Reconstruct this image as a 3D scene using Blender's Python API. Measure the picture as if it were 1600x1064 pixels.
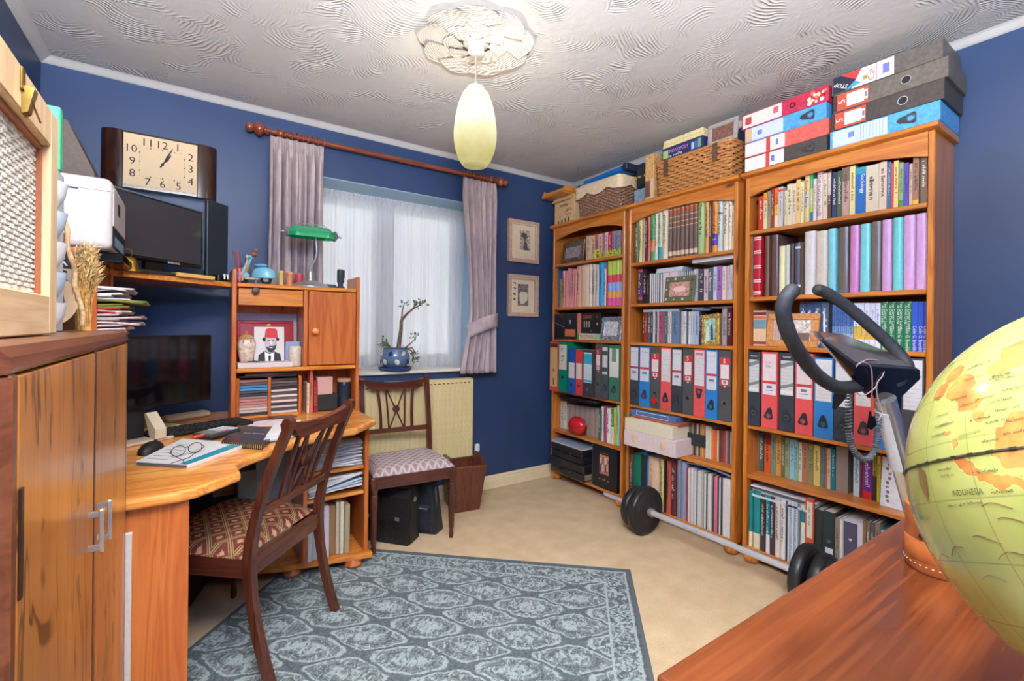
import bpy, math, random
from math import pi, sin, cos, tan, atan2, hypot, sqrt, radians as RD
from mathutils import Vector, Matrix
random.seed(11)
S = bpy.context.scene
COL = S.collection
for o in list(bpy.data.objects):
    bpy.data.objects.remove(o)

# ---------------------------------------------------------------- camera, world, lights, exposure
FPX, YAW, ROLL, CX, CY, CAMZ = 726.9, 0.60005, 0.010615, 800.0, 511.06, 1.2
cs, sn, cr, sr = cos(YAW), sin(YAW), cos(ROLL), sin(ROLL)
r0 = Vector((cs, -sn, 0)); u0 = Vector((0, 0, 1)); f0 = Vector((sn, cs, 0))
ri = r0*cr + u0*sr; ui = u0*cr - r0*sr
cd = bpy.data.cameras.new('camera'); cam = bpy.data.objects.new('camera', cd); COL.objects.link(cam)
cam.matrix_world = Matrix(((ri.x, ui.x, -f0.x, 0), (ri.y, ui.y, -f0.y, 0), (ri.z, ui.z, -f0.z, CAMZ), (0, 0, 0, 1)))
cd.sensor_fit = 'HORIZONTAL'; cd.sensor_width = 36; cd.lens = FPX/1600*36
cd.shift_y = -(532-CY)/1600; cd.clip_start = 0.02
S.camera = cam

def ray(px, py):
    u = (px-CX)/FPX; v = (py-CY)/FPX
    r = u*cr+v*sr; dn = -u*sr+v*cr
    return Vector((r*cs+sn, -r*sn+cs, -dn))
def at(px, py, x=None, y=None, z=None, n=None, p=None):
    """point seen at a photo pixel on a given plane (x=, y=, z= or normal n through p)"""
    d = ray(px, py); o = Vector((0, 0, CAMZ))
    if x is not None: t = x/d.x
    elif y is not None: t = y/d.y
    elif z is not None: t = (z-CAMZ)/d.z
    else: t = (Vector(p)-o).dot(Vector(n))/d.dot(Vector(n))
    return o+d*t

W = bpy.data.worlds.new('daylight'); S.world = W; W.use_nodes = True
bg = W.node_tree.nodes['Background']
bg.inputs[0].default_value = (0.94, 0.97, 1.0, 1); bg.inputs[1].default_value = 0.56
def area(name, loc, rot, sx, sy, power, col=(1, 1, 1)):
    l = bpy.data.lights.new(name, 'AREA'); l.shape = 'RECTANGLE'; l.size = sx; l.size_y = sy; l.energy = power; l.color = col
    o = bpy.data.objects.new(name, l); COL.objects.link(o); o.location = loc; o.rotation_euler = rot
    return o
area('added_ceiling_fill', (-0.10, -0.30, 1.72), (RD(180), 0, 0), 0.5, 0.5, 185, (0.97, 1.0, 1.01))      # added fill lamp aimed up at the ceiling, out of view behind the camera
pl = bpy.data.lights.new('pendant_bulb_light', 'POINT'); pl.energy = 6.5; pl.color = (1.0, 0.84, 0.62); pl.shadow_soft_size = 0.07
plo = bpy.data.objects.new('pendant_bulb_light', pl); COL.objects.link(plo); plo.location = (0.966, 1.70, 2.09)
vs = S.view_settings; vs.view_transform = 'Standard'; vs.look = 'None'; vs.exposure = 1.38; vs.gamma = 1.0; vs.use_curve_mapping = False

# ---------------------------------------------------------------- text meshes
TXT = {}
def prep_texts(strings):
    objs = []
    for s in strings:
        c = bpy.data.curves.new('t', 'FONT'); c.body = s; c.size = 1; c.align_x = 'CENTER'; c.align_y = 'CENTER'; c.resolution_u = 2
        o = bpy.data.objects.new('t', c); COL.objects.link(o); objs.append((s, o, c))
    dg = bpy.context.evaluated_depsgraph_get(); dg.update()
    for s, o, c in objs:
        m = bpy.data.meshes.new_from_object(o.evaluated_get(dg))
        vs_ = [(v.co.x, v.co.y) for v in m.vertices]; fs = [tuple(p.vertices) for p in m.polygons]
        xs = [v[0] for v in vs_]; ys = [v[1] for v in vs_]
        mx, my = (min(xs)+max(xs))/2, (min(ys)+max(ys))/2
        TXT[s] = ([(x-mx, y-my) for x, y in vs_], fs, max(xs)-min(xs), max(ys)-min(ys))
        bpy.data.meshes.remove(m); bpy.data.objects.remove(o); bpy.data.curves.remove(c)
prep_texts(['1', '2', '3', '4', '5', '6', '7', '8', '9', '10', '11', '12', 'R', 'S', 'STOP', 'Cat', 'CLINT', 'C', 'ff', 'ITALIAN', 'box', 'file',
            'Ryman', 'MONOPOLY', 'Sociology', 'Two Corner Lunch', 'At Owl Cross', 'Colin G. Bramble', 'INDONESIA', 'MALAYSIA', 'INDIAN',
            'OCEAN', 'Papers', 'SAMSUNG', 'THE MAGICAL MAZE', 'F', 'r', 'i', 'e', 'n', 'd', 'TRISTAN'])

# ---------------------------------------------------------------- mesh building
class MB:
    def __init__(s): s.v = []; s.f = []
    def add(s, vs, fs, M=None):
        k = len(s.v)
        s.v += [tuple(M @ Vector(v)) if M else tuple(v) for v in vs]
        s.f += [tuple(i+k for i in f) for f in fs]
        return s
    def box(s, x0, x1, y0, y1, z0, z1, b=0, M=None):
        if b <= 0:
            return s.add([(x0, y0, z0), (x1, y0, z0), (x1, y1, z0), (x0, y1, z0), (x0, y0, z1), (x1, y0, z1), (x1, y1, z1), (x0, y1, z1)],
                         [(3, 2, 1, 0), (4, 5, 6, 7), (0, 1, 5, 4), (1, 2, 6, 5), (2, 3, 7, 6), (3, 0, 4, 7)], M)
        b = min(b, (x1-x0)*.49, (y1-y0)*.49, (z1-z0)*.49)
        V = []; idx = {}
        for i, (x, sx) in enumerate(((x0, 1), (x1, -1))):
            for j, (y, sy) in enumerate(((y0, 1), (y1, -1))):
                for k, (z, sz) in enumerate(((z0, 1), (z1, -1))):
                    for a in range(3):
                        idx[i, j, k, a] = len(V)
                        V.append((x+(0 if a == 0 else sx*b), y+(0 if a == 1 else sy*b), z+(0 if a == 2 else sz*b)))
        F = []
        for i in (0, 1):
            q = [idx[i, 0, 0, 0], idx[i, 1, 0, 0], idx[i, 1, 1, 0], idx[i, 0, 1, 0]]; F.append(q if i else q[::-1])
            q = [idx[0, i, 0, 1], idx[0, i, 1, 1], idx[1, i, 1, 1], idx[1, i, 0, 1]]; F.append(q if i else q[::-1])
            q = [idx[0, 0, i, 2], idx[1, 0, i, 2], idx[1, 1, i, 2], idx[0, 1, i, 2]]; F.append(q if i else q[::-1])
        for i in (0, 1):
            for j in (0, 1):
                sg = (i == j)
                q = [idx[i, j, 0, 0], idx[i, j, 0, 1], idx[i, j, 1, 1], idx[i, j, 1, 0]]; F.append(q if sg else q[::-1])
                q = [idx[i, 0, j, 2], idx[i, 0, j, 0], idx[i, 1, j, 0], idx[i, 1, j, 2]]; F.append(q if sg else q[::-1])
                q = [idx[0, i, j, 1], idx[0, i, j, 2], idx[1, i, j, 2], idx[1, i, j, 1]]; F.append(q if sg else q[::-1])
                for k in (0, 1):
                    q = [idx[i, j, k, 0], idx[i, j, k, 1], idx[i, j, k, 2]]; F.append(q if (i+j+k) % 2 else q[::-1])
        return s.add(V, F, M)
    def prism(s, poly, a0, a1, axis='z', M=None):
        n = len(poly)
        def P(p, a): return {'z': (p[0], p[1], a), 'x': (a, p[0], p[1]), 'y': (p[0], a, p[1])}[axis]
        V = [P(p, a0) for p in poly]+[P(p, a1) for p in poly]
        F = [tuple(range(n-1, -1, -1)), tuple(range(n, 2*n))]+[(i, (i+1) % n, n+(i+1) % n, n+i) for i in range(n)]
        A = sum(poly[i][0]*poly[(i+1) % n][1]-poly[(i+1) % n][0]*poly[i][1] for i in range(n))
        if (A < 0) != (axis == 'y'): F = [f[::-1] for f in F]
        return s.add(V, F, M)
    def lathe(s, prof, n=20, M=None, cap=True):
        V = []; F = []
        for r, z in prof:
            for i in range(n): V.append((r*cos(2*pi*i/n), r*sin(2*pi*i/n), z))
        for k in range(len(prof)-1):
            for i in range(n):
                j = (i+1) % n; F.append((k*n+i, k*n+j, (k+1)*n+j, (k+1)*n+i))
        if cap:
            F.append(tuple(range(n-1, -1, -1))); F.append(tuple(range((len(prof)-1)*n, len(prof)*n)))
        return s.add(V, F, M)
    def tube(s, pts, r, n=8, closed=False, M=None, flat=None):
        pts = [Vector(p) for p in pts]; m = len(pts)
        rr = r if isinstance(r, (list, tuple)) else [r]*m
        V = []; F = []; prev = None
        for i in range(m):
            a = pts[i-1] if (i or closed) else pts[i]; b = pts[(i+1) % m] if (i < m-1 or closed) else pts[i]
            t = (b-a).normalized()
            if prev is None:
                ref = Vector((0, 0, 1)) if abs(t.z) < .9 else Vector((1, 0, 0))
                nx = t.cross(ref).normalized()
            else:
                nx = (prev-t*prev.dot(t)).normalized()
            prev = nx; ny = t.cross(nx)
            for k in range(n):
                q = 2*pi*k/n; V.append(pts[i]+(nx*cos(q)+ny*sin(q)*(flat or 1))*rr[i])
        for i in range(m if closed else m-1):
            for k in range(n):
                j = (k+1) % n; i2 = (i+1) % m
                F.append((i*n+k, i*n+j, i2*n+j, i2*n+k))
        if not closed: F.append(tuple(range(n-1, -1, -1))); F.append(tuple(range((m-1)*n, m*n)))
        return s.add([tuple(v) for v in V], F, M)
    def grid(s, fn, nu, nv, cu=False, M=None):
        V = [fn(i/nu, j/nv) for j in range(nv+1) for i in range(nu+(0 if cu else 1))]
        w = nu if cu else nu+1
        F = [(j*w+i, j*w+(i+1) % w, (j+1)*w+(i+1) % w, (j+1)*w+i) for j in range(nv) for i in range(nu)]
        return s.add(V, F, M)
    def ball(s, c, rx, ry=None, rz=None, n=16, m=10, M=None):
        ry = ry or rx; rz = rz or rx
        V = [(c[0], c[1], c[2]-rz)]
        for j in range(1, m):
            a = -pi/2+pi*j/m
            for i in range(n): V.append((c[0]+rx*cos(a)*cos(2*pi*i/n), c[1]+ry*cos(a)*sin(2*pi*i/n), c[2]+rz*sin(a)))
        V.append((c[0], c[1], c[2]+rz)); F = []
        for i in range(n):
            F.append((0, 1+(i+1) % n, 1+i)); k = 1+(m-2)*n; F.append((k+i, k+(i+1) % n, len(V)-1))
        for j in range(m-2):
            for i in range(n): F.append((1+j*n+i, 1+j*n+(i+1) % n, 1+(j+1)*n+(i+1) % n, 1+(j+1)*n+i))
        return s.add(V, F, M)
    def mesh(s, name, mat, smooth=None):
        m = bpy.data.meshes.new(name); m.from_pydata(s.v, [], s.f)
        if mat: m.materials.append(mat)
        if smooth:
            m.shade_smooth(); m.set_sharp_from_angle(angle=RD(smooth))
        return m
    def plate(s, outer, c, r, th, M=None):
        """flat plate in the y-z plane with a round hole: outer = corner list, hole radius r at c"""
        n = 24; P = [Vector(p) for p in outer]; out = []
        for k in range(n):
            a = 2*pi*k/n; d = Vector((cos(a), sin(a))); best = None
            for i in range(len(P)):
                p, q = P[i]-Vector(c), P[(i+1) % len(P)]-Vector(c); e = q-p; den = d.x*e.y-d.y*e.x
                if abs(den) < 1e-12: continue
                t = (p.x*e.y-p.y*e.x)/den; w = (p.x*d.y-p.y*d.x)/den
                if t > 0 and -1e-6 <= w <= 1+1e-6: best = t if best is None else min(best, t)
            out.append((c[0]+d.x*(best or r*1.5), c[1]+d.y*(best or r*1.5)))
        inn = [(c[0]+r*cos(2*pi*k/n), c[1]+r*sin(2*pi*k/n)) for k in range(n)]
        V = [(x, y, z) for x in (-th, 0) for L in (out, inn) for y, z in L]; F = []
        for k in range(n):
            j = (k+1) % n; F += [(k, n+k, n+j, j), (2*n+k, 2*n+j, 3*n+j, 3*n+k), (k, j, 2*n+j, 2*n+k), (n+k, 3*n+k, 3*n+j, n+j)]
        return s.add(V, F, M)
def Tr(x=0, y=0, z=0, rz=0, rx=0, ry=0):
    return Matrix.Translation((x, y, z)) @ Matrix.Rotation(rz, 4, 'Z') @ Matrix.Rotation(ry, 4, 'Y') @ Matrix.Rotation(rx, 4, 'X')
def part(parent, name, mb, mat, smooth=None, label=None, stuff=False):
    o = bpy.data.objects.new(name, mb if isinstance(mb, bpy.types.Mesh) else mb.mesh(name, mat, smooth)); COL.objects.link(o)
    if parent: o.parent = parent
    if label: o['label'] = label
    if stuff: o['kind'] = 'stuff'
    return o
def tag(o, label, cat, group=None):
    o['label'] = label; o['category'] = cat
    if group: o['group'] = group
    return o
def thing(name, label, cat, loc=(0, 0, 0), rz=0, group=None, rx=0, ry=0):
    o = bpy.data.objects.new(name, None); o.empty_display_size = .05; COL.objects.link(o)
    o.location = loc; o.rotation_euler = (rx, ry, rz)
    return tag(o, label, cat, group)
def solo(name, label, cat, mb, mat, loc=(0, 0, 0), rz=0, group=None, smooth=None, rx=0, ry=0):
    o = part(None, name, mb, mat, smooth); o.location = loc; o.rotation_euler = (rx, ry, rz)
    return tag(o, label, cat, group)
def struct(name, mb, mat, smooth=None, parent=None):
    o = part(parent, name, mb, mat, smooth)
    if not parent: o['kind'] = 'structure'
    return o
def text(parent, name, s, mat, org, U, V, h, maxw=None):
    """flat lettering s, centred at org, letters h high, running along U with tops towards V"""
    vs_, fs, w, hh = TXT[s]; k = h/max(hh, .55)
    U = Vector(U).normalized(); V = Vector(V).normalized(); org = Vector(org)
    kx = k
    if maxw and w*k > maxw: kx = maxw/w
    mb = MB(); mb.add([tuple(org+U*(x*kx)+V*(y*k)) for x, y in vs_], fs)
    return part(parent, name, mb, mat)
def scribble(org, U, V, length, h, seed=0, gap=.0):
    """illegible lettering: a line of small strokes from org along U"""
    rnd = random.Random(seed); mb = MB(); U = Vector(U); V = Vector(V); org = Vector(org); p = 0
    while p < length:
        w = h*rnd.uniform(.12, .22); wl = h*rnd.uniform(.35, .75)
        if rnd.random() < .16: p += h*.6; continue
        hh = h*rnd.choice((.62, .62, .66, 1))
        for q0, q1, a, b in ((p, p+w, 0, hh), (p, p+wl, hh-w, hh) if rnd.random() < .6 else (p, p+wl, hh*.45, hh*.45+w), (p+wl-w, p+wl, 0 if rnd.random() < .6 else hh*.4, hh)):
            mb.add([tuple(org+U*q0+V*a), tuple(org+U*q1+V*a), tuple(org+U*q1+V*b), tuple(org+U*q0+V*b)], [(0, 1, 2, 3)])
        p += wl+h*.22
    return mb
# ---------------------------------------------------------------- materials
def lin(c):
    return tuple((x/255/12.92 if x <= 10.3 else ((x/255+.055)/1.055)**2.4) for x in c[:3])+(1,)
class NT:
    def __init__(s, name):
        s.m = bpy.data.materials.new(name); s.m.use_nodes = True; s.t = s.m.node_tree; s.t.nodes.clear()
        s.out = s.t.nodes.new('ShaderNodeOutputMaterial'); s.b = s.t.nodes.new('ShaderNodeBsdfPrincipled')
        s.t.links.new(s.b.outputs[0], s.out.inputs[0])
    def n(s, ty): return s.t.nodes.new('ShaderNode'+ty)
    def set(s, sock, v):
        if hasattr(v, 'is_linked') or isinstance(v, bpy.types.NodeSocket): s.t.links.new(v, sock)
        else: sock.default_value = v
    def ma(s, op, a, b=0.0, c=None):
        n = s.n('Math'); n.operation = op; s.set(n.inputs[0], a); s.set(n.inputs[1], b)
        if c is not None: s.set(n.inputs[2], c)
        return n.outputs[0]
    def vm(s, op, a, b=(0, 0, 0)):
        n = s.n('VectorMath'); n.operation = op; s.set(n.inputs[0], a); s.set(n.inputs[1], b)
        return n.outputs['Value'] if op in ('LENGTH', 'DISTANCE', 'DOT_PRODUCT') else n.outputs[0]
    def obj(s): return s.n('TexCoord').outputs['Object']
    def map(s, v, sc=(1, 1, 1), rot=(0, 0, 0), loc=(0, 0, 0)):
        n = s.n('Mapping'); s.set(n.inputs[0], v); n.inputs[1].default_value = loc; n.inputs[2].default_value = rot; n.inputs[3].default_value = sc
        return n.outputs[0]
    def sep(s, v):
        n = s.n('SeparateXYZ'); s.set(n.inputs[0], v); return n.outputs
    def noise(s, v, sc, det=2, ro=.5, di=0):
        n = s.n('TexNoise'); s.set(n.inputs['Vector'], v); n.inputs['Scale'].default_value = sc; n.inputs['Detail'].default_value = det
        n.inputs['Roughness'].default_value = ro; n.inputs['Distortion'].default_value = di
        return n.outputs[0]
    def vor(s, v, sc, feat='F1'):
        n = s.n('TexVoronoi'); n.feature = feat; s.set(n.inputs['Vector'], v); n.inputs['Scale'].default_value = sc
        return n.outputs
    def ramp(s, f, stops, mode='LINEAR'):
        n = s.n('ValToRGB'); s.set(n.inputs[0], f); cr_ = n.color_ramp; cr_.interpolation = mode
        while len(cr_.elements) < len(stops): cr_.elements.new(.5)
        for e, (p, c) in zip(cr_.elements, stops): e.position = p; e.color = lin(c)
        return n.outputs[0]
    def sst(s, v, a, b):
        n = s.n('MapRange'); n.interpolation_type = 'SMOOTHSTEP'; s.set(n.inputs[0], v); s.set(n.inputs[1], a); s.set(n.inputs[2], b)
        return n.outputs[0]
    def mix(s, f, a, b, mode='MIX'):
        n = s.n('Mix'); n.data_type = 'RGBA'; n.blend_type = mode; s.set(n.inputs[0], f)
        s.set(n.inputs[6], lin(a) if isinstance(a, tuple) else a); s.set(n.inputs[7], lin(b) if isinstance(b, tuple) else b)
        return n.outputs[2]
    def bump(s, h, st=.3, di=.01):
        n = s.n('Bump'); n.inputs['Strength'].default_value = st; n.inputs['Distance'].default_value = di; s.set(n.inputs['Height'], h)
        return n.outputs[0]
    def done(s, col, ro=.5, me=0, nrm=None, **kw):
        s.set(s.b.inputs['Base Color'], lin(col) if isinstance(col, tuple) else col); s.set(s.b.inputs['Roughness'], ro); s.b.inputs['Metallic'].default_value = me
        if nrm is not None: s.set(s.b.inputs['Normal'], nrm)
        for k, v in kw.items(): s.set(s.b.inputs[k.replace('_', ' ')], v)
        return s.m
_pc = {}
def pm(col, ro=.55, me=0.0, var=.022, name=None, **kw):
    """plain coloured surface with faint mottling"""
    key = (col, ro, me, var, tuple(kw))
    if key in _pc: return _pc[key]
    t = NT(name or 'paint_%d_%d_%d' % col); v = t.obj()
    f = t.noise(v, 70, 3, .6)
    c2 = tuple(max(0, int(x*(1-var*1.6))) for x in col); c1 = tuple(min(255, int(x*(1+var))) for x in col)
    c = t.ramp(f, [(.3, c2), (.7, c1)])
    _pc[key] = t.done(c, ro, me, **kw); return _pc[key]
def wood(name, c1, c2, axis='z', ro=.33, knots=True, scale=1.0, dark=(90, 40, 15), coat=.25):
    t = NT(name); v = t.obj()
    k = {'x': (.07, 1, 1), 'y': (1, .07, 1), 'z': (1, 1, .07)}[axis]
    v1 = t.map(v, tuple(a*scale for a in k)); inf = t.n('ObjectInfo').outputs['Random']
    v1 = t.vm('ADD', v1, t.map(t.ma('MULTIPLY', inf, 7.0), (1, 1, 1)))
    n1 = t.noise(v1, 14, 4, .55, 1.2); n2 = t.noise(v1, 90, 3, .6, .3)
    rings = t.ma('FRACT', t.ma('MULTIPLY', n1, 5.0))
    f = t.ma('ADD', t.ma('MULTIPLY', t.ma('ABSOLUTE', t.ma('SUBTRACT', rings, .5)), 1.1), t.ma('MULTIPLY', n2, .5))
    c = t.ramp(f, [(.15, c2), (.75, c1)])
    if knots:
        kv = t.map(v, tuple((a if a == 1 else .28)*scale for a in k))
        d = t.vor(t.vm('ADD', kv, t.map(t.ma('MULTIPLY', inf, 9.0), (1, 1, 1))), 5.2)[0]
        d = t.ma('ADD', d, t.ma('MULTIPLY', t.noise(v, 30, 2), .05))
        c = t.mix(t.sst(d, .125, .05), c, dark)
    hv = t.n('HueSaturation'); t.set(hv.inputs['Color'], c); t.set(hv.inputs['Value'], t.ma('ADD', .93, t.ma('MULTIPLY', inf, .14)))
    return t.done(hv.outputs[0], ro, 0, t.bump(n2, .06, .003), Coat_Weight=coat, Coat_Roughness=.15)
PINE1, PINE2 = (208, 130, 52), (178, 94, 30)
pine_x = wood('pine_grain_x', PINE1, PINE2, 'x'); pine_y = wood('pine_grain_y', PINE1, PINE2, 'y'); pine_z = wood('pine_grain_z', PINE1, PINE2, 'z')
pine_back = wood('pine_back_board', (200, 120, 58), (168, 88, 38), 'z', .5, False)
DK1, DK2 = (222, 144, 64), (194, 108, 38)
desk_x = wood('desk_pine_x', DK1, DK2, 'x', .22); desk_z = wood('desk_pine_z', (206, 118, 56), (178, 86, 36), 'z', .3)
desk_top_m = wood('desk_top_pine', (236, 168, 84), (206, 116, 46), 'x', .16, True, .8)
mahog_z = wood('mahogany_z', (92, 46, 33), (72, 33, 24), 'z', .25, False); mahog_x = wood('mahogany_x', (94, 47, 34), (74, 34, 25), 'x', .25, False)
mahog_y = wood('mahogany_y', (93, 46, 33), (73, 33, 24), 'y', .25, False)
def table_mat():
    t = NT('polished_mahogany_top'); v = t.obj(); st = t.noise(t.map(v, (.10, 1, 1)), 26, 2, .5, .3); fine = t.noise(t.map(v, (.04, 1, 1)), 90, 1); big = t.noise(t.map(v, (.5, 1, 1)), 4, 3)
    c = t.ramp(t.ma('ADD', t.ma('MULTIPLY', st, .6), t.ma('MULTIPLY', big, .4)), [(.36, (78, 36, 17)), (.64, (112, 56, 27))])
    c = t.mix(t.ma('MULTIPLY', t.sst(fine, .45, .75), .22), c, (150, 84, 46))
    return t.done(c, .25, 0)
table_m = table_mat()
bin_m = wood('bin_wood', (112, 58, 38), (78, 36, 24), 'z', .35, False)
rod_m = wood('rod_wood', (150, 74, 48), (112, 48, 30), 'x', .3, False)
pale_wood = wood('pale_pine', (226, 194, 150), (206, 168, 120), 'z', .45, False, coat=0)
pale_wood_y = wood('pale_pine_y', (226, 194, 150), (206, 168, 120), 'y', .45, False, coat=0)
def walnut():
    t = NT('walnut_veneer'); v = t.obj()
    v1 = t.map(v, (1, 1, .16)); w = t.noise(v1, 10.0, 3, .55, 1.4)
    r = t.ma('ABSOLUTE', t.ma('SUBTRACT', t.ma('FRACT', t.ma('MULTIPLY', w, 6.0)), .5)); bnd = t.sst(t.noise(t.map(v, (1, 1, .1)), 7.0, 2), .40, .52)
    fine = t.noise(t.map(v, (1, 1, .03)), 120, 3, .6)
    c = t.ramp(t.ma('ADD', t.ma('MULTIPLY', fine, .45), t.ma('MULTIPLY', t.noise(v1, 3, 2), .55)), [(.3, (172, 100, 40)), (.7, (222, 150, 72))])
    c = t.mix(t.ma('MULTIPLY', t.ma('MULTIPLY', t.sst(r, .16, .03), bnd), .85), c, (70, 40, 20)); c = t.mix(t.ma('MULTIPLY', bnd, .22), c, (104, 58, 24))
    return t.done(c, .3, 0, Coat_Weight=.2, Coat_Roughness=.12)
walnut_m = walnut()
cab_m = wood('cabinet_frame_wood', (122, 70, 44), (88, 46, 28), 'y', .28, False)
def ceiling_mat():
    t = NT('artex_ceiling'); v = t.obj()
    vv = t.vm('ADD', v, t.map(t.n('TexNoise').outputs['Color'], (.22, .22, 0)))
    for nd in t.t.nodes:
        if nd.bl_idname == 'ShaderNodeTexNoise': t.set(nd.inputs['Vector'], v); nd.inputs['Scale'].default_value = 2.6; nd.inputs['Detail'].default_value = 3
    flat = t.map(vv, (1, 1, 0))
    vo = t.vor(flat, 3.6); pos = vo['Position']; col = vo['Color']
    off = t.map(t.vm('SUBTRACT', col, (.5, .5, .5)), (.32, .32, 0))
    d = t.vm('LENGTH', t.vm('SUBTRACT', flat, t.vm('ADD', t.map(pos, (1, 1, 0)), off)))
    nz = t.noise(v, 9, 3)
    wv = t.ma('SINE', t.ma('ADD', t.ma('MULTIPLY', d, 400.0), t.ma('MULTIPLY', nz, 14.0)))
    wv = t.ma('POWER', t.ma('MULTIPLY', t.ma('ADD', wv, 1.0), .5), 2.2)
    patch = t.ma('MULTIPLY', t.sst(t.noise(v, 5.5, 3), .44, .66), t.ma('ADD', .25, t.sst(d, .02, .14)))
    h = t.ma('ADD', t.ma('MULTIPLY', wv, patch), t.ma('MULTIPLY', t.noise(v, 25, 3), .5))
    c = t.ramp(t.noise(v, 1.3, 2), [(.3, (196, 192, 190)), (.7, (206, 203, 201))])
    return t.done(c, .75, 0, t.bump(h, .5, .006))
ceil_m = ceiling_mat()
def rose_mat():
    t = NT('artex_rose'); v = t.obj(); d = t.vm('LENGTH', t.map(v, (1, 1, 0)))
    wv = t.ma('SINE', t.ma('MULTIPLY', d, 620.0))
    return t.done((208, 204, 200), .7, 0, t.bump(wv, .35, .003))
def wall_mat():
    t = NT('blue_wall_paint'); v = t.obj()
    c = t.ramp(t.noise(v, 2.2, 3), [(.3, (41, 61, 97)), (.7, (47, 69, 107))])
    return t.done(c, .42, 0, t.bump(t.noise(v, 160, 2), .08, .002))
wall_m = wall_mat()
def carpet_mat():
    t = NT('beige_carpet'); v = t.obj()
    f = t.ma('ADD', t.ma('MULTIPLY', t.noise(v, 260, 2, .6), .6), t.ma('MULTIPLY', t.noise(v, 9, 3), .4))
    c = t.ramp(f, [(.32, (196, 166, 124)), (.68, (228, 204, 166))])
    return t.done(c, .95, 0, t.bump(t.noise(v, 300, 2), .5, .006))
carpet_m = carpet_mat()
cream_paint = pm((232, 214, 172), .4, name='cream_gloss'); white_paint = pm((236, 236, 234), .35, name='white_gloss')
def rug_mat():
    t = NT('rug_pattern'); v = t.obj(); v = t.vm('ADD', v, t.map(t.noise(v, 26, 2), (.018, .018, 0)))
    x, y, z = t.sep(v)
    u = t.ma('MULTIPLY', t.ma('SUBTRACT', x, .221), 2*pi/.39); w = t.ma('MULTIPLY', t.ma('ADD', y, .658), 2*pi/.19)
    g = t.ma('ADD', t.ma('COSINE', u), t.ma('COSINE', w))            # ogee lattice of staggered cells
    g = t.ma('ADD', g, t.ma('MULTIPLY', t.ma('MULTIPLY', t.ma('COSINE', t.ma('MULTIPLY', u, 3.0)), t.ma('COSINE', t.ma('MULTIPLY', w, 3.0))), .12))
    a = t.ma('ABSOLUTE', g)
    fine = t.noise(v, 120, 3, .65); leaf = t.noise(t.map(v, (1, .6, 1)), 46, 2, .5, 1.5)
    base = t.ramp(fine, [(.40, (86, 95, 94)), (.58, (130, 141, 140))])
    pale = t.ramp(fine, [(.3, (136, 150, 150)), (.6, (172, 185, 184))]); dark = t.ramp(fine, [(.35, (70, 80, 82)), (.65, (98, 108, 110))])
    c = t.mix(t.sst(leaf, .56, .62), base, pale)
    band = t.ma('MULTIPLY', t.sst(a, .52, .44), t.sst(a, .2, .26)); wav = t.ma('MULTIPLY', band, t.sst(t.noise(v, 40, 2), .36, .46))
    c = t.mix(wav, c, pale)
    c = t.mix(t.ma('MULTIPLY', t.sst(a, .20, .14), .85), c, dark)
    med = t.sst(a, 1.42, 1.62); c = t.mix(t.ma('MULTIPLY', med, t.sst(leaf, .4, .52)), c, pale)
    c = t.mix(t.ma('MULTIPLY', t.ma('MULTIPLY', t.sst(a, .98, 1.04), t.sst(a, 1.26, 1.2)), t.sst(leaf, .54, .47)), c, dark)
    x0, y0, z0 = t.sep(t.obj()); e = t.ma('MINIMUM', t.ma('SUBTRACT', 1.262, x0), t.ma('MULTIPLY', y0, -1.0))       # woven floral border along the edges
    fl = t.noise(t.map(v, (1, 1, 1)), 30, 2, .5, 2.2); bc = t.mix(t.sst(fl, .50, .56), t.mix(t.sst(fl, .46, .40), base, dark), pale)
    c = t.mix(t.sst(e, .136, .130), c, bc); ln = t.ma('MAXIMUM', t.ma('MULTIPLY', t.sst(e, .124, .127), t.sst(e, .136, .133)), t.ma('MULTIPLY', t.sst(e, .026, .029), t.sst(e, .038, .035)))
    c = t.mix(ln, c, pale); c = t.mix(t.sst(e, .026, .022), c, dark)
    return t.done(c, .95, 0, t.bump(t.noise(v, 240, 2), .4, .004))
def seat_mat(name, c1, c2, line, s, mot):
    t = NT(name); v = t.map(t.obj(), (1, 1, 0), (0, 0, pi/4)); x, y, z = t.sep(v)
    fx = t.ma('ABSOLUTE', t.ma('SUBTRACT', t.ma('FRACT', t.ma('MULTIPLY', x, 1/s)), .5)); fy = t.ma('ABSOLUTE', t.ma('SUBTRACT', t.ma('FRACT', t.ma('MULTIPLY', y, 1/s)), .5))
    m = t.ma('MAXIMUM', fx, fy); fine = t.noise(v, 300, 2)
    c = t.ramp(fine, [(.35, c2), (.65, c1)])
    ln = t.ma('MAXIMUM', t.ma('MULTIPLY', t.sst(m, .36, .38), t.sst(m, .42, .40)), t.sst(m, .455, .47))
    c = t.mix(ln, c, line)
    r = t.ma('ADD', t.ma('MAXIMUM', fx, fy), t.ma('MULTIPLY', t.noise(v, 160, 2), .25)); c = t.mix(t.sst(r, .30, .24), c, mot)
    return t.done(c, .9, 0, t.bump(fine, .25, .002))
seat1_m = seat_mat('seat_tapestry_red', (140, 66, 48), (100, 44, 36), (182, 158, 104), .058, (206, 160, 124))
seat2_m = seat_mat('seat_tapestry_grey', (172, 150, 144), (140, 110, 106), (206, 206, 208), .034, (168, 120, 110))
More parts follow.
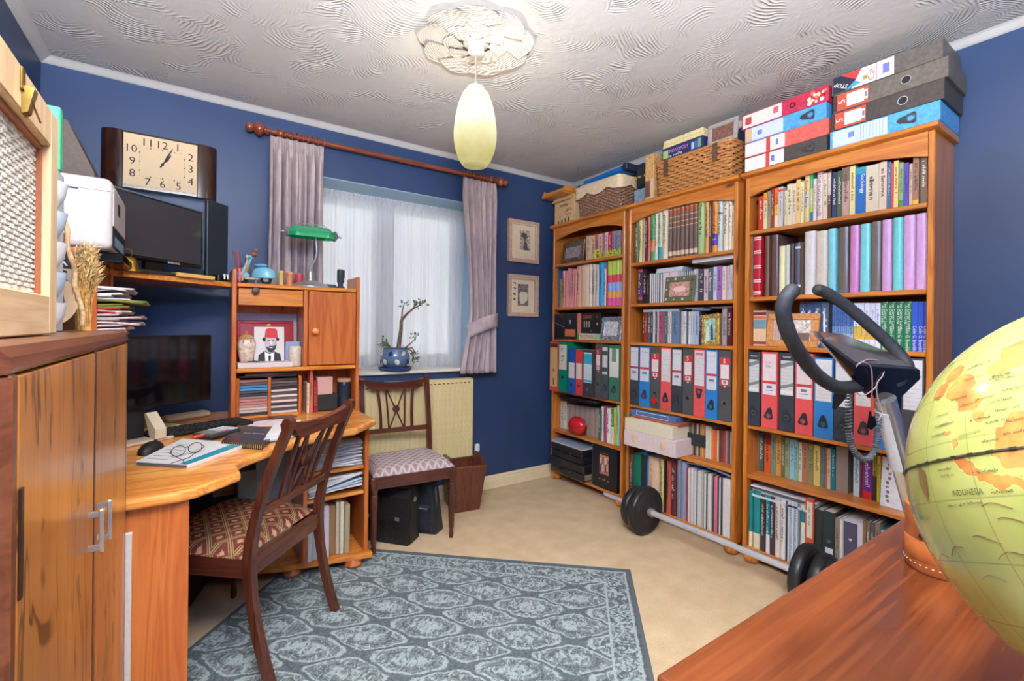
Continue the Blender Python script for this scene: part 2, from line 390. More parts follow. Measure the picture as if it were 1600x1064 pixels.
def curtain_mat():
    t = NT('curtain_velour'); v = t.obj()
    c = t.ramp(t.noise(t.map(v, (1, 1, .5)), 22, 4, .6), [(.3, (182, 163, 164)), (.7, (214, 197, 193))])
    t.done(c, .85, 0, t.bump(t.noise(v, 70, 3), .2, .003)); tr = t.n('BsdfTranslucent'); t.set(tr.inputs[0], c); mx = t.n('MixShader'); mx.inputs[0].default_value = .12
    t.t.links.new(t.b.outputs[0], mx.inputs[1]); t.t.links.new(tr.outputs[0], mx.inputs[2]); t.t.links.new(mx.outputs[0], t.out.inputs[0])
    return t.m
curtain_m = curtain_mat()
def net_mat():
    t = NT('net_curtain'); v = t.obj()
    t.done((236, 236, 238), .9); tl = t.n('BsdfTranslucent'); tl.inputs[0].default_value = lin((240, 240, 242)); tp = t.n('BsdfTransparent')
    m1 = t.n('MixShader'); m1.inputs[0].default_value = .6; t.t.links.new(t.b.outputs[0], m1.inputs[1]); t.t.links.new(tl.outputs[0], m1.inputs[2])
    m2 = t.n('MixShader'); wv = t.noise(v, 500, 1); t.set(m2.inputs[0], t.ma('ADD', .72, t.ma('MULTIPLY', wv, .2)))
    t.t.links.new(tp.outputs[0], m2.inputs[1]); t.t.links.new(m1.outputs[0], m2.inputs[2]); t.t.links.new(m2.outputs[0], t.out.inputs[0])
    return t.m
net_m = net_mat()
def glass_mat(name='window_glass'):
    t = NT(name); tp = t.n('BsdfTransparent'); gl = t.n('BsdfGlossy'); gl.inputs['Roughness'].default_value = .02
    fr = t.n('Fresnel'); fr.inputs[0].default_value = 1.45; mx = t.n('MixShader')
    t.t.links.new(fr.outputs[0], mx.inputs[0]); t.t.links.new(tp.outputs[0], mx.inputs[1]); t.t.links.new(gl.outputs[0], mx.inputs[2]); t.t.links.new(mx.outputs[0], t.out.inputs[0])
    return t.m
glass_m = glass_mat()
def shade_mat():
    """lit mottled glass: clear, glossy and glowing from the bulb inside"""
    t = NT('mottled_glass_shade'); v = t.obj(); n = t.noise(v, 16, 3, .6); x, y, z = t.sep(v)
    glow = t.sst(t.ma('ABSOLUTE', t.ma('ADD', z, .265)), .24, .0)
    edge = t.n('LayerWeight').outputs['Facing']
    c = t.ramp(t.ma('ADD', t.ma('MULTIPLY', n, .6), t.ma('MULTIPLY', glow, .5)), [(.25, (214, 200, 120)), (.5, (236, 226, 160)), (.8, (255, 250, 226))])
    em = t.n('Emission'); t.set(em.inputs[0], c); t.set(em.inputs[1], t.ma('ADD', .36, t.ma('MULTIPLY', glow, .22)))
    tp = t.n('BsdfTransparent'); gl = t.n('BsdfGlossy'); gl.inputs['Roughness'].default_value = .3
    m1 = t.n('MixShader'); m1.inputs[0].default_value = .0; t.t.links.new(em.outputs[0], m1.inputs[1]); t.t.links.new(gl.outputs[0], m1.inputs[2])
    m2 = t.n('MixShader'); m2.inputs[0].default_value = .62; t.t.links.new(tp.outputs[0], m2.inputs[1]); t.t.links.new(m1.outputs[0], m2.inputs[2]); t.t.links.new(m2.outputs[0], t.out.inputs[0])
    return t.m
chrome = pm((214, 216, 220), .22, .8, .01, 'chrome'); steel = pm((190, 188, 184), .3, .75, .03, 'brushed_steel'); brass = pm((176, 138, 62), .3, 1.0, .08, 'brass')
black_gloss = pm((18, 18, 20), .12, 0, 0, 'black_gloss'); black_mat = pm((26, 26, 28), .5, 0, .1, 'black_matt'); screen_m = pm((10, 11, 14), .06, 0, 0, 'dark_screen')
black_leather = pm((34, 32, 32), .42, 0, .25, 'black_leather'); rubber = pm((38, 38, 40), .38, 0, .1, 'black_plate_vinyl'); foam = pm((52, 54, 58), .62, 0, .12, 'grey_foam')
paper = pm((226, 222, 212), .8, 0, .05, 'page_paper'); white_card = pm((222, 218, 214), .6, 0, .03, 'white_label'); ink = pm((38, 36, 42), .7, 0, 0, 'ink'); white_ink = pm((238, 236, 230), .6, 0, 0, 'white_ink')
red_ink = pm((196, 60, 52), .6, 0, 0, 'red_ink'); gold_ink = pm((206, 160, 84), .4, .3, .1, 'gold_ink'); grey_ink = pm((120, 122, 134), .6, 0, 0, 'grey_ink')
def wicker_mat(name, c1, c2):
    t = NT(name); v = t.obj(); c = t.ramp(t.noise(v, 90, 3), [(.3, c2), (.7, c1)]); return t.done(c, .55)
wick1 = wicker_mat('honey_wicker', (216, 156, 92), (166, 102, 52)); wick2 = wicker_mat('brown_wicker', (180, 140, 114), (132, 92, 72)); weave_m = wicker_mat('pale_weave', (226, 220, 208), (196, 186, 170))
# ---------------------------------------------------------------- the room
XL, XR, YB, YF, H = -0.58, 2.62, 2.942, -0.55, 2.40
WX0, WX1, WZ0, WZ1, WD = 0.45, 1.70, 0.885, 2.09, 0.33       # window opening and depth of its reveal
struct('floor', MB().box(XL-.1, XR+.1, YF, YB+.1, -.06, 0), carpet_m)
struct('ceiling', MB().box(XL-.1, XR+.1, YF, YB+.1, H, H+.06), ceil_m)
m = MB()
m.box(XL-.1, WX0, YB, YB+WD, 0, H).box(WX1, XR+.1, YB, YB+WD, 0, H).box(WX0, WX1, YB, YB+WD, 0, WZ0-.001).box(WX0, WX1, YB, YB+WD, WZ1, H)
struct('wall_back', m, wall_m)
struct('wall_front', MB().box(XL-.1, XR+.1, YF-.1, YF, 0, H), wall_m)
struct('wall_left', MB().box(XL-.1, XL, YF, YB, 0, H), wall_m)
struct('wall_right', MB().box(XR, XR+.1, YF, YB, 0, H), wall_m)
for nm, mb in (('trim_1', MB().prism([(YB, H), (YB-.04, H), (YB-.03, H-.005), (YB-.008, H-.022), (YB, H-.026)], XL, XR, 'x')),
               ('trim_2', MB().prism([(XR, H), (XR, H-.026), (XR-.008, H-.022), (XR-.03, H-.005), (XR-.04, H)], YF, YB, 'y')),
               ('trim_3', MB().prism([(XL, H), (XL+.04, H), (XL+.03, H-.005), (XL+.008, H-.022), (XL, H-.026)], YF, YB, 'y'))):
    struct(nm, mb, pm((200, 196, 192), .7, 0, .005, name='cove_plaster'))
sk = [(0, 0), (-.016, 0), (-.016, .062), (-.011, .068), (-.012, .085), (-.004, .095), (0, .095)]
struct('baseboard_back', MB().prism([(YB+a, b) for a, b in sk], XL, XR, 'x'), cream_paint)
struct('baseboard_right', MB().prism([(XR+a, b) for a, b in sk], YF, YB-.02, 'y'), cream_paint)
struct('baseboard_left', MB().prism([(XL-a, b) for a, b in sk], YF, YB-.02, 'y'), cream_paint)
lin_m = pm((168, 202, 222), .5, 0, .01, 'reveal_daylit_paint')  # white paint with the daylight's blue tint put into its colour
struct('trim_5', MB().box(WX0, WX1, YB+.004, YB+WD-.10, WZ1-.004, WZ1).box(WX1-.004, WX1, YB+.004, YB+WD-.10, WZ0+.0205, WZ1-.0045).box(WX0, WX0+.004, YB+.004, YB+WD-.10, WZ0+.0205, WZ1-.0045), lin_m)
struct('trim_4', MB().box(WX0-.03, WX1+.03, YB-.025, YB+WD-.09, WZ0, WZ0+.02, .004), pm((228, 222, 206), .4, name='window_board_paint'))
# window: frame, mullion, sashes and glass
fw = struct('window_1', MB().box(WX0, WX0+.05, YB+.24, YB+.30, WZ0+.02, WZ1).box(WX1-.05, WX1, YB+.24, YB+.30, WZ0+.02, WZ1)
            .box(WX0+.05, WX1-.05, YB+.24, YB+.30, WZ0+.02, WZ0+.07).box(WX0+.05, WX1-.05, YB+.24, YB+.30, WZ1-.05, WZ1), white_paint)
xm = 1.09
part(fw, 'mullion', MB().box(xm-.035, xm+.035, YB+.24, YB+.30, WZ0+.07, WZ1-.05), white_paint)
for a, b in ((WX0+.05, xm-.035), (xm+.035, WX1-.05)):
    s_ = part(fw, 'sash', MB().box(a, a+.04, YB+.25, YB+.29, WZ0+.07, WZ1-.05).box(b-.04, b, YB+.25, YB+.29, WZ0+.07, WZ1-.05)
              .box(a+.04, b-.04, YB+.25, YB+.29, WZ0+.07, WZ0+.11).box(a+.04, b-.04, YB+.25, YB+.29, WZ1-.09, WZ1-.05), white_paint)
    part(s_, 'pane', MB().box(a+.04, b-.04, YB+.268, YB+.272, WZ0+.11, WZ1-.09), glass_m)
    part(s_, 'sash_handle', MB().box(b-.03 if a < xm-.2 else a+.01, b-.015 if a < xm-.2 else a+.025, YB+.23, YB+.25, 1.35, 1.46, .003), white_paint)
# net curtains on a wire inside the reveal
def net(x0, x1, seed, label, lift):
    rnd = random.Random(seed); ph = [rnd.uniform(0, 6) for _ in range(6)]
    def fn(u, v):
        z = 2.045+(.908+lift(u)-2.045)*v; w = .006+.012*v
        y = YB+.185+w*(sin(u*61+ph[0])+.6*sin(u*97+ph[1])+.5*sin(u*23+ph[2])*(v))
        if v < .05: y += .004*sin(u*240)
        return (x0+(x1-x0)*u, y, z)
    c = part(None, 'net_curtain', MB().grid(fn, 130, 22), net_m, 60); tag(c, label, 'net curtain', 'net curtains at the window')
    def fr(u, v): return (x0+(x1-x0)*u, YB+.178+.007*sin(u*190+v*2)+.004*sin(u*310), 2.068-.045*v+.008*sin(u*150))
    part(c, 'frill', MB().grid(fr, 150, 3), net_m, 60)
net(WX0+.01, 1.05, 3, 'sheer white net curtain left of the window centre, behind the lamp', lambda u: .03*max(0, u-.6)*2.5)
net(1.04, WX1-.005, 5, 'sheer white net curtain right of the window centre, behind the potted plant', lambda u: 0)
# curtain pole, rings, curtains
PY, PZ = 2.872, 2.264
pole = thing('curtain_pole', 'long reddish wooden curtain pole with ball finials above the window', 'curtain pole', (0, PY, PZ))
part(pole, 'rod', MB().tube([(.33, 0, 0), (1.80, 0, 0)], .0135, 12), rod_m, 40)
for x, sg in ((.33, -1), (1.80, 1)):
    pr = [(.013, 0), (.022, .002), (.022, .008), (.015, .012), (.015, .02), (.02, .024), (.034, .036), (.034, .054), (.02, .066), (.013, .07), (.018, .075), (.025, .088), (.022, .102), (.012, .11), (.001, .112)]
    part(pole, 'finial', MB().lathe(pr, 16, Tr(x, 0, 0, 0, 0, sg*pi/2)), rod_m, 50)
for x in (.39, 1.77):
    part(pole, 'bracket', MB().lathe([(.012, 0), (.012, .05), (.03, .068), (.034, .082), (.034, .087)], 14, Tr(x, 0, 0, 0, -pi/2)).ball((x, 0, 0), .024), rod_m, 50)
ringm = bpy.data.meshes.new('r'); ringm = MB().tube([(0, .021*cos(a*pi/9), .021*sin(a*pi/9)) for a in range(18)], .0042, 8, True).mesh('curtain_ring', rod_m, 60)
for x in [.42+.028*i for i in range(8)]+[1.54+.026*i for i in range(9)]:
    o = part(pole, 'curtain_ring', ringm, rod_m); o.location = (x, 0, 0); o.rotation_euler = (0, 0, random.uniform(-.2, .2))
def curtain(xa, xb, za, zb, seed, folds, label, tie=None):
    rnd = random.Random(seed); ph = [rnd.uniform(0, 6) for _ in range(5)]
    def fn(u, v):
        z = za+(zb-za)*v; g = min(1, v/.09); amp = .005+.021*g
        w0, w1 = xa, xb
        if tie:
            t = min(1, v/tie[0]) if v < tie[0] else 1-min(1, (v-tie[0])/(1-tie[0]))*.95
            t = t*t*(3-2*t); w0 = xa+(tie[1]-xa)*t; w1 = xb+(tie[2]-xb)*t
        y = PY-.012-amp*(sin(u*folds*6.283+ph[0])+.35*sin(u*folds*11+ph[1]+v*2)+.25*sin(u*folds*3.1+ph[2]+v*3))
        if v < .06: y += .006*sin(u*folds*30)
        x = w0+(w1-w0)*u+.008*sin(v*5+u*9+ph[3])*v
        return (x, y, z)
    c = part(None, 'curtain', MB().grid(fn, 150, 40), curtain_m, 70); tag(c, label, 'curtain', 'velour curtains at the window')
    md = c.modifiers.new('thickness', 'SOLIDIFY'); md.thickness = .003
    return c
curtain(.335, .615, 2.235, .90, 1, 6.5, 'pinkish grey velour curtain hanging left of the window behind the banker lamp')
c2 = curtain(1.535, 1.80, 2.235, .872, 2, 5.5, 'pinkish grey velour curtain right of the window gathered by a tie-back', (.70, 1.60, 1.80))
def tb(u, v): return (1.575+.25*u, PY-.062-.012*sin(u*pi)+.05*abs(u-.5)**2*4, 1.215+.085*u-.10*v+.02*sin(u*pi))
tbo = part(c2, 'tie_back', MB().grid(tb, 12, 4), curtain_m, 60); md = tbo.modifiers.new('thickness', 'SOLIDIFY'); md.thickness = .006
# radiator
rad = thing('radiator', 'cream ribbed panel radiator under the window behind the dining chair', 'radiator', (0, 2.87, 0))
m = MB(); x = .70
m.box(.80, 1.638, 0, .02, .262, .835, .003)
part(rad, 'panel', m, pm((222, 202, 148), .35, name='radiator_enamel'))
ribm = MB().prism([(-.0135, 0), (-.009, -.006), (.009, -.006), (.0135, 0)], .29, .80, 'z').mesh('rib', pm((222, 202, 148), .35, name='radiator_enamel'))
for i in range(3, 28):
    o = part(rad, 'rib', ribm, None); o.location = (.724+i*.0325, 0, 0)
part(rad, 'top_grille', MB().box(.80, 1.638, .02, .065, .815, .838, .004), pm((222, 202, 148), .35, name='radiator_enamel'))
sl = MB()
for i in range(3, 28): sl.box(.716+i*.0325, .734+i*.0325, -.0012, .002, .806, .812)
part(rad, 'slot', sl, black_mat, stuff=True)
v_ = part(rad, 'valve', MB().lathe([(.012, 0), (.012, .03), (.019, .032), (.019, .075), (.014, .08)], 14, Tr(1.685, .02, .28)), white_paint, 40)
part(v_, 'valve_pipe', MB().tube([(1.638, .02, .285), (1.685, .02, .285), (1.685, .02, .002)], .0075, 8), steel, 40)
# two small framed prints right of the window
def print_frame(z0, z1, label, kind):
    x0, x1 = 1.962, 2.25; t = thing('framed_picture', label, 'picture', ((x0+x1)/2, YB, z0), 0, 'framed prints beside the window')
    w = (x1-x0)/2; h = z1-z0; fm = pm((206, 176, 150), .35, .2, .06, 'champagne_frame'); b = .034
    part(t, 'frame', MB().prism([(-w, 0), (w, 0), (w-b, b), (-w+b, b)], -.024, -.004, 'y').prism([(-w, h), (-w+b, h-b), (w-b, h-b), (w, h)], -.024, -.004, 'y')
         .prism([(-w, 0), (-w+b, b), (-w+b, h-b), (-w, h)], -.024, -.004, 'y').prism([(w, 0), (w, h), (w-b, h-b), (w-b, b)], -.024, -.004, 'y')
         .box(-w, w, -.004, 0, 0, h), fm)
    part(t, 'inner_slip', MB().box(-w+b-.004, w-b+.004, -.026, -.022, h-b, h-b+.005).box(-w+b-.004, w-b+.004, -.026, -.022, b-.005, b).box(-w+b-.005, -w+b, -.026, -.022, b, h-b).box(w-b, w-b+.005, -.026, -.022, b, h-b), pm((232, 212, 186), .3, name='frame_slip'))
    part(t, 'mount', MB().box(-w+b, w-b, -.010, -.0045, b, h-b), pm((226, 208, 174), .7, name='cream_mount'))
    p = MB()
    if kind == 0:
        part(t, 'print', MB().box(-.035, .062, -.0115, -.0101, .098, .252), pm((176, 164, 144), .7, .0, .3, 'sepia_print'))
        part(t, 'print_figure', MB().prism([(-.028, .20), (-.02, .226), (.0, .235), (.03, .222), (.04, .196), (.022, .19), (.016, .17), (.034, .15), (.034, .12), (.06, .10), (.0, .10), (.004, .14), (.008, .176), (-.01, .198)], -.0125, -.0116, 'y'), pm((86, 78, 72), .7, name='sepia_dark'))
    else:
        part(t, 'print', MB().box(-.05, .05, -.0115, -.0101, .082, .25), pm((122, 112, 106), .7, .0, .3, 'grey_print'))
        part(t, 'print_figure', MB().prism([(-.035, .175), (-.02, .19), (.03, .19), (.045, .17), (.04, .125), (.01, .10), (-.02, .095), (-.034, .13)], -.0125, -.0116, 'y'), pm((222, 206, 180), .7, name='print_pale'))
        for i in range(4):
            part(t, 'side_motif', MB().prism([(-.094, .26-i*.04), (-.066, .258-i*.04), (-.07, .244-i*.04)] if i < 2 else [(-.09, .26-i*.04), (-.07, .26-i*.04), (-.072, .238-i*.04), (-.09, .244-i*.04)], -.0115, -.0101, 'y'), pm((96, 88, 80), .7, name='motif_grey'))
print_frame(1.70, 2.025, 'small framed sepia print of a hatted figure, upper of the two on blue wall', 0)
print_frame(1.284, 1.605, 'small framed grey print with motifs down its left side, lower of two', 1)
# ceiling rose of combed plaster fans and the pendant lamp
RX, RY = .966, 1.70
rose_m = rose_mat()
rose = thing('ceiling_rose', 'combed plaster ceiling rose of overlapping fan shapes above the pendant', 'ceiling rose', (RX, RY, H))
for ring_, (n_, rad_, l_, zz) in enumerate(((9, .095, .125, -.007), (8, .05, .075, -.016))):
    for i in range(n_):
        a = 2*pi*(i+.3*ring_)/n_; rad_, l_ = ((.112, .150), (.060, .092))[ring_]; Q = Tr(rad_*cos(a), rad_*sin(a), 0, a)
        def fan(u, v, l_=l_, zz=zz):
            th = (u-.5)*2.0; r = l_*v; k = (1-.15*abs(u-.5)*2)
            return (r*cos(th)*k-l_*.12, r*sin(th)*k*1.0, zz*1.5*(1-.75*v)-.018*(u-.5)*v-.0022*sin(r*520)*v-.009*v-.0035)
        part(rose, 'fan_petal', MB().grid(fan, 14, 22, M=Q), rose_m, 80)
part(rose, 'centre_boss', MB().lathe([(.062, 0), (.060, -.012), (.05, -.02), (.03, -.022)], 24), rose_m, 50)
pend = thing('pendant_lamp', 'pendant lamp with mottled cream glass egg-shaped shade hanging from ceiling rose', 'lamp', (RX, RY, H-.022))
part(pend, 'ceiling_cup', MB().lathe([(.032, 0), (.034, -.004), (.034, -.03), (.022, -.036), (.006, -.038)], 20), white_paint, 50)
part(pend, 'flex', MB().tube([(0, 0, -.036), (0, 0, -.17)], .003, 6), pm((150, 140, 130), .5, name='flex_grey'))
sh = [(.016, -.175), (.036, -.182), (.055, -.205), (.072, -.25), (.084, -.305), (.090, -.36), (.089, -.40), (.082, -.44), (.068, -.48), (.05, -.505)]
part(pend, 'gallery', MB().lathe([(.004, -.155), (.012, -.165), (.036, -.178), (.036, -.184), (.012, -.186)], 20), pm((216, 200, 170), .4, name='lamp_gallery'), 40)
part(pend, 'glass_shade', MB().lathe(sh, 36, cap=False), shade_mat(), 80)
bm_ = NT('lit_bulb'); bm_.b.inputs['Emission Color'].default_value = (1, .9, .72, 1); bm_.b.inputs['Emission Strength'].default_value = 1.2
part(pend, 'bulb', MB().lathe([(.012, -.19), (.014, -.225), (.026, -.25), (.03, -.275), (.022, -.30), (.002, -.308)], 16), bm_.m, 60)
# rug lying askew
ang = atan2(1.557-2.406, 1.789-.859)
rug = solo('rug', 'blue grey patterned rug lying askew on the beige carpet', 'rug', MB().box(-.41, 1.262, -1.3, 0, 0, .005, .0015), rug_mat(), (.859, 2.412, .001), ang)
RW, RL = 1.262, 1.3
part(rug, 'binding', MB().box(-.41, RW, -.014, .001, 0, .0065).box(-.41, RW, -RL, -RL+.014, 0, .0065).box(-.411, -.396, -RL, 0, 0, .0065).box(RW-.014, RW+.001, -RL, 0, 0, .0065), pm((92, 100, 102), .9, name='rug_binding'))
# ---------------------------------------------------------------- walnut tallboy, left foreground
cab = thing('tallboy_cabinet', 'tall glossy walnut two-door cabinet with chrome bar handles in left foreground', 'cabinet', (-.14, 1.097, 0))
hy = .47
m = MB().prism([(-.42, 1.150), (-.004, 1.150), (0, 1.156), (-.002, 1.166), (-.012, 1.176), (-.03, 1.18), (-.42, 1.18)], -hy, hy, 'y')
part(cab, 'top', m, cab_m, 30)
part(cab, 'carcass', MB().box(-.42, -.018, -hy+.004, hy-.004, .04, 1.1498), cab_m)
part(cab, 'plinth', MB().box(-.42, -.03, -hy+.012, hy-.012, 0, .0398), cab_m)
part(cab, 'stile', MB().box(-.018, -.001, -hy+.002, -hy+.022, .04, 1.1498, .003), cab_m); part(cab, 'stile', MB().box(-.018, -.001, hy-.026, hy-.004, .04, 1.1498, .003), cab_m)
part(cab, 'centre_strip', MB().box(-.018, .0, -.022, -.006, .04, 1.1498, .002), pm((80, 46, 28), .3, name='dark_strip'))
for y0, y1, hyy, z0, z1 in ((-hy+.024, -.023, -.088, .817, .889), (-.005, hy-.028, .002, .803, .876)):
    d = part(cab, 'door', MB().box(-.017, -.001, y0, y1, .045, 1.147, .0015), walnut_m)
    hh = part(d, 'handle', MB().box(.013, .019, hyy-.006+.02, hyy+.006+.02, z0, z1, .0015), chrome)
    for z in (z0+.004, z1-.012): hh2 = part(d, 'handle_post', MB().box(-.001, .013, hyy-.004+.02, hyy+.004+.02, z, z+.008), steel)
part(cab, 'hinge', MB().box(-.001, .0015, -hy+.0245, -hy+.0325, .925, 1.035), pm((66, 44, 34), .4, .4, name='dark_hinge'))
# wicker-panelled cupboard standing on it
wx, wy0, wy1, wz0, wz1 = -.18, .42, 1.02, 1.182, 1.52
wc = thing('wicker_cupboard', 'pale wooden box with woven wicker front and brass latch on the walnut cabinet', 'box', (wx, (wy0+wy1)/2, wz0))
w2 = (wy1-wy0)/2; hz = wz1-wz0
part(wc, 'front_frame', MB().box(-.02, 0, w2-.045, w2, 0, hz, .002).box(-.02, 0, -w2, -w2+.045, 0, hz, .002).box(-.02, 0, -w2+.045, w2-.045, hz-.055, hz, .002), pale_wood)
part(wc, 'bottom_rail', MB().box(-.02, 0, -w2+.045, w2-.045, 0, .058, .002), pale_wood_y)
part(wc, 'inner_bead', MB().box(-.016, -.0095, w2-.052, w2-.0455, .0585, hz-.056).box(-.016, -.0095, -w2+.046, w2-.052, hz-.0625, hz-.0562), pm((168, 96, 56), .5, name='stained_bead'))
part(wc, 'case', MB().box(-.36, -.0205, w2-.012, w2, 0, hz).box(-.36, -.0205, -w2, -w2+.012, 0, hz).box(-.36, -.0205, -w2+.0125, w2-.0125, hz-.012, hz).box(-.36, -.0205, -w2+.0125, w2-.0125, 0, .012).box(-.36, -.352, -w2+.0125, w2-.0125, .0125, hz-.0125), pale_wood)
m = MB(); m.box(-.0185, -.0175, -w2+.04, w2-.04, .05, hz-.05)
ny, nz = 62, 30
for j in range(nz):
    for i in range(ny):
        y = -w2+.05+(2*w2-.1)*(i+.5)/ny; z = .06+(hz-.122)*(j+.5)/nz; a = (2*w2-.1)/ny*.5*.95; c = (hz-.122)/nz*.5*.92
        if (i//2+j) % 2: m.add([(-.0172, y-a, z-c), (-.0172, y+a, z-c), (-.0172, y+a, z+c), (-.0172, y-a, z+c), (-.0145, y-a*.3, z-c*.6), (-.0145, y+a*.3, z-c*.6), (-.0145, y+a*.3, z+c*.6), (-.0145, y-a*.3, z+c*.6)], [(4, 5, 6, 7), (0, 1, 5, 4), (1, 2, 6, 5), (2, 3, 7, 6), (3, 0, 4, 7)])
        else: m.add([(-.0172, y-a, z-c*.7), (-.0172, y+a, z-c*.7), (-.0172, y+a, z+c*.7), (-.0172, y-a, z+c*.7), (-.0155, y-a*.8, z-c*.4), (-.0155, y+a*.8, z-c*.4), (-.0155, y+a*.8, z+c*.4), (-.0155, y-a*.8, z+c*.4)], [(4, 5, 6, 7), (0, 1, 5, 4), (1, 2, 6, 5), (2, 3, 7, 6), (3, 0, 4, 7)])
part(wc, 'woven_panel', m, weave_m, stuff=True)
p_ = at(36, 160, x=wx)
lt = part(wc, 'latch', MB().prism([(.0, 0), (.006, .003), (.012, .034), (.0, .036)], -.008, .008, 'y', Tr(0, p_.y-(wy0+wy1)/2, p_.z-wz0-.016)), brass)
part(lt, 'latch_pin', MB().tube([(.008, p_.y-.72-.004, p_.z-wz0+.004), (.012, p_.y-.72+.02, p_.z-wz0-.016)], .0013, 6), brass)
p_ = at(33, 118, x=wx)
part(wc, 'strike_plate', MB().box(0, .003, p_.y-.72-.006, p_.y-.72+.006, p_.z-wz0-.018, p_.z-wz0+.01, .001), brass)
# things crowded on the cabinet beyond the wicker box
CZ = 1.181
a = at(118, 480, y=1.46)
pl_ = thing('decorative_plate', 'round cream plate with blue figure leaning on cabinet behind wicker box', 'plate', (a.x-.062, 1.475, CZ+.066), 0, None, RD(78))
part(pl_, 'dish', MB().lathe([(.001, -.003), (.04, -.003), (.064, .004), (.066, .006), (.062, .0065), (.042, .001), (.001, 0)], 32), pm((214, 182, 142), .4, name='plate_glaze'), 50)
part(pl_, 'blue_figure', MB().prism([(-.004, -.05), (.014, -.05), (.012, -.015), (.022, .0), (.016, .03), (.004, .036), (-.006, .02), (-.004, -.01)], .0012, .0022, 'z', Tr(.02, 0, 0)), pm((64, 82, 124), .5, name='plate_blue'))
a = at(118, 393, y=1.53)
sg = thing('letter_sign', 'dark and white sign board with the letters R and S behind the cane', 'sign', (a.x-.06, 1.535, CZ))
hb = at(100, 447, y=1.53).z-CZ; h1 = at(100, 419, y=1.53).z-CZ; h2 = at(100, 393, y=1.53).z-CZ
part(sg, 'board', MB().box(-.10, .06, 0, .012, 0, h2+.003), pm((150, 104, 70), .6, name='sign_board'))
part(sg, 'dark_panel', MB().box(-.10, .058, -.002, -.0001, h1, h2), pm((54, 44, 46), .5, name='sign_dark')); part(sg, 'white_panel', MB().box(-.10, .058, -.002, -.0001, hb, h1-.001), pm((222, 206, 186), .5, name='sign_white'))
xr = at(97, 406, y=1.53).x-(a.x-.06); text(sg, 'letter', 'R', white_ink, (xr, -.0025, (h1+h2)/2), (1, 0, 0), (0, 0, 1), .027)
text(sg, 'letter', 'S', ink, (xr+.001, -.0025, (h1+hb)/2), (1, 0, 0), (0, 0, 1), .034)
p0 = at(99, 340, y=1.40); p1 = at(131, 512, y=1.36); p1.z = CZ+.012
solo('walking_cane', 'thin pale rustic cane leaning beside the letter sign on the cabinet', 'cane', MB().tube([p0+(p1-p0)*(i/8)+Vector((.003*sin(i*2.1), 0, 0)) for i in range(9)], [.0042+.0008*(i % 2) for i in range(9)], 8), pm((196, 156, 112), .7, 0, .2, 'cane_bark'), smooth=50)
# bunch of dried grass
g = at(131, 512, y=1.48); g.z = CZ
t = thing('dried_grass_bunch', 'bunch of dried straw coloured grass standing on the cabinet by its far end', 'dried grass', tuple(g))
m = MB(); m2 = MB(); rnd = random.Random(4)
for i in range(150):
    a0 = rnd.uniform(0, 6.28); b = (.012*cos(a0), .012*sin(a0), 0); hgt = rnd.uniform(.12, .205)
    tip = (rnd.uniform(-.016, .024), rnd.uniform(-.02, .03), hgt); mid = ((b[0]+tip[0])*.5-.006, (b[1]+tip[1])*.5, hgt*.55)
    m.tube([b, mid, tip], [.0012, .0018, .0006], 4)
    for q in range(4):
        k = rnd.uniform(.45, 1); c = (mid[0]+(tip[0]-mid[0])*k, mid[1]+(tip[1]-mid[1])*k, mid[2]+(tip[2]-mid[2])*k)
        d = (c[0]+rnd.uniform(-.008, .016), c[1]+rnd.uniform(-.01, .01), c[2]+rnd.uniform(.004, .02)); m2.tube([c, d], [.0018, .0004], 3)
part(t, 'stems', m, pm((186, 140, 76), .8, 0, .25, 'straw'), stuff=True); part(t, 'plumes', m2, pm((214, 180, 124), .9, 0, .2, 'plume'), stuff=True)
a = at(101, 335, y=1.24)
cu = thing('ceramic_stack', 'stack of white and pale blue ceramic cups half hidden by the wicker box', 'cups', (a.x-.036, 1.24, CZ))
for k, z in enumerate((0, .058, .116, .174, .232)):
    part(cu, 'cup', MB().lathe([(.02, z), (.024, z+.002), (.037, z+.03), (.041, z+.056), (.038, z+.056), (.033, z+.03), (.012, z+.006)], 18), pm([(226, 228, 230), (188, 206, 222)][k % 2], .25, name='cup_glaze'), 50)
a = at(97, 170, y=1.34); zt = a.z
zm = at(97, 268, y=1.34).z
solo('green_folder', 'green folder standing on a pale carton behind the wicker box', 'folder', MB().box(-.19, 0, -.012, .012, 0, zt-zm, .002), pm((70, 176, 124), .5, name='green_card'), (a.x-.001, 1.345, zm+.0008))
solo('pale_carton', 'tall pale blue grey carton behind the wicker box below a green folder', 'carton', MB().box(-.19, -.001, -.03, .03, 0, zm-CZ, .002), pm((188, 198, 204), .5, name='pale_carton'), (a.x-.002, 1.355, CZ))
a = at(116, 345, y=1.60)
solo('brown_box_end', 'reddish brown rounded wooden board standing behind the cane below the printer', 'board', MB().prism([(-.12, 0), (-.006, 0), (0, .006), (0, a.z-CZ-.07), (-.006, a.z-CZ-.045), (-.02, a.z-CZ-.03), (-.12, a.z-CZ-.02)], 0, .014, 'y'), pm((150, 80, 50), .35, 0, .1, 'red_brown'), (a.x, 1.545, CZ))

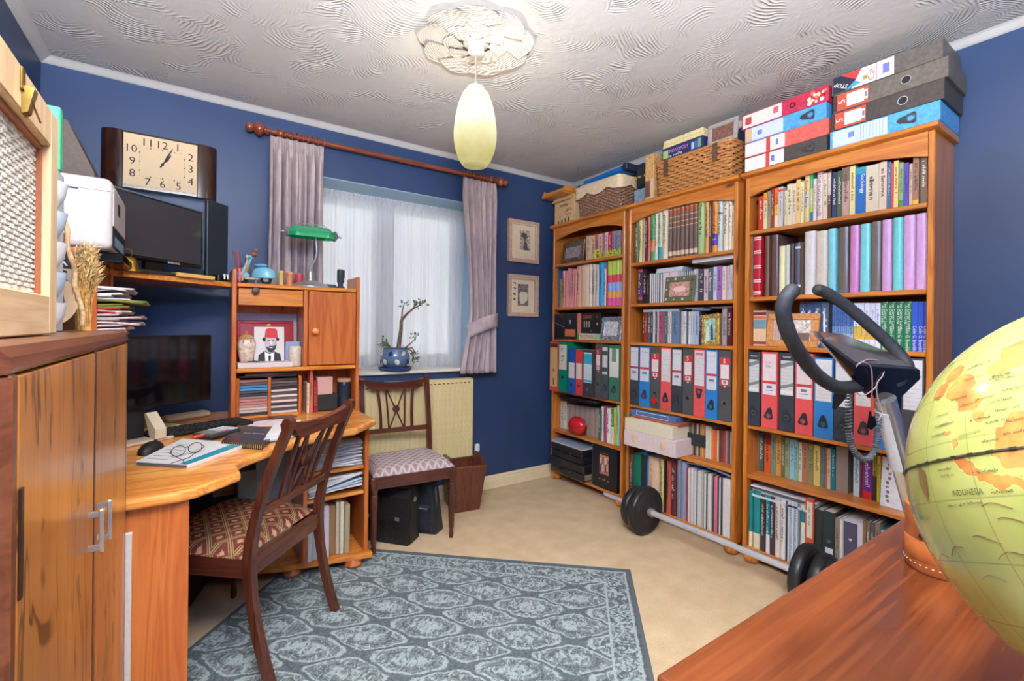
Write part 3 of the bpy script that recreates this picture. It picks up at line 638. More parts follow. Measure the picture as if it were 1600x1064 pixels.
# ---------------------------------------------------------------- corner desk
dk = thing('corner_desk', 'pine corner desk with angled front under the monitor and keyboard', 'desk', (0, 0, 0))
DZ = .735
top = [(-.572, 2.922), (-.572, 1.575), (-.036, 1.575), (.012, 1.588), (.128, 1.692), (.124, 1.80), (.145, 1.842), (.222, 1.916), (.347, 2.03), (.47, 2.098), (.612, 2.135), (.753, 2.288), (.753, 2.922)]
o = part(dk, 'desktop', MB().prism(top, DZ-.032, DZ), desk_top_m); bv = o.modifiers.new('rounded_edge', 'BEVEL'); bv.width = .011; bv.segments = 3; bv.limit_method = 'ANGLE'
part(dk, 'end_panel', MB().box(-.56, -.006, 1.606, 1.628, 0, DZ-.0325, .002), desk_z)
part(dk, 'back_panel', MB().box(-.56, .73, 2.86, 2.88, .3, DZ-.0325), desk_x)
PX0, PX1, PY0 = .425, .735, 2.335
part(dk, 'pedestal_side', MB().box(PX1-.022, PX1, PY0, 2.855, .0705, DZ-.0325, .004), desk_z); part(dk, 'pedestal_side', MB().box(PX0, PX0+.022, PY0, 2.855, .0705, DZ-.0325, .004), desk_z)
for z in (.50, .372): part(dk, 'pedestal_shelf', MB().box(PX0+.0225, PX1-.0225, PY0+.01, 2.855, z-.018, z, .003), desk_x)
part(dk, 'pedestal_back', MB().box(PX0+.0225, PX1-.0225, 2.83, 2.85, .0705, DZ-.0325), desk_z)
part(dk, 'plinth_board', MB().prism([(.745, 2.30), (.745, 2.855), (.10, 2.855), (.10, 2.50), (.36, 2.385)], .046, .07, 'z'), desk_x)
for x, y in ((.665, 2.345), (.665, 2.80), (.165, 2.535), (.165, 2.80), (.40, 2.42)):
    part(dk, 'bun_foot', MB().lathe([(.02, 0), (.034, .006), (.042, .02), (.036, .034), (.03, .0455)], 18, Tr(x, y, 0)), desk_z, 50)
# hutch: left tower, diagonal corner shelf, right tower
hu = thing('desk_hutch', 'pine desk hutch with corner shelf, drawer and small cupboard on the desk', 'hutch', (0, 0, DZ))
HZ = 1.40-DZ; ph = 1.466-DZ; FY = 2.58
def post(x0, x1, y0, y1, zt, mat=desk_z): return MB().box(x0, x1, y0, y1, .0005, zt, .005)
part(hu, 'side_panel', post(.148, .170, FY, 2.785, ph), desk_z); part(hu, 'side_panel', post(.735, .752, FY, 2.785, ph), desk_z)
part(hu, 'top_shelf', MB().box(.1705, .7345, FY+.004, 2.785, HZ-.02, HZ, .004), desk_x)
part(hu, 'middle_shelf', MB().box(.1705, .7345, FY+.004, 2.785, .985-DZ-.02, .985-DZ, .004), desk_x)
part(hu, 'divider', MB().box(.468, .488, FY+.006, 2.77, .985-DZ+.0005, HZ-.0205, .002), desk_z)
part(hu, 'back_board', MB().box(.1705, .7345, 2.772, 2.782, .0005, HZ-.021), desk_z)
dr = part(hu, 'drawer', MB().box(.176, .464, FY+.006, FY+.022, 1.293-DZ, 1.374-DZ, .002), desk_x)
part(dr, 'drawer_box', MB().box(.18, .46, FY+.0225, 2.76, 1.30-DZ, 1.355-DZ), desk_x)
part(dr, 'knob', MB().lathe([(.008, 0), (.008, .006), (.017, .012), (.017, .02), (.008, .024)], 14, Tr(.248, FY+.006, 1.362-DZ, 0, pi/2)), pm((74, 56, 48), .4, name='dark_knob'), 50)
do = part(hu, 'cupboard_door', MB().box(.491, .732, FY+.002, FY+.020, .990-DZ, 1.376-DZ, .003), desk_z)
part(do, 'knob', MB().lathe([(.008, 0), (.007, .008), (.016, .016), (.017, .022), (.009, .028)], 14, Tr(.522, FY+.002, 1.168-DZ, 0, pi/2)), desk_x, 50)
for x0, y0 in ((-.252, 1.935), (-.252, 2.285)):
    part(hu, 'side_panel', MB().box(x0-.32, x0, y0, y0+.02, .0005, 1.432-DZ, .005), desk_z)
part(hu, 'top_shelf', MB().box(-.57, -.254, 1.9555, 2.2845, HZ-.02, HZ, .003), desk_x)
for z in (1.165,): part(hu, 'middle_shelf', MB().box(-.57, -.262, 1.9555, 2.2845, z-DZ-.018, z-DZ, .003), desk_x)
o = part(hu, 'corner_shelf', MB().prism([(-.2515, 2.3055), (-.225, 2.3055), (.1475, 2.60), (.1475, 2.80), (-.57, 2.918), (-.57, 2.3055)], HZ-.022, HZ), desk_x)
# things on the corner shelf and the left tower
n45 = (-.7071, .7071, 0); pt = (-.09, 2.545, 0)
q0 = at(318, 422, n=n45, p=pt); q1 = at(317.5, 331, n=n45, p=pt)
tv = thing('television', 'flat television with thin silver edge on the corner shelf behind the printer', 'television', (q0.x, q0.y, 1.40), RD(45))
zb, zt = q0.z-1.40, q1.z-1.40; TWd = .47
part(tv, 'body', MB().box(-TWd, -.004, .0005, .03, zb+.004, zt-.004, .006), black_gloss); part(tv, 'screen', MB().box(-TWd+.012, -.016, -.0012, .0, zb+.022, zt-.012), pm((62, 60, 64), .12, 0, .02, 'tv_screen_grey'))
sv = pm((140, 166, 176), .25, .7, .05, 'silver_trim')
part(tv, 'silver_trim', MB().box(-TWd, 0, -.003, .0, zt-.006, zt).box(-.006, 0, -.003, .0, zb, zt-.006), sv)
part(tv, 'stand', MB().box(-.36, -.12, -.06, .10, .0006, .012, .004).box(-.28, -.20, .012, .03, .012, zb+.05), black_gloss)
text(tv, 'maker_name', 'SAMSUNG', white_ink, (-.16, -.0015, zb+.0115), (1, 0, 0), (0, 0, 1), .009)
a0, a1 = at(357, 322, n=n45, p=(-.16, 2.63, 0)), at(357, 440, n=n45, p=(-.16, 2.63, 0))
solo('upright_board', 'dark grey upright panel standing behind the television', 'panel', MB().box(-.135, 0, 0, .02, 0, a0.z-1.4005, .002), pm((54, 58, 64), .3, 0, .05, 'dark_panel_grey'), (a0.x, a0.y, 1.4005), RD(45))
pr = thing('printer', 'white multifunction printer with black paper tray on the left tower', 'printer', (-.40, 2.12, 1.4005))
prm = pm((212, 206, 200), .4, 0, .02, 'printer_white')
o = part(pr, 'body', MB().box(-.16, .18, -.165, .185, .035, .262), prm, 40); bv = o.modifiers.new('round', 'BEVEL'); bv.width = .02; bv.segments = 4
part(pr, 'scanner_seam', MB().box(-.155, .176, -.1654, -.164, .218, .2195), pm((120, 116, 114), .5, name='seam_grey'))
part(pr, 'side_slot', MB().box(-.05, .10, -.1656, -.164, .214, .2185), black_mat)
part(pr, 'front_panel', MB().box(.1795, .183, -.14, .165, .115, .235, .001), pm((196, 188, 186), .4, name='panel_grey'))
part(pr, 'display', MB().box(.183, .1845, -.05, .0, .165, .205), screen_m)
part(pr, 'tray_opening', MB().box(.1795, .1815, -.145, .165, .048, .112), black_mat)
tr_ = part(pr, 'paper_tray', MB().box(.10, .205, -.12, .15, .0006, .03, .004), black_gloss); part(tr_, 'tray_highlight', MB().box(.1816, .1822, -.10, .13, .052, .085), pm((120, 160, 186), .4, name='tray_blue'))  # blue-grey highlight in the tray opening, painted as a thin plate
a = at(147, 262, y=2.62)
wz = at(104, 186, y=2.62).z-1.4005
solo('wedge_box', 'tall brown wedge shaped box with dark front edge behind the printer', 'box', MB().prism([(0, 0), (.19, 0), (.19, a.z-1.4005-.02), (at(104, 186, y=2.62).x-a.x+.19, wz), (0, wz)], -.02, .24, 'y'), pm((120, 100, 86), .5, 0, .04, 'wedge_brown'), (a.x-.19, 2.65, 1.4005))
b = at(199, 424, n=(-.658, .753, 0), p=(-.215, 2.335, 0))
be = thing('brass_bell', 'small brass bell with loop handle on the corner shelf beside the printer', 'bell', (b.x, b.y, 1.4005))
part(be, 'bell', MB().lathe([(.044, 0), (.043, .006), (.036, .02), (.033, .038), (.027, .052), (.012, .058)], 20), brass, 50)
part(be, 'handle', MB().tube([(.013*cos(k*pi/7), 0, .07+.017*sin(k*pi/7)) for k in range(14)], .003, 6, True), brass, 60)
def lay(name, label, cat, px, py, pl_, w, d, z, th, col, rz, **k):
    a = at(px, py, **pl_); return solo(name, label, cat, MB().box(-w/2, w/2, -d/2, d/2, 0, th, .001), pm(col, .5), (a.x, a.y, z), rz, **k)
lay('remote_control', 'black flat device lying on the corner shelf before the television', 'device', 245, 424, dict(n=(-.658, .753, 0), p=(-.2, 2.345, 0)), .20, .06, 1.4005, .012, (40, 38, 38), RD(44))
lay('yellow_paper_pad', 'pad of yellowish papers on the corner shelf below the television', 'papers', 298, 432, dict(n=(-.658, .753, 0), p=(-.19, 2.345, 0)), .17, .08, 1.4005, .016, (222, 176, 98), RD(38))
a = at(345, 432, n=(-.658, .753, 0), p=(-.19, 2.345, 0))
lb = thing('webcam', 'small black device with white lights at right end of the corner shelf', 'device', (a.x, a.y, 1.4005), RD(40))
part(lb, 'case', MB().box(-.03, .03, -.02, .02, 0, .03, .004), black_gloss); part(lb, 'white_peg', MB().box(-.002, .006, -.022, -.014, .012, .036, .001), white_paint); part(lb, 'white_peg', MB().box(.016, .024, -.022, -.014, .012, .036, .001), white_paint)
# papers piled in the left tower
t = thing('paper_pile', 'untidy pile of papers with green and red folders in the left tower', 'papers', (-.36, 2.10, 1.1655))
z = 0; rnd = random.Random(9)
for k in range(26):
    th = rnd.uniform(.004, .009); c = (206, 182, 180)
    if 12 <= k <= 13: c = (198, 48, 44)
    if 14 <= k <= 18: c = (118, 120, 44)
    if k > 18: c = (222, 212, 212)
    if k in (3, 7, 10): c = (230, 206, 200)
    ex = rnd.uniform(-.02, .05)+(.02 if 4 < k < 20 else 0); q = rnd.uniform(-.14, .14); y1 = .11+rnd.uniform(-.03, .03)
    def shf(u, v, z=z, ex=ex, th=th, k=k, y1=y1): return (-.17+(.325+ex)*u, -.13+(.13+y1)*v, z+.012*sin(u*5+k)*u*u*.5+.004*sin(v*7+k*2)*u+.002)
    o = part(t, 'paper_sheet', MB().grid(shf, 6, 5, M=Tr(0, 0, 0, q*.3)), pm(c, .6), 50); md = o.modifiers.new('t', 'SOLIDIFY'); md.thickness = th*.95; md.offset = 1
    z += th
# ---- on the desk
a = at(330, 624, y=2.46)
mo = thing('computer_monitor', 'black computer monitor reflecting the bookcases on the corner desk', 'monitor', (a.x, a.y, DZ+.0005), RD(90-58))
mz0, mz1 = a.z-DZ, at(332, 523, y=2.46).z-DZ
part(mo, 'bezel', MB().box(-.52, 0, 0, .02, mz0, mz1, .003), black_gloss); part(mo, 'screen', MB().box(-.515, -.005, -.001, .0, mz0+.018, mz1-.005), screen_m)
part(mo, 'stand_arm', MB().box(-.33, -.25, .022, .05, .012, mz0+.12, .004), black_mat); part(mo, 'stand_foot', MB().box(-.40, -.18, -.05, .10, 0, .012, .004), pm((196, 178, 156), .4, name='beige_plastic'))
part(mo, 'stand_front', MB().prism([(-.055, .0125), (-.02, .0125), (.004, .07), (.02, .105), (.008, .11), (-.055, .05)], -.255, -.215, 'x'), pm((206, 188, 160), .35, name='beige_plastic2'), 30)
a = at(290, 656, z=DZ); ro = solo('router', 'flat cream router with rounded ends under the monitor', 'router', MB().box(-.10, .10, -.035, .035, 0, .03, .012), pm((226, 200, 164), .35, name='router_cream'), (a.x+.005, a.y+.015, DZ+.0008), RD(30), smooth=40)
# keyboard
k0, k1 = at(224, 686, z=DZ), at(384, 660, z=DZ); kb = thing('computer_keyboard', 'black computer keyboard lying askew on the corner desk', 'keyboard', tuple((k0+k1)/2+Vector((0, 0, .001))), atan2(k1.y-k0.y, k1.x-k0.x)); KL = (k1-k0).length
part(kb, 'tray', MB().box(-KL/2, KL/2, -.075, .075, 0, .016, .005), black_gloss)
key = MB().prism([(-.0075, -.0075), (.0075, -.0075), (.0075, .0075), (-.0075, .0075)], 0, .003).box(-.0055, .0055, -.0055, .0055, .003, .006).mesh('key', pm((44, 42, 42), .45, name='key_black'))
for r in range(6):
    for c_ in range(int(KL/.0195)):
        o = part(kb, 'key', key, None); o.location = (-KL/2+.014+c_*.0195, -.06+r*.0225, .0162)
a = at(236, 706, z=DZ); ms = thing('computer_mouse', 'black computer mouse on the desk beside the walnut cabinet', 'mouse', (a.x, a.y, DZ+.001), RD(70))
part(ms, 'shell', MB().grid(lambda u, v: (.062*cos(2*pi*u)*sin(v*pi/2), .033*sin(2*pi*u)*sin(v*pi/2), .036*cos(v*pi/2)**.8 if v < 1 else 0), 20, 8, True), black_mat, 60); part(ms, 'wheel', MB().lathe([(.008, -.004), (.008, .004)], 12, Tr(.034, 0, .028, 0, pi/2)), rubber)
c0, c1, c2, c3 = at(212, 727, z=DZ), at(293, 732, z=DZ), at(386, 698, z=DZ), at(285, 690, z=DZ)
def quad(name, label, cat, pts, z, th, mat, group=None):
    c = sum(pts, Vector())/4; return solo(name, label, cat, MB().prism([(p.x-c.x, p.y-c.y) for p in pts], 0, th), mat, (c.x, c.y, z), group=group)
bk = quad('workbook', 'white workbook with turquoise edge under the spectacles on the desk', 'book', [c0, c1, c2, c3], DZ+.0006, .012, pm((220, 218, 214), .45, name='workbook_white'))
cc = (c0+c1+c2+c3)/4; L = lambda p: (p.x-cc.x, p.y-cc.y)
e0 = c1+(c0-c1)*.16; e1 = c2+(c3-c2)*.16
part(bk, 'turquoise_band', MB().prism([L(e0), L(c1), L(c2), L(e1)], .0121, .0128), pm((34, 140, 158), .4, name='turquoise'))
part(bk, 'page_edges', MB().prism([L(c0+(c1-c0)*.02), L(c0+(c1-c0)*.98), L(c0+(c1-c0)*.98+Vector((.0, -.003, 0))), L(c0+(c1-c0)*.02+Vector((0, -.003, 0)))], .002, .010), pm((90, 96, 104), .5, name='workbook_edge'))
for i in range(6):
    s0 = c0+(c3-c0)*(.12+.12*i); s1 = s0+(c1-c0)*.5; n_ = (c3-c0)*.012
    part(bk, 'print_line', MB().prism([L(s0+(c1-c0)*.1), L(s1), L(s1+n_), L(s0+(c1-c0)*.1+n_)], .0121, .0124), grey_ink)
# calculator
a, b = at(316, 690, z=DZ), at(352, 678, z=DZ); ca = thing('calculator', 'dark grey desk calculator with coloured keys beside the workbook', 'calculator', ((a.x+b.x)/2+.012, (a.y+b.y)/2+.004, DZ+.0135), RD(38))
part(ca, 'case', MB().box(-.07, .07, -.05, .05, 0, .014, .004), pm((62, 58, 62), .4, name='calc_grey')); part(ca, 'display', MB().box(-.062, -.022, -.04, .04, .0141, .016), pm((128, 134, 118), .3, name='lcd'))
for i in range(4):
    for j in range(5): part(ca, 'key', MB().box(-.014+i*.02, .0+i*.02, -.043+j*.0178, -.031+j*.0178, .0141, .018, .001), pm((206, 90, 110) if (i, j) in ((0, 0), (1, 0)) else (184, 196, 198), .5))
# spectacles
a = at(292, 708, z=DZ+.02); sp = thing('spectacles', 'folded wire spectacles lying on the white workbook', 'spectacles', (a.x, a.y, DZ+.0136), RD(25))
for sx in (-.026, .026):
    el = [(sx+.022*cos(k*pi/8), 0, .02+.017*sin(k*pi/8)) for k in range(16)]
    rim = part(sp, 'rim', MB().tube(el, .0012, 5, True), pm((70, 62, 56), .3, .6, name='specs_wire')); part(rim, 'lens', MB().prism([(x_, z_) for x_, _, z_ in el], -.0004, .0004, 'y'), glass_m)
part(sp, 'bridge', MB().tube([(-.006, 0, .026), (0, -.002, .03), (.006, 0, .026)], .0012, 5), pm((70, 62, 56), .3, .6, name='specs_wire'))
for pts in ([(-.048, 0, .026), (-.056, -.01, .02), (-.05, -.09, .006), (-.062, -.12, .003)], [(.048, 0, .026), (.05, -.012, .02), (-.02, -.06, .006), (-.08, -.075, .003)]): part(sp, 'temple_arm', MB().tube(pts, .0012, 5), pm((70, 62, 56), .3, .6, name='specs_wire'))
# notebooks, note pad, orange cutter, papers
n0, n1, n2, n3 = at(345, 690, z=DZ+.02), at(410, 695, z=DZ+.02), at(442, 668, z=DZ+.02), at(372, 664, z=DZ+.02)
nb = quad('spiral_notebook', 'black spiral notebook lying in front of the desk chair', 'notebook', [n0, n1, n2, n3], DZ+.0006, .018, pm((46, 42, 42), .25, name='notebook_black'))
m = MB(); cn = (n0+n1+n2+n3)/4
for i in range(22):
    q = n0+(n1-n0)*(i+.5)/22-cn; m.tube([(q.x+.004*cos(k*pi/4)*.3, q.y+.006*cos(k*pi/4), .010+.009*sin(k*pi/4)) for k in range(8)], .0012, 4, True)
part(nb, 'wire_binding', m, brass, stuff=True)
d_ = (n2-n3).normalized(); part(nb, 'cover_lettering', scribble(n3-cn+(n0-n3)*.45+(n1-n0)*.35+Vector((0, 0, .0003+.018)), d_, (n3-n0).normalized(), .10, .012, 3), white_ink)
f0_, f1_, f2_, f3_ = at(415, 694, z=DZ), at(462, 684, z=DZ), at(470, 668, z=DZ), at(430, 672, z=DZ)
z = DZ+.0006
for k, c in enumerate(((224, 218, 206), (190, 206, 200), (214, 220, 226), (200, 206, 220), (226, 222, 222))):
    d2 = Vector((.008*sin(k*2.3), .008*cos(k*1.7), 0)); quad('loose_papers', ['lowest cream paper sheaf', 'second pale green paper sheaf', 'third pale blue paper sheaf', 'fourth lilac grey paper sheaf', 'topmost white paper sheaf'][k]+' in pile behind the chair back on desk', 'papers', [p+d2 for p in (f0_, f1_, f2_, f3_)], z, .006, pm(c, .6), 'papers behind the chair back'); z += .0065
w0 = [at(382, 668, z=DZ), at(440, 664, z=DZ), at(446, 655, z=DZ), at(402, 658, z=DZ)]
quad('white_paper_sheet', 'white paper sheet beside the far end of the keyboard', 'papers', w0, DZ+.0004, .002, pm((226, 220, 220), .6))
y0_ = [at(200, 682, z=DZ), at(232, 681, z=DZ), at(282, 665, z=DZ), at(252, 663, z=DZ)]
yp = quad('yellow_note_pad', 'yellow note pad lying between monitor and keyboard', 'note pad', y0_, DZ+.0006, .008, pm((222, 206, 128), .6))
a = at(322, 680, z=DZ+.02); ct = thing('box_cutter', 'orange plastic cutter lying at the keyboard front edge', 'cutter', (a.x, a.y, DZ+.0205), RD(30))
part(ct, 'body', MB().prism([(-.05, -.007), (.045, -.010), (.052, 0), (.045, .008), (-.05, .006)], 0, .007), pm((226, 92, 40), .35, name='orange_plastic')); part(ct, 'pale_insert', MB().box(-.02, .02, -.004, .003, .0071, .008), pm((220, 190, 170), .4, name='insert'))
for px, py, lab in ((440, 652, 'dark leather coaster on the desk below the disc rack'), (404, 656, 'rust coloured coaster on the desk near the hutch post')):
    a = at(px, py, z=DZ); solo('coaster', lab, 'coaster', MB().box(-.06, .06, -.045, .045, 0, .004, .0015), pm((84, 46, 34) if px > 420 else (150, 78, 44), .4), (a.x, a.y, DZ+.0006), .2)
# right part of hutch: disc racks, books, gadgets
ra = thing('disc_rack', 'pine two-column rack of compact discs in the desk hutch', 'rack', (.172, FY+.03, DZ+.0008))
rh = .20
for x0 in (0, .138, .280): part(ra, 'upright', MB().box(x0, x0+.014, 0, .14, .0, rh, .002), desk_z)
part(ra, 'base', MB().box(.0145, .1375, 0, .14, .0, .014), desk_x); part(ra, 'base', MB().box(.1525, .2795, 0, .14, .0, .014), desk_x)
cols = [(64, 58, 60), (206, 178, 160), (222, 206, 190), (196, 150, 140), (206, 130, 120), (190, 140, 130), (150, 120, 116), (70, 66, 72), (90, 90, 100), (88, 150, 180), (70, 130, 170), (110, 90, 90), (150, 110, 96)]
for c_, (xa, lab) in enumerate(((.0155, 'left'), (.1535, 'right'))):
    for k in range(13):
        col = cols[k] if c_ == 0 else ((222, 200, 186) if k % 2 == 0 and k < 9 else ((70, 60, 62), (86, 80, 84), (120, 100, 96))[k % 3])
        part(ra, 'disc_case', MB().box(xa, xa+.121, .004+.003*((k*7) % 3), .132, .0155+k*.0136, .0265+k*.0136), pm(col, .25))
z = DZ+.2015
for k in range(4): solo('disc_case', ['lowest', 'second', 'third', 'topmost'][k]+' loose disc case lying across the top of the disc rack', 'disc case', MB().box(-.14+.02*k, .12, -.06, .06, 0, .0085, .001), pm([(62, 56, 58), (120, 92, 88), (54, 52, 60), (96, 74, 70)][k], .25), (.325, FY+.10, z+k*.0095), RD((-3, 4, -2, 6)[k]), group='loose disc cases on the rack')
for k, (px0, px1, pyt, c, lb_) in enumerate(((478, 482.5, 599, (226, 196, 160), 'slim cream book'), (483, 488, 578, (206, 110, 80), 'slim orange red book with pale label'), (489, 495.5, 596, (150, 30, 36), 'dark red book with gold lettering'))):
    a, b = at(px0, 630, y=FY+.045), at(px1, 630, y=FY+.045); zt = at(px0, pyt, y=FY+.045).z
    o = solo('paperback_book', lb_+' standing right of the disc rack in the hutch', 'book', MB().box(a.x-.4865, b.x-.4875, 0, .12, 0, zt-DZ, .001), pm(c, .45), (.4865+.004, FY+.045, DZ+.0008), group='books beside the disc rack')
    part(o, 'spine_title', scribble((a.x-.4865+.002, -.0006, (zt-DZ)*.85), (0, 0, -1), (1, 0, 0), (zt-DZ)*.6, (b.x-a.x)*.5, k), gold_ink if k == 2 else ink)
x_ = .53
solo('pink_card_box', 'pinkish grey card box in the hutch right of the red books', 'box', MB().box(-.04, .04, 0, .10, 0, .095, .003), pm((206, 164, 150), .5, name='pink_card'), (.588, FY+.06, DZ+.09))
solo('gadget_tray', 'dark low tray holding the card box in the desk hutch', 'tray', MB().box(-.07, .07, 0, .12, 0, .089, .01), pm((38, 38, 38), .5, name='dark_tray'), (.588, FY+.05, DZ+.0008), smooth=30)
gj = thing('glass_jar', 'dark glass jar with pale lid at right end of the desk hutch', 'jar', (.695, FY+.09, DZ+.0008)); part(gj, 'jar_body', MB().lathe([(.032, 0), (.036, .006), (.036, .13), (.03, .15)], 20), pm((40, 46, 58), .15, name='dark_glass'), 50); part(gj, 'lid', MB().lathe([(.034, .1505), (.036, .153), (.036, .168), (.03, .17)], 20), pm((196, 160, 130), .4, name='jar_lid'), 50)
# middle compartment
MZ = .9855
solo('white_envelope_box', 'low white box lying on the hutch middle shelf', 'box', MB().box(0, .245, 0, .13, 0, .026, .002), pm((222, 204, 200), .5, name='white_box'), (.176, FY+.012, MZ))
cj = thing('porcelain_jar', 'cream porcelain jar with gold domed lid on the hutch middle shelf', 'jar', (.218, FY+.085, MZ+.0265))
part(cj, 'body', MB().lathe([(.024, 0), (.028, .004), (.034, .03), (.041, .075), (.041, .10), (.034, .113), (.03, .116)], 24), pm((222, 200, 176), .25, 0, .12, 'porcelain'), 50)
part(cj, 'lid', MB().lathe([(.034, .1165), (.035, .12), (.026, .132), (.012, .137), (.005, .14), (.008, .148), (.002, .154)], 24), pm((204, 160, 104), .3, .1, .1, 'gilt_lid'), 50)
for k in range(5): part(cj, 'painted_flower', MB().ball((.0400*cos(-2.4+k*.42), .0400*sin(-2.4+k*.42), .085+.018*(k % 2)), .003, .003, .010, 8, 6), pm((196, 120, 100) if k % 2 else (236, 222, 204), .4), 60)
rt = solo('red_tray', 'red tin tray with rounded corners standing at the back of the hutch', 'tray', MB().box(-.02, .245, 0, .012, 0, .236, .005), pm((176, 34, 36), .3, name='red_tin'), (.20, FY+.146, MZ+.0005), rx=RD(-4), smooth=30); part(rt, 'tray_rim', MB().tube([(-.006, -.003, .014), (.231, -.003, .014), (.231, -.003, .222), (-.006, -.003, .222)], .003, 6, True), pm((206, 60, 50), .3, name='red_rim'))
part(rt, 'gold_motif', MB().prism([(.11, .205), (.125, .222), (.14, .205)], -.0022, -.0006, 'y'), gold_ink)
solo('grey_folder', 'pale grey folder standing behind the red tray in the hutch', 'folder', MB().box(-.005, .278, 0, .006, 0, .272), pm((170, 160, 166), .5, name='grey_folder'), (.185, FY+.163, MZ+.0005), rx=RD(-4))
a0, a1 = at(398, 560, y=FY+.075), at(446, 511, y=FY+.075)
pc = thing('portrait_card', 'white card portrait of a man in a red fez in the desk hutch', 'picture', (a0.x, FY+.10, MZ+.0268), 0, None, RD(-6))
cw, ch = a1.x-a0.x, a1.z-MZ-.026
part(pc, 'card', MB().box(0, cw, 0, .012, 0, ch), pm((222, 212, 202), .5, name='portrait_card'))
F = lambda pts, y0=-.0012, y1=-.0002: MB().prism([(x_*cw, z_*ch) for x_, z_ in pts], y0, y1, 'y')
part(pc, 'jacket', F([(.12, .0), (.14, .18), (.34, .30), (.66, .28), (.86, .2), (.9, 0)]), pm((40, 36, 38), .6, name='print_black'))
part(pc, 'shirt', F([(.36, 0), (.34, .28), (.5, .2), (.66, .26), (.64, 0)], -.0018, -.0013), white_ink); part(pc, 'bow_tie', F([(.47, 0), (.46, .14), (.5, .17), (.55, .14), (.54, 0)], -.0024, -.0019), ink)
part(pc, 'head', F([(.36, .3), (.34, .6), (.38, .72), (.74, .72), (.76, .58), (.7, .34), (.56, .24), (.44, .25)], -.0018, -.0013), pm((196, 188, 186), .6, name='print_grey'))
part(pc, 'hair', F([(.26, .62), (.32, .56), (.38, .6), (.36, .7), (.28, .68)], -.0024, -.0019), ink); part(pc, 'hair', F([(.72, .6), (.8, .58), (.84, .64), (.76, .7), (.72, .7)], -.0024, -.0019), ink)
part(pc, 'beard', F([(.38, .42), (.46, .40), (.5, .44), (.66, .44), (.74, .5), (.7, .34), (.56, .25), (.46, .27)], -.0024, -.0019), pm((44, 38, 40), .6, name='print_black2'))
for x_ in (.47, .63): part(pc, 'eye', F([(x_-.05, .60), (x_, .62), (x_+.05, .60), (x_, .585)], -.0024, -.0019), ink)
part(pc, 'nose', F([(.54, .6), (.52, .5), (.58, .48), (.6, .52)], -.0024, -.0019), white_ink); part(pc, 'mouth', F([(.46, .395), (.56, .375), (.66, .41), (.56, .40)], -.003, -.0025), white_ink)
part(pc, 'fez', F([(.34, .70), (.38, .93), (.46, .96), (.7, .95), (.76, .90), (.78, .68), (.56, .665)], -.003, -.0014), pm((214, 48, 52), .6, name='fez_red'))
a = at(463, 572, y=FY+.06); mg = thing('candle_tumbler', 'cream ribbed candle tumbler on the hutch middle shelf', 'candle', (.437, FY+.06, MZ+.0005)); part(mg, 'tumbler', MB().lathe([(.027, 0), (.030, .004), (.030, .098), (.027, .102), (.02, .10)], 24), pm((218, 204, 178), .45, 0, .05, 'tumbler_cream'), 50)
solo('blue_card_pack', 'pale blue pack behind the candle tumbler in the hutch', 'box', MB().box(-.035, .035, 0, .03, 0, .125, .002), pm((150, 166, 190), .5, name='blue_pack'), (.432, FY+.10, MZ+.0005))
m = MB(); rnd = random.Random(2)
kt = solo('key_ring', 'bunch of dark keys lying on the white box in the hutch', 'keys', MB().tube([(.02*cos(k*pi/6), .02*sin(k*pi/6), .003) for k in range(12)], .002, 5, True), steel, (.26, FY+.045, MZ+.0268))
for k in range(3): part(kt, 'key', MB().box(-.005, .005, .0, .035, 0, .002, M=Tr(.014*cos(k*2), .012*sin(k*2), .002+.002*k, k*1.7)).lathe([(.009, 0), (.009, .002)], 10, Tr(.014*cos(k*2), .012*sin(k*2), .002+.002*k)), pm((62, 56, 54), .35, .6, name='key_dark'))
# on top of the hutch
TZ = 1.4008
sc = thing('toy_scooter', 'pale blue and cream toy motor scooter on top of the desk hutch', 'toy', (.243, FY+.075, TZ), RD(-24))
bl, cr_ = pm((120, 186, 206), .3, name='scooter_blue'), pm((232, 208, 176), .35, name='scooter_cream'); tyre = pm((36, 34, 34), .6, name='tyre')
for x_ in (-.052, .062):
    w = part(sc, 'wheel', MB().lathe([(.012, -.010), (.021, -.010), (.026, -.006), (.026, .006), (.021, .010), (.012, .010)], 20, Tr(x_, 0, .026, 0, pi/2)), tyre, 50); part(w, 'hub', MB().lathe([(.013, -.0108), (.013, .0108)], 14, Tr(x_, 0, .026, 0, pi/2)), cr_)
part(sc, 'leg_shield', MB().grid(lambda u, v: (-.052+.035*v+.02*sin(v*pi)*.4, (u-.5)*.076*(1-.25*v), .030+.092*v-.008*cos((u-.5)*pi)), 8, 8), cr_, 60).modifiers.new('t', 'SOLIDIFY').thickness = .004
part(sc, 'front_fender', MB().ball((-.05, 0, .042), .036, .016, .020), bl, 60); part(sc, 'steering_column', MB().tube([(-.05, 0, .05), (-.012, 0, .13)], [.014, .011], 10), bl, 50)
hb_ = part(sc, 'handlebar', MB().tube([(-.012, -.042, .128), (-.012, 0, .132), (-.012, .042, .128)], .005, 8).ball((-.016, 0, .133), .016, .014, .012), bl, 50); part(hb_, 'headlamp', MB().lathe([(.010, 0), (.011, .008)], 12, Tr(-.024, 0, .137, 0, 0, -pi/2)), pm((232, 196, 90), .3, name='lamp_yellow'))
part(sc, 'footboard', MB().box(-.03, .04, -.026, .026, .022, .03, .003), cr_); part(sc, 'rear_body', MB().grid(lambda u, v: (.050+.056*cos(2*pi*u)*sin(v*pi/2), .034*sin(2*pi*u)*sin(v*pi/2), .03+.058*cos(v*pi/2)**.6 if v < 1 else .03), 18, 8, True), bl, 60)
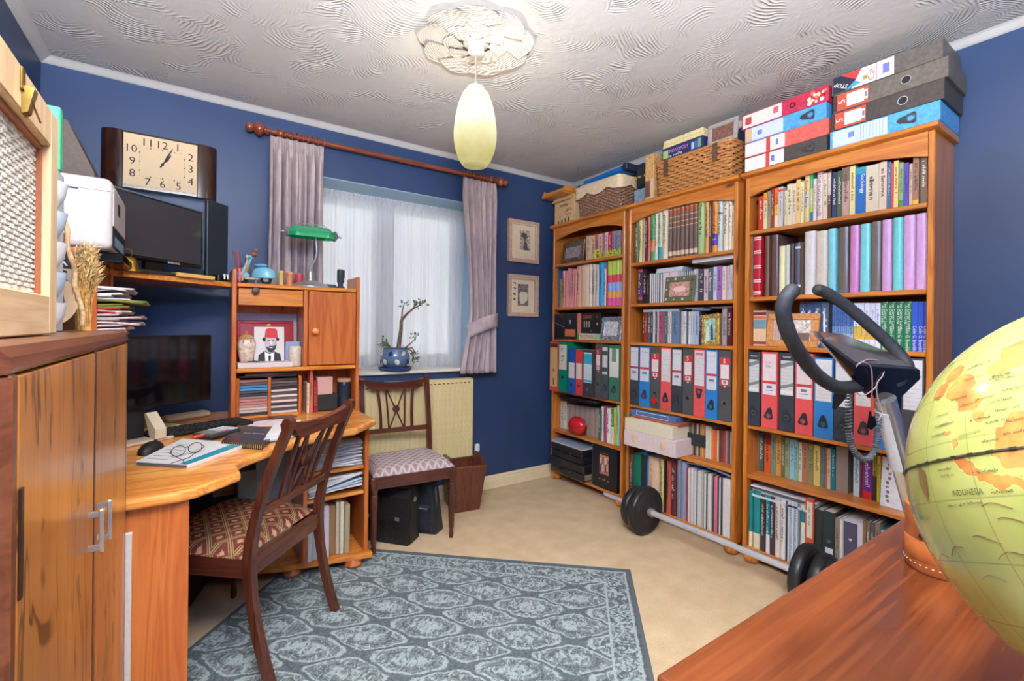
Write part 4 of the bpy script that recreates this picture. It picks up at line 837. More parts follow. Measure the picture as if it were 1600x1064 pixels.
part(sc, 'seat', MB().ball((.035, 0, .094), .034, .017, .010), pm((96, 150, 176), .4, name='seat_blue'), 60); part(sc, 'side_stand', MB().tube([(.02, -.02, .024), (.026, -.034, .002)], .003, 6), chrome)
part(sc, 'riders_bear', MB().ball((.004, 0, .15), .014).ball((.014, -.004, .168), .010), pm((150, 100, 70), .8, name='bear_brown'), 60)
pp = thing('pencil_pot', 'red pot of pencils behind the toy scooter on the hutch', 'pencil pot', (.200, FY+.14, TZ)); part(pp, 'pot', MB().lathe([(.022, 0), (.03, .004), (.034, .08), (.031, .08), (.024, .006)], 16), pm((206, 88, 96), .4, name='pot_pink'), 50)
for k, c in enumerate(((170, 60, 90), (180, 90, 80), (150, 90, 40), (60, 110, 190), (120, 60, 60))): part(pp, 'pencil', MB().tube([(-.012+.006*k, 0, .03), (-.04+.014*k, .0, .165+.004*(k % 2))], .0035, 6), pm(c, .4))
fl = thing('flamingo_figure', 'pink flamingo-like figure lying beside the scooter on hutch', 'figure', (.182, FY+.055, TZ)); part(fl, 'body', MB().ball((0, 0, .022), .011, .02, .02), pm((214, 112, 120), .5, name='flamingo_pink'), 60); part(fl, 'neck', MB().tube([(0, -.01, .03), (.003, -.012, .05), (-.002, -.004, .066), (.004, .006, .06)], [.006, .005, .0045, .003], 8), pm((226, 130, 136), .5, name='flamingo_neck'), 60)
for k, (x_, hgt, r_, c, lab) in enumerate(((.352, .075, .012, (212, 184, 92), 'yellow slim tin'), (.392, .07, .018, (206, 130, 80), 'orange banded tin'), (.440, .068, .021, (190, 60, 70), 'red banded tin'))):
    tn = thing('small_tin', lab+' behind the banker lamp on the hutch', 'tin', (x_+.03, FY+.16, TZ), 0, 'tins behind the lamp'); part(tn, 'can', MB().lathe([(r_, 0), (r_, hgt)], 16), pm(c, .35), 40); part(tn, 'lid', MB().lathe([(r_+.001, hgt+.0002), (r_+.001, hgt+.010)], 16), pm(tuple(min(255, v+24) for v in c), .35), 40)
lp = thing('bankers_lamp', 'brushed steel banker lamp with green glass shade on top of the hutch', 'lamp', (.520, FY+.12, TZ))
part(lp, 'base', MB().lathe([(.098, 0), (.098, .006), (.085, .018), (.055, .030), (.03, .037), (.026, .04), (.026, .046), (.020, .048), (.020, .086), (.016, .09), (.016, .094), (.006, .096)], 32), steel, 35)
part(lp, 'arm', MB().tube([(0, 0, .094), (.004, -.004, .12), (.02, -.012, .155), (.028, -.018, .19), (.024, -.02, .235), (.02, -.02, .272)], .0062, 10), steel, 60)
part(lp, 'glass_shade', MB().grid(lambda u, v: ((-.118+.236*u)+(.0), -.02+.052*cos(v*pi)*(1-.55*max(0, abs(u-.5)*2-.72)/.28), .275+.062*sin(v*pi)**.8*(1-.45*max(0, abs(u-.5)*2-.72)/.28)-.008), 24, 14), pm((22, 172, 108), .12, 0, .01, 'green_glass', Transmission_Weight=.2), 60)
for sx in (-1, 1): part(lp, 'shade_cap', MB().lathe([(.03, 0), (.024, .012), (.008, .02), (.005, .034), (.008, .038), (.001, .042)], 14, Tr(sx*.116, -.02, .288, 0, 0, sx*pi/2)), steel, 50)
part(lp, 'shade_bracket', MB().tube([(-.12, -.02, .30), (-.06, -.02, .341), (.06, -.02, .341), (.12, -.02, .30)], .003, 6), steel)
bt = thing('black_torch', 'black upright torch-like holder at right end of hutch top', 'torch', (.668, FY+.08, TZ)); part(bt, 'barrel', MB().lathe([(.022, 0), (.022, .01), (.014, .016), (.014, .03), (.019, .038), (.019, .10), (.012, .108)], 18), pm((52, 66, 70), .4, name='torch_black'), 40); part(bt, 'clip', MB().box(.012, .022, -.004, .004, .06, .105, .001), pm((52, 66, 70), .4, name='torch_black'))
solo('dark_cloth_roll', 'low dark strip of electronics lying along the hutch top beside the torch', 'device', MB().box(-.06, .06, -.03, .03, 0, .026, .006), pm((62, 72, 82), .5, name='slate_plastic'), (.60, FY+.155, TZ), smooth=30)
# under the desk
pc_ = thing('computer_tower', 'black computer tower with round badge under the corner desk', 'computer', (-.06, 2.22, .002), RD(-20)); part(pc_, 'case', MB().box(-.19, 0, 0, .42, 0, .44, .006), black_mat); part(pc_, 'badge', MB().lathe([(.02, 0), (.02, .002)], 18, Tr(-.03, -.001, .385, 0, pi/2)), pm((178, 150, 100), .4, name='badge'))
lay('white_storage_box', 'white lidded box at the back under the corner desk', 'box', 425, 735, dict(y=2.66), .16, .18, .0715, .52, (190, 190, 188), 0)
lay('grey_storage_box', 'grey box under the corner desk behind the seat', 'box', 384, 772, dict(y=2.66), .08, .18, .0715, .42, (160, 164, 160), .0)
lay('dark_binder_stack', 'dark green folder standing under the desk beside the white box', 'folder', 462, 740, dict(y=2.64), .03, .18, .0715, .46, (46, 62, 52), 0)
lay('white_board', 'white board edge standing between walnut cabinet and the desk', 'board', 203, 835, dict(y=1.588), .001, .001, .001, .001, (220, 214, 206), 0)
bpy.data.objects.remove(bpy.data.objects['white_board'])
solo('white_board', 'white board edge standing between walnut cabinet and the desk', 'board', MB().box(-.30, 0, 0, .016, 0, .64, .001), pm((222, 214, 206), .4), (-.131, 1.586, .001))
# papers in the pedestal
rnd = random.Random(5)
for s_, (z0, n_, lab) in enumerate(((.5008, 15, 'tall pile of white papers on the top shelf of the desk pedestal'), (.3728, 7, 'loose slumped papers on the middle shelf of the desk pedestal'))):
    t = thing('paper_pile', lab, 'papers', (.58, 2.49, z0), 0, 'papers in the desk pedestal'); z = 0
    for k in range(n_):
        th = rnd.uniform(.006, .011); ex = rnd.uniform(0, .03); tilt = .0 if s_ == 0 else .03
        def shf(u, v, z=z, k=k, ex=ex, tilt=tilt, s_=s_): return (-.125+.25*u, -.12-ex+.27*v, z+.006*sin(u*4+k)*(1-v)+tilt*u*(1+.4*sin(k*2.0))*(1-v*.6)+.002)
        o = part(t, 'paper_sheet', MB().grid(shf, 6, 4), pm([(216, 214, 214), (198, 204, 214), (226, 222, 214), (176, 196, 210)][k % 4 if s_ else (k*3) % 3], .6), 50); md = o.modifiers.new('t', 'SOLIDIFY'); md.thickness = th*.75; md.offset = 1; z += th
x_ = PX0+.03
for k in range(8):
    w = rnd.uniform(.018, .036)
    if x_+w > PX1-.03: break
    solo('document_folder', ['first', 'second', 'third', 'fourth', 'fifth', 'sixth', 'seventh', 'eighth'][k]+' upright paper folder from left at the bottom of desk pedestal', 'folder', MB().box(0, w-.002, 0, .23, 0, rnd.uniform(.24, .262), .002), pm([(206, 208, 212), (180, 188, 200), (222, 220, 222), (214, 206, 214), (150, 110, 70), (196, 180, 150), (214, 204, 178), (170, 150, 120)][k], .6), (x_, PY0+.02+rnd.uniform(0, .02), .0715), group='folders in the desk pedestal'); x_ += w
# ---------------------------------------------------------------- wall clock
ck = thing('wall_clock', 'large rectangular art deco wall clock with cream face and dark curved sides', 'clock', (-.139, YB, 1.987))
m = MB(); n_ = 10
def csec(sg):
    pts = [(sg*.150, 0), (sg*.150, -.058)]+[(sg*(.150+.083*sin(k*pi/2/n_)), -.058+.05*(1-cos(k*pi/2/n_))) for k in range(1, n_+1)]+[(sg*.233, 0)]
    return pts
dkw = wood('clock_dark_wood', (66, 34, 22), (36, 20, 16), 'z', .14, False)
for sg in (-1, 1): part(ck, 'side_pillar', MB().prism(csec(sg), -.137, .137), dkw, 40)
part(ck, 'case', MB().box(-.1495, .1495, -.052, 0, -.137, .137, .002), dkw)
part(ck, 'face', MB().box(-.146, .147, -.0545, -.0525, -.122, .127, .0005), pm((228, 196, 150), .5, 0, .006, 'clock_face'))
fc = lambda u, v: (-.146+.293*u, -.0552, .127-.249*v)
cki = pm((58, 34, 44), .6, name='clock_ink')
for s_, u, v in (('12', .517, .127), ('1', .72, .125), ('2', .905, .275), ('3', .905, .51), ('4', .905, .765), ('5', .735, .895), ('6', .517, .90), ('7', .32, .895), ('8', .115, .76), ('9', .115, .525), ('10', .11, .285), ('11', .31, .127)):
    text(ck, 'numeral', s_, cki, fc(u, v), (1, 0, 0), (0, 0, 1), .036, .040)
m = MB()
for k in range(60):
    a = 2*pi*k/60; dx, dz = sin(a), cos(a); t_ = min(.305/abs(dx) if abs(dx) > 1e-6 else 9, .28/abs(dz) if abs(dz) > 1e-6 else 9)
    c = fc(.515+dx*t_, .515-dz*t_*1.0); r_ = .0026 if k % 5 == 0 else .0011; m.box(c[0]-r_, c[0]+r_, -.0553, -.0547, c[2]-r_, c[2]+r_)
part(ck, 'minute_dots', m, cki, stuff=True)
cc = fc(.515, .655-.14)
def hand(a, l, w): return MB().prism([(-w*.4, -.018), (w*.4, -.018), (w*.35, l*.25), (w, l*.45), (w*.25, l), (-w*.25, l), (-w, l*.45), (-w*.35, l*.25)], -.0005, .0005, 'y', Matrix.Translation((cc[0], -.058, cc[2])) @ Matrix.Rotation(RD(a), 4, 'Y'))
part(ck, 'hour_hand', hand(33, .062, .0065), cki); part(ck, 'minute_hand', hand(25, .096, .0045), cki); part(ck, 'hand_boss', MB().lathe([(.006, 0), (.006, .004), (.002, .006)], 14, Tr(cc[0], -.0565, cc[2], 0, pi/2)), cki)
# ---------------------------------------------------------------- dining chairs
def make_chair(label, loc, rz, seat_mat_, foot, seat, topy, front):
    ch = thing('dining_chair', label, 'chair', loc, rz, None)
    hw = .205; sh = .405
    def prof(t):           # stile centre line in side view, t = height
        if t < sh: k = t/sh; return foot+(seat-foot)*(1-(1-k)**1.8)
        k = (t-sh)/(.845-sh); return seat+(topy-seat)*k**1.5
    for sx in (-1, 1):
        zs = [0, .05, .1, .16, .22, .28, .34, .40, .46, .52, .58, .64, .70, .76, .81, .845]
        fr_ = [(prof(z)-(.014 if z < .3 else .017 if z < .5 else .014), z) for z in zs]; bk_ = [(prof(z)+(.014 if z < .3 else .017 if z < .5 else .014), z) for z in zs]
        sc_ = [(topy+.014+.006, .858), (topy+.012, .872), (topy-.004, .876), (topy-.018, .866)]
        x0, x1 = (sx*hw-.014, sx*hw+.014)
        part(ch, 'rear_leg', MB().prism(fr_+sc_[::-1]+bk_[::-1], x0, x1, 'x'), mahog_z, 40)
        if front == 'turned':
            pr_ = [(.011, 0), (.013, .02), (.011, .05), (.015, .06), (.020, .24), (.0225, .25), (.019, .26), (.024, .275), (.019, .288), (.0235, .30), (.017, .312), (.0225, .325), (.023, .345)]
            part(ch, 'front_leg', MB().lathe(pr_, 16, Tr(sx*(hw+.012), -.21, 0)).box(sx*(hw+.012)-.022, sx*(hw+.012)+.022, -.232, -.188, .3455, .405, .002), mahog_z, 50)
        part(ch, 'side_rail', MB().prism([(sx*(hw+.010)-.011, -.186), (sx*(hw+.010)+.011, -.186), (sx*hw+.011, seat-.019), (sx*hw-.011, seat-.019)], .345, .408), mahog_y)
    part(ch, 'front_rail', MB().prism([(-hw-.01, -.231), (0, -.240), (hw+.01, -.231), (hw+.01, -.19), (-hw-.01, -.19)], .345, .408, 'z'), mahog_x)
    part(ch, 'rear_rail', MB().box(-hw+.0145, hw-.0145, seat-.012, seat+.012, .345, .408, .002), mahog_x)
    sy0, sy1 = -.236, seat-.02
    def cush(u, v, dome=.045):
        x = (u-.5)*2; y = (v-.5)*2; e = (1-abs(x)**6)*(1-abs(y)**6); w = hw+.022-.03*v
        return (x*w, sy0+(sy1-sy0)*v, .409+dome*max(0, e)**.4)
    part(ch, 'seat_cushion', MB().grid(cush, 22, 22).box(-hw-.012, hw+.012, sy0+.01, sy1-.004, .4085, .4115), seat_mat_, 60)
    # back: crest rail, lower rail, splats, lattice with roundel
    yt = lambda z: prof(z)
    def crest(u, v):
        x = -hw+.0145+(2*hw-.029)*u; q = abs(u-.5)*2; ztop = .868-.022*(1-q**2); zb = .80+.005+.03*max(0, (q-.72)/.28)**2*1.6; z = zb+(ztop-zb)*v
        return x, z
    m = MB(); A = [crest(i/16, 1) for i in range(17)]; B = [crest(i/16, 0) for i in range(17)]
    part(ch, 'crest_rail', m.prism([(x, z) for x, z in B]+[(x, z) for x, z in A[::-1]], topy-.014, topy+.012, 'y'), mahog_x, 40)
    part(ch, 'crest_scroll', MB().tube([(-hw-.014, topy+.004, .868), (-hw+.016, topy+.004, .868)], .017, 14), mahog_x, 40); part(ch, 'crest_scroll', MB().tube([(hw-.016, topy+.004, .868), (hw+.014, topy+.004, .868)], .017, 14), mahog_x, 40)
    zl = .56; part(ch, 'lower_rail', MB().box(-hw+.0145, hw-.0145, prof(zl)-.011, prof(zl)+.011, zl-.014, zl+.014, .003), mahog_x)
    def strip(xa, za, xb, zb, w, n=8, cv=0): 
        return MB().tube([(xa+(xb-xa)*k/n+cv*sin(pi*k/n), prof(za+(zb-za)*k/n), za+(zb-za)*k/n) for k in range(n+1)], w, 6)
    z0, z1 = zl+.010, .808
    for sx in (-1, 1):
        part(ch, 'splat', strip(sx*.096, z0, sx*.112, z1, .0095, 8, -sx*.006), mahog_z, 50)
        part(ch, 'lattice_bar', strip(sx*.048, z0, sx*.060, z1, .006), mahog_z, 50)
        part(ch, 'lattice_cross', strip(sx*.044, z0, -sx*.056, z1, .005), mahog_z, 50)
    zc = (z0+z1)/2-.005; part(ch, 'roundel', MB().lathe([(.020, -.008), (.022, -.003), (.022, .003), (.020, .008), (.010, .010)], 18, Tr(0, prof(zc), zc, 0, pi/2)), mahog_x, 40)
    return ch
make_chair('mahogany dining chair with red tapestry seat pushed under the corner desk', (.161, 2.055, .008), RD(-132.9), seat1_m, .272, .19, .325, 'turned')
make_chair('mahogany dining chair with pale grey patterned seat in front of the radiator', (1.024, 2.604, .0005), RD(-5.4), seat2_m, .205, .15, .215, 'turned')
# ---------------------------------------------------------------- bags under the second chair, bin
bg_ = thing('leather_briefcase', 'black leather satchel with strap and buckle standing under the radiator chair', 'bag', (.925, 2.56, .0008), RD(40))
part(bg_, 'body', MB().prism([(-.065, 0), (.065, 0), (.058, .25), (.03, .29), (-.03, .29), (-.058, .25)], -.15, .15, 'y'), black_leather)
part(bg_, 'flap', MB().prism([(-.0655, .12), (-.0725, .12), (-.066, .256), (-.032, .298), (.034, .298), (.06, .262), (.055, .26), (.03, .2905), (-.03, .2905), (-.0595, .252)], -.152, .152, 'y'), black_leather)
for y in (-.09, .09):
    st = part(bg_, 'strap', MB().prism([(-.0735, .10), (-.076, .10), (-.0695, .258), (-.067, .256)], y-.012, y+.012, 'y'), black_leather); part(st, 'buckle', MB().box(-.079, -.0765, y-.014, y+.014, .135, .155, .001), steel)
part(bg_, 'gusset', MB().prism([(-.05, .005), (.05, .005), (.044, .24), (0, .275), (-.044, .24)], -.157, -.1505, 'y'), black_leather)
part(bg_, 'ring', MB().tube([(.012*cos(k*pi/6), -.158, .235+.012*sin(k*pi/6)) for k in range(12)], .0022, 5, True), steel); part(bg_, 'handle', MB().tube([(0, -.06, .30), (0, -.05, .325), (0, .05, .325), (0, .06, .30)], .007, 8), black_leather, 50)
b2 = thing('laptop_bag', 'soft black bag with zips leaning beside the satchel under the chair', 'bag', (1.105, 2.60, .0008), RD(38), None, 0, RD(0))
def bagf(u, v): 
    a = 2*pi*u; z = .29*v; t = .055*(1-.25*v); return (t*max(-1, min(1, 1.4*cos(a)))-.03*v, .155*(1-.12*v)*max(-1, min(1, 1.25*sin(a))), z)
m = MB().grid(bagf, 28, 8, True); m.f.append(tuple(range(27, -1, -1))); m.f.append(tuple(range(8*28, 9*28))); part(b2, 'body', m, pm((36, 38, 46), .6, 0, .2, 'bag_nylon'), 40)
part(b2, 'front_pocket', MB().prism([(-.057, .02), (-.078, .03), (-.088, .15), (-.072, .17)], -.12, .12, 'y'), pm((42, 44, 52), .6, 0, .2, 'bag_nylon2')); part(b2, 'zip', MB().tube([(-.088, -.115, .155), (-.09, 0, .158), (-.088, .115, .155)], .003, 5), steel)
part(b2, 'strap', MB().tube([(-.03, -.14, .27), (-.06, -.165, .20), (-.07, -.16, .08), (-.04, -.15, .02)], .009, 6, flat=.35), black_mat, 50); part(b2, 'carry_handle', MB().tube([(-.03, -.05, .285), (-.035, -.04, .32), (-.035, .04, .32), (-.03, .05, .285)], .007, 8), black_mat, 50)
bn = thing('waste_bin', 'dark wooden tapered waste bin with stepped rim beside the radiator', 'bin', (1.49, 2.735, .0008), RD(-8))
for k in range(4):
    Q = Matrix.Rotation(k*pi/2, 4, 'Z'); pn = None
    for i in range(5):
        b0, b1 = -.085+.034*i+.0005, -.085+.034*(i+1)-.0005; t0, t1 = -.118+.0472*i+.0005, -.118+.0472*(i+1)-.0005
        hh = .285
        w = MB().add([(b0, -.085, 0), (b1, -.085, 0), (t1, -.118, hh), (t0, -.118, hh), (b0, -.073, 0), (b1, -.073, 0), (t1, -.105, hh), (t0, -.105, hh)], [(0, 1, 2, 3), (7, 6, 5, 4), (0, 4, 5, 1), (1, 5, 6, 2), (2, 6, 7, 3), (3, 7, 4, 0)], Q)
        part(bn, 'slat', w, bin_m)
    part(bn, 'rim', MB().box(-.121, .121, -.122, -.100, .2855, .298, .002, Q), bin_m)
    if k % 2 == 1: part(bn, 'rim_block', MB().box(-.06, .06, -.121, -.098, .2985, .345, .002, Q), bin_m)
part(bn, 'base', MB().box(-.072, .072, -.072, .072, .004, .014), bin_m)
# ---------------------------------------------------------------- plant on the window board
a = at(614, 573, z=.907); px_, py_ = a.x, YB+.045
pt_ = thing('potted_jade_plant', 'bonsai-like jade plant in a blue and white glazed pot on window board', 'plant', (1.105, YB+.04, .906))
po = part(pt_, 'pot', MB().lathe([(.05, .012), (.075, .03), (.094, .075), (.094, .10), (.078, .135), (.074, .143), (.082, .150), (.074, .150), (.068, .14)], 28), pm((96, 120, 150), .12, 0, .1, 'pot_blue'), 50)
for k in range(14):
    a_ = k*2*pi/14; z_ = .06+.05*(k % 2); r_ = .094 if k % 2 == 0 else .0925
    part(po, 'painted_leaf', MB().ball((0, 0, 0), .003, .015, .02, 8, 6, Matrix.Rotation(a_, 4, 'Z') @ Matrix.Translation((r_-.001, 0, z_)) @ Matrix.Rotation(.5*(-1)**k, 4, 'X')), pm((206, 206, 196), .2, 0, .05, 'pot_cream') if k % 3 else pm((40, 60, 104), .2, name='pot_navy'), 60)
part(pt_, 'saucer', MB().lathe([(.07, 0), (.105, .006), (.112, .022), (.105, .022), (.098, .010), (.02, .006)], 28), pm((58, 84, 136), .15, 0, .1, 'saucer_blue'), 50)
part(pt_, 'soil', MB().lathe([(.001, .134), (.066, .134), (.066, .130), (.001, .130)], 16), pm((60, 44, 34), .9, name='soil'))
bark = pm((112, 92, 74), .7, 0, .2, 'jade_bark'); leafm = pm((84, 112, 64), .4, 0, .22, 'jade_leaf')
part(pt_, 'trunk', MB().tube([(.02, 0, .13), (.028, 0, .20), (.036, -.005, .27), (.04, 0, .33), (.075, -.005, .375), (.115, -.01, .41), (.15, -.01, .46)], [.016, .014, .012, .011, .008, .006, .004], 10), bark, 60)
br = [[(.115, -.01, .41), (.15, .0, .425), (.19, 0, .455)], [(.04, 0, .33), (.05, .01, .40), (.06, .0, .45)], [(-.02, 0, .135), (-.05, -.01, .17), (-.085, -.01, .19)], [(-.03, -.02, .135), (-.06, -.03, .16), (-.10, -.03, .165)], [(.05, -.02, .14), (.09, -.02, .17), (.125, -.02, .20), (.13, -.02, .23)], [(.06, -.03, .14), (.10, -.04, .15), (.13, -.04, .11)], [(.06, -.04, .14), (.09, -.06, .13), (.11, -.06, .07)]]
lf = MB(); rnd = random.Random(8)
for b in br:
    part(pt_, 'branch', MB().tube(b, [.006, .0045, .003, .002][:len(b)], 6), bark, 60)
def leafat(p, d, s):
    Mx = Matrix.Translation(p) @ Vector(d).to_track_quat('X', 'Z').to_matrix().to_4x4() @ Matrix.Rotation(rnd.uniform(0, 6), 4, 'X')
    lf.add([(0, 0, 0), (s*.45, s*.32, s*.06), (s, 0, s*.1), (s*.45, -s*.32, s*.06), (s*.5, 0, -s*.10), (s*.5, 0, s*.16)], [(0, 5, 1), (1, 5, 2), (2, 5, 3), (3, 5, 0), (0, 1, 4), (1, 2, 4), (2, 3, 4), (3, 0, 4)], Mx)
tips = [(.15, -.01, .46, 26), (.19, 0, .455, 16), (.06, 0, .45, 12), (-.085, -.01, .19, 20), (-.10, -.03, .165, 14), (.13, -.02, .23, 16), (.13, -.04, .11, 16), (.11, -.06, .08, 16), (.06, 0, .15, 10)]
for x, y, z, k in tips:
    for i in range(k):
        d = Vector((rnd.uniform(-1, 1), rnd.uniform(-1, 1), rnd.uniform(-.5, 1))).normalized(); leafat(Vector((x, y, z))+d*rnd.uniform(0, .028)-Vector((0, 0, rnd.uniform(0, .02))), d, rnd.uniform(.017, .026))
part(pt_, 'foliage', lf, leafm, stuff=True)
# ---------------------------------------------------------------- three pine bookcases along the right wall
BX, BXB = 2.36, 2.618
CASES = {'near': (.565, 1.315), 'middle': (1.355, 2.105), 'far': (2.135, 2.885)}
SH = {'near': (.085, .455, .710, 1.118, 1.367, 1.707), 'middle': (.085, .455, .705, 1.110, 1.360, 1.626), 'far': (.08, .397, .710, 1.113, 1.356, 1.696)}
SN = ('bottom shelf', 'fifth shelf', 'fourth shelf', 'third shelf', 'second shelf', 'top shelf')
for nm, (y0, y1) in CASES.items():
    lab = {'near': 'pine bookcase nearest the camera, behind exercise bike and barbell', 'middle': 'pine bookcase in the middle of three, with wicker hamper on top', 'far': 'pine bookcase farthest away, in the room corner under brown basket'}[nm]
    t = thing('bookcase', lab, 'bookcase', (BX, y0, 0), 0, 'pine bookcases on the right wall'); w = y1-y0; D = BXB-BX
    for a in (0, w-.022): part(t, 'side_panel', MB().box(0, D, a, a+.022, .0605, 1.984, .004), pine_z)
    for z in SH[nm]: part(t, 'shelf', MB().box(.004, D-.012, .0225, w-.0225, z-.02, z, .003), pine_y)
    part(t, 'plinth_rail', MB().box(.008, .026, .0225, w-.0225, SH[nm][0]-.045 if nm != 'far' else .0605, SH[nm][0]-.0205), pine_y) if nm == 'near' else None
    arc = [(.0225, 1.984), (.0225, 1.885)]+[(.0225+(w-.045)*k/14, 1.885+.046*sin(pi*k/14)**.8) for k in range(1, 14)]+[(w-.0225, 1.885), (w-.0225, 1.984)]
    part(t, 'arched_pelmet', MB().prism(arc, .004, .022, 'x'), pine_y, 30)
    part(t, 'cornice', MB().prism([(-.002, 1.9845), (-.02, 1.992), (-.024, 2.004), (-.018, 2.010), (D, 2.010), (D, 1.9845)], -.014, w+.014, 'y'), pine_y, 30)
    nb_ = 8; bw = (w-.046)/nb_
    for k in range(nb_): part(t, 'back_plank', MB().box(D-.010, D-.002, .023+bw*k+.001, .023+bw*(k+1)-.001, .065, 1.98, .001), pine_back)
    for x, y in ((.035, .035), (.035, w-.035), (D-.04, .035), (D-.04, w-.035)):
        part(t, 'bun_foot', MB().lathe([(.022, 0), (.034, .006), (.040, .022), (.036, .04), (.03, .048), (.034, .060)], 18, Tr(x, y, 0)), pine_z, 50)
ORD = 'first second third fourth fifth sixth seventh eighth ninth tenth eleventh twelfth thirteenth fourteenth fifteenth sixteenth seventeenth eighteenth nineteenth twentieth twenty-first twenty-second twenty-third twenty-fourth twenty-fifth twenty-sixth twenty-seventh twenty-eighth twenty-ninth thirtieth thirty-first thirty-second thirty-third thirty-fourth thirty-fifth thirty-sixth thirty-seventh thirty-eighth thirty-ninth fortieth'.split()
def cname(c):
    import colorsys
    h, s, v = colorsys.rgb_to_hsv(*[x/255 for x in c]); h *= 360
    if v < .2: return 'black'
    if s < .13: return 'white' if v > .82 else 'pale grey' if v > .62 else 'grey' if v > .36 else 'dark grey'
    if s < .28 and v > .72: return 'cream' if 25 < h < 75 else 'pinkish' if h <= 25 or h > 300 else 'pale green' if h < 165 else 'pale blue' if h < 250 else 'pale lilac'
    d = 'dark ' if v < .45 else ''
    if h < 14 or h > 345: return d+('red' if s > .55 else 'pink' if v > .7 else 'dull red')
    if h < 42: return d+('brown' if v < .68 else 'tan' if s < .55 else 'orange')
    if h < 68: return d+('olive' if v < .66 else 'yellow')
    if h < 160: return d+'green'
    if h < 200: return d+'teal' if v < .62 else 'turquoise'
    if h < 255: return d+'blue' if s > .3 else d+'slate blue'
    return d+'purple' if v < .72 else 'lilac'
def book_mesh(w, d, h, round_):
    b = min(.010, w*.35) if round_ else 0; t = min(.0028, w*.2)
    arc = [(-d/2+b*(1-sin(pi*k/6)), w/2*cos(pi*k/6)) for k in range(7)] if round_ else [(-d/2, w/2), (-d/2, -w/2)]
    if not round_: pass
    poly = arc+[(d/2, -w/2), (d/2, -w/2+t), (-d/2+b+t, -w/2+t), (-d/2+b+t, w/2-t), (d/2, w/2-t), (d/2, w/2)]
    return MB().prism(poly, 0, h)
def book(nm, kind, w, d, h, c, loc, label, group, bands=(), title=None, round_=False, ro=.5, lean=0, txt=None, seed=0, pages=True, cat='book', vlabel=None):
    """upright volume, spine towards -x; origin at the middle of its foot"""
    o = part(None, nm, book_mesh(w, d, h, round_), pm(c, ro), 35 if round_ else None); o.location = loc; o.rotation_euler = (lean, 0, 0); tag(o, label, cat, group)
    if pages and w > .008: part(o, 'page_block', MB().box(-d/2+.0135, d/2-.004, -w/2+.003, w/2-.003, .003, h-.0035), paper)
    e = .0003+(.0006 if round_ else 0)
    for f0_, f1_, bc in bands:
        if round_:
            b = min(.010, w*.35)
            part(o, 'spine_band', MB().prism([(-d/2+b*(1-sin(pi*k/6))-.0006, w/2*cos(pi*k/6)*.985) for k in range(7)]+[(-d/2+b*(1-sin(pi*k/6))+.0012, w/2*cos(pi*k/6)*.93) for k in range(6, -1, -1)], h*f0_, h*f1_), pm(bc, ro), 35)
        else: part(o, 'spine_band', MB().box(-d/2-.0007, -d/2+.0004, -w/2+.0002, w/2-.0002, h*f0_, h*f1_), pm(bc, ro))
    if title is not None and w > .009:
        ln = h*.55; part(o, 'spine_title', scribble((-d/2-.0012, w*.22, h*.86), (0, 0, -1), (0, -1, 0), ln, min(w*.5, .018), seed), pm(title, .6))
    if vlabel: part(o, 'spine_label', MB().box(-d/2-.0009, -d/2-.0001, -w*.36, w*.30, h*.012, h*.985), pm(vlabel, .4))  # white case front; dark cover margins paint the shade between neighbouring cases
    if txt:
        for s_, yy, zz, hh, mw, tc in txt: text(o, 'spine_title', s_, pm(tc, .6), (-d/2-.0013, w*yy, h*zz), (0, 0, -1), (0, -1, 0), hh, mw)
    return o
ALLY = {}
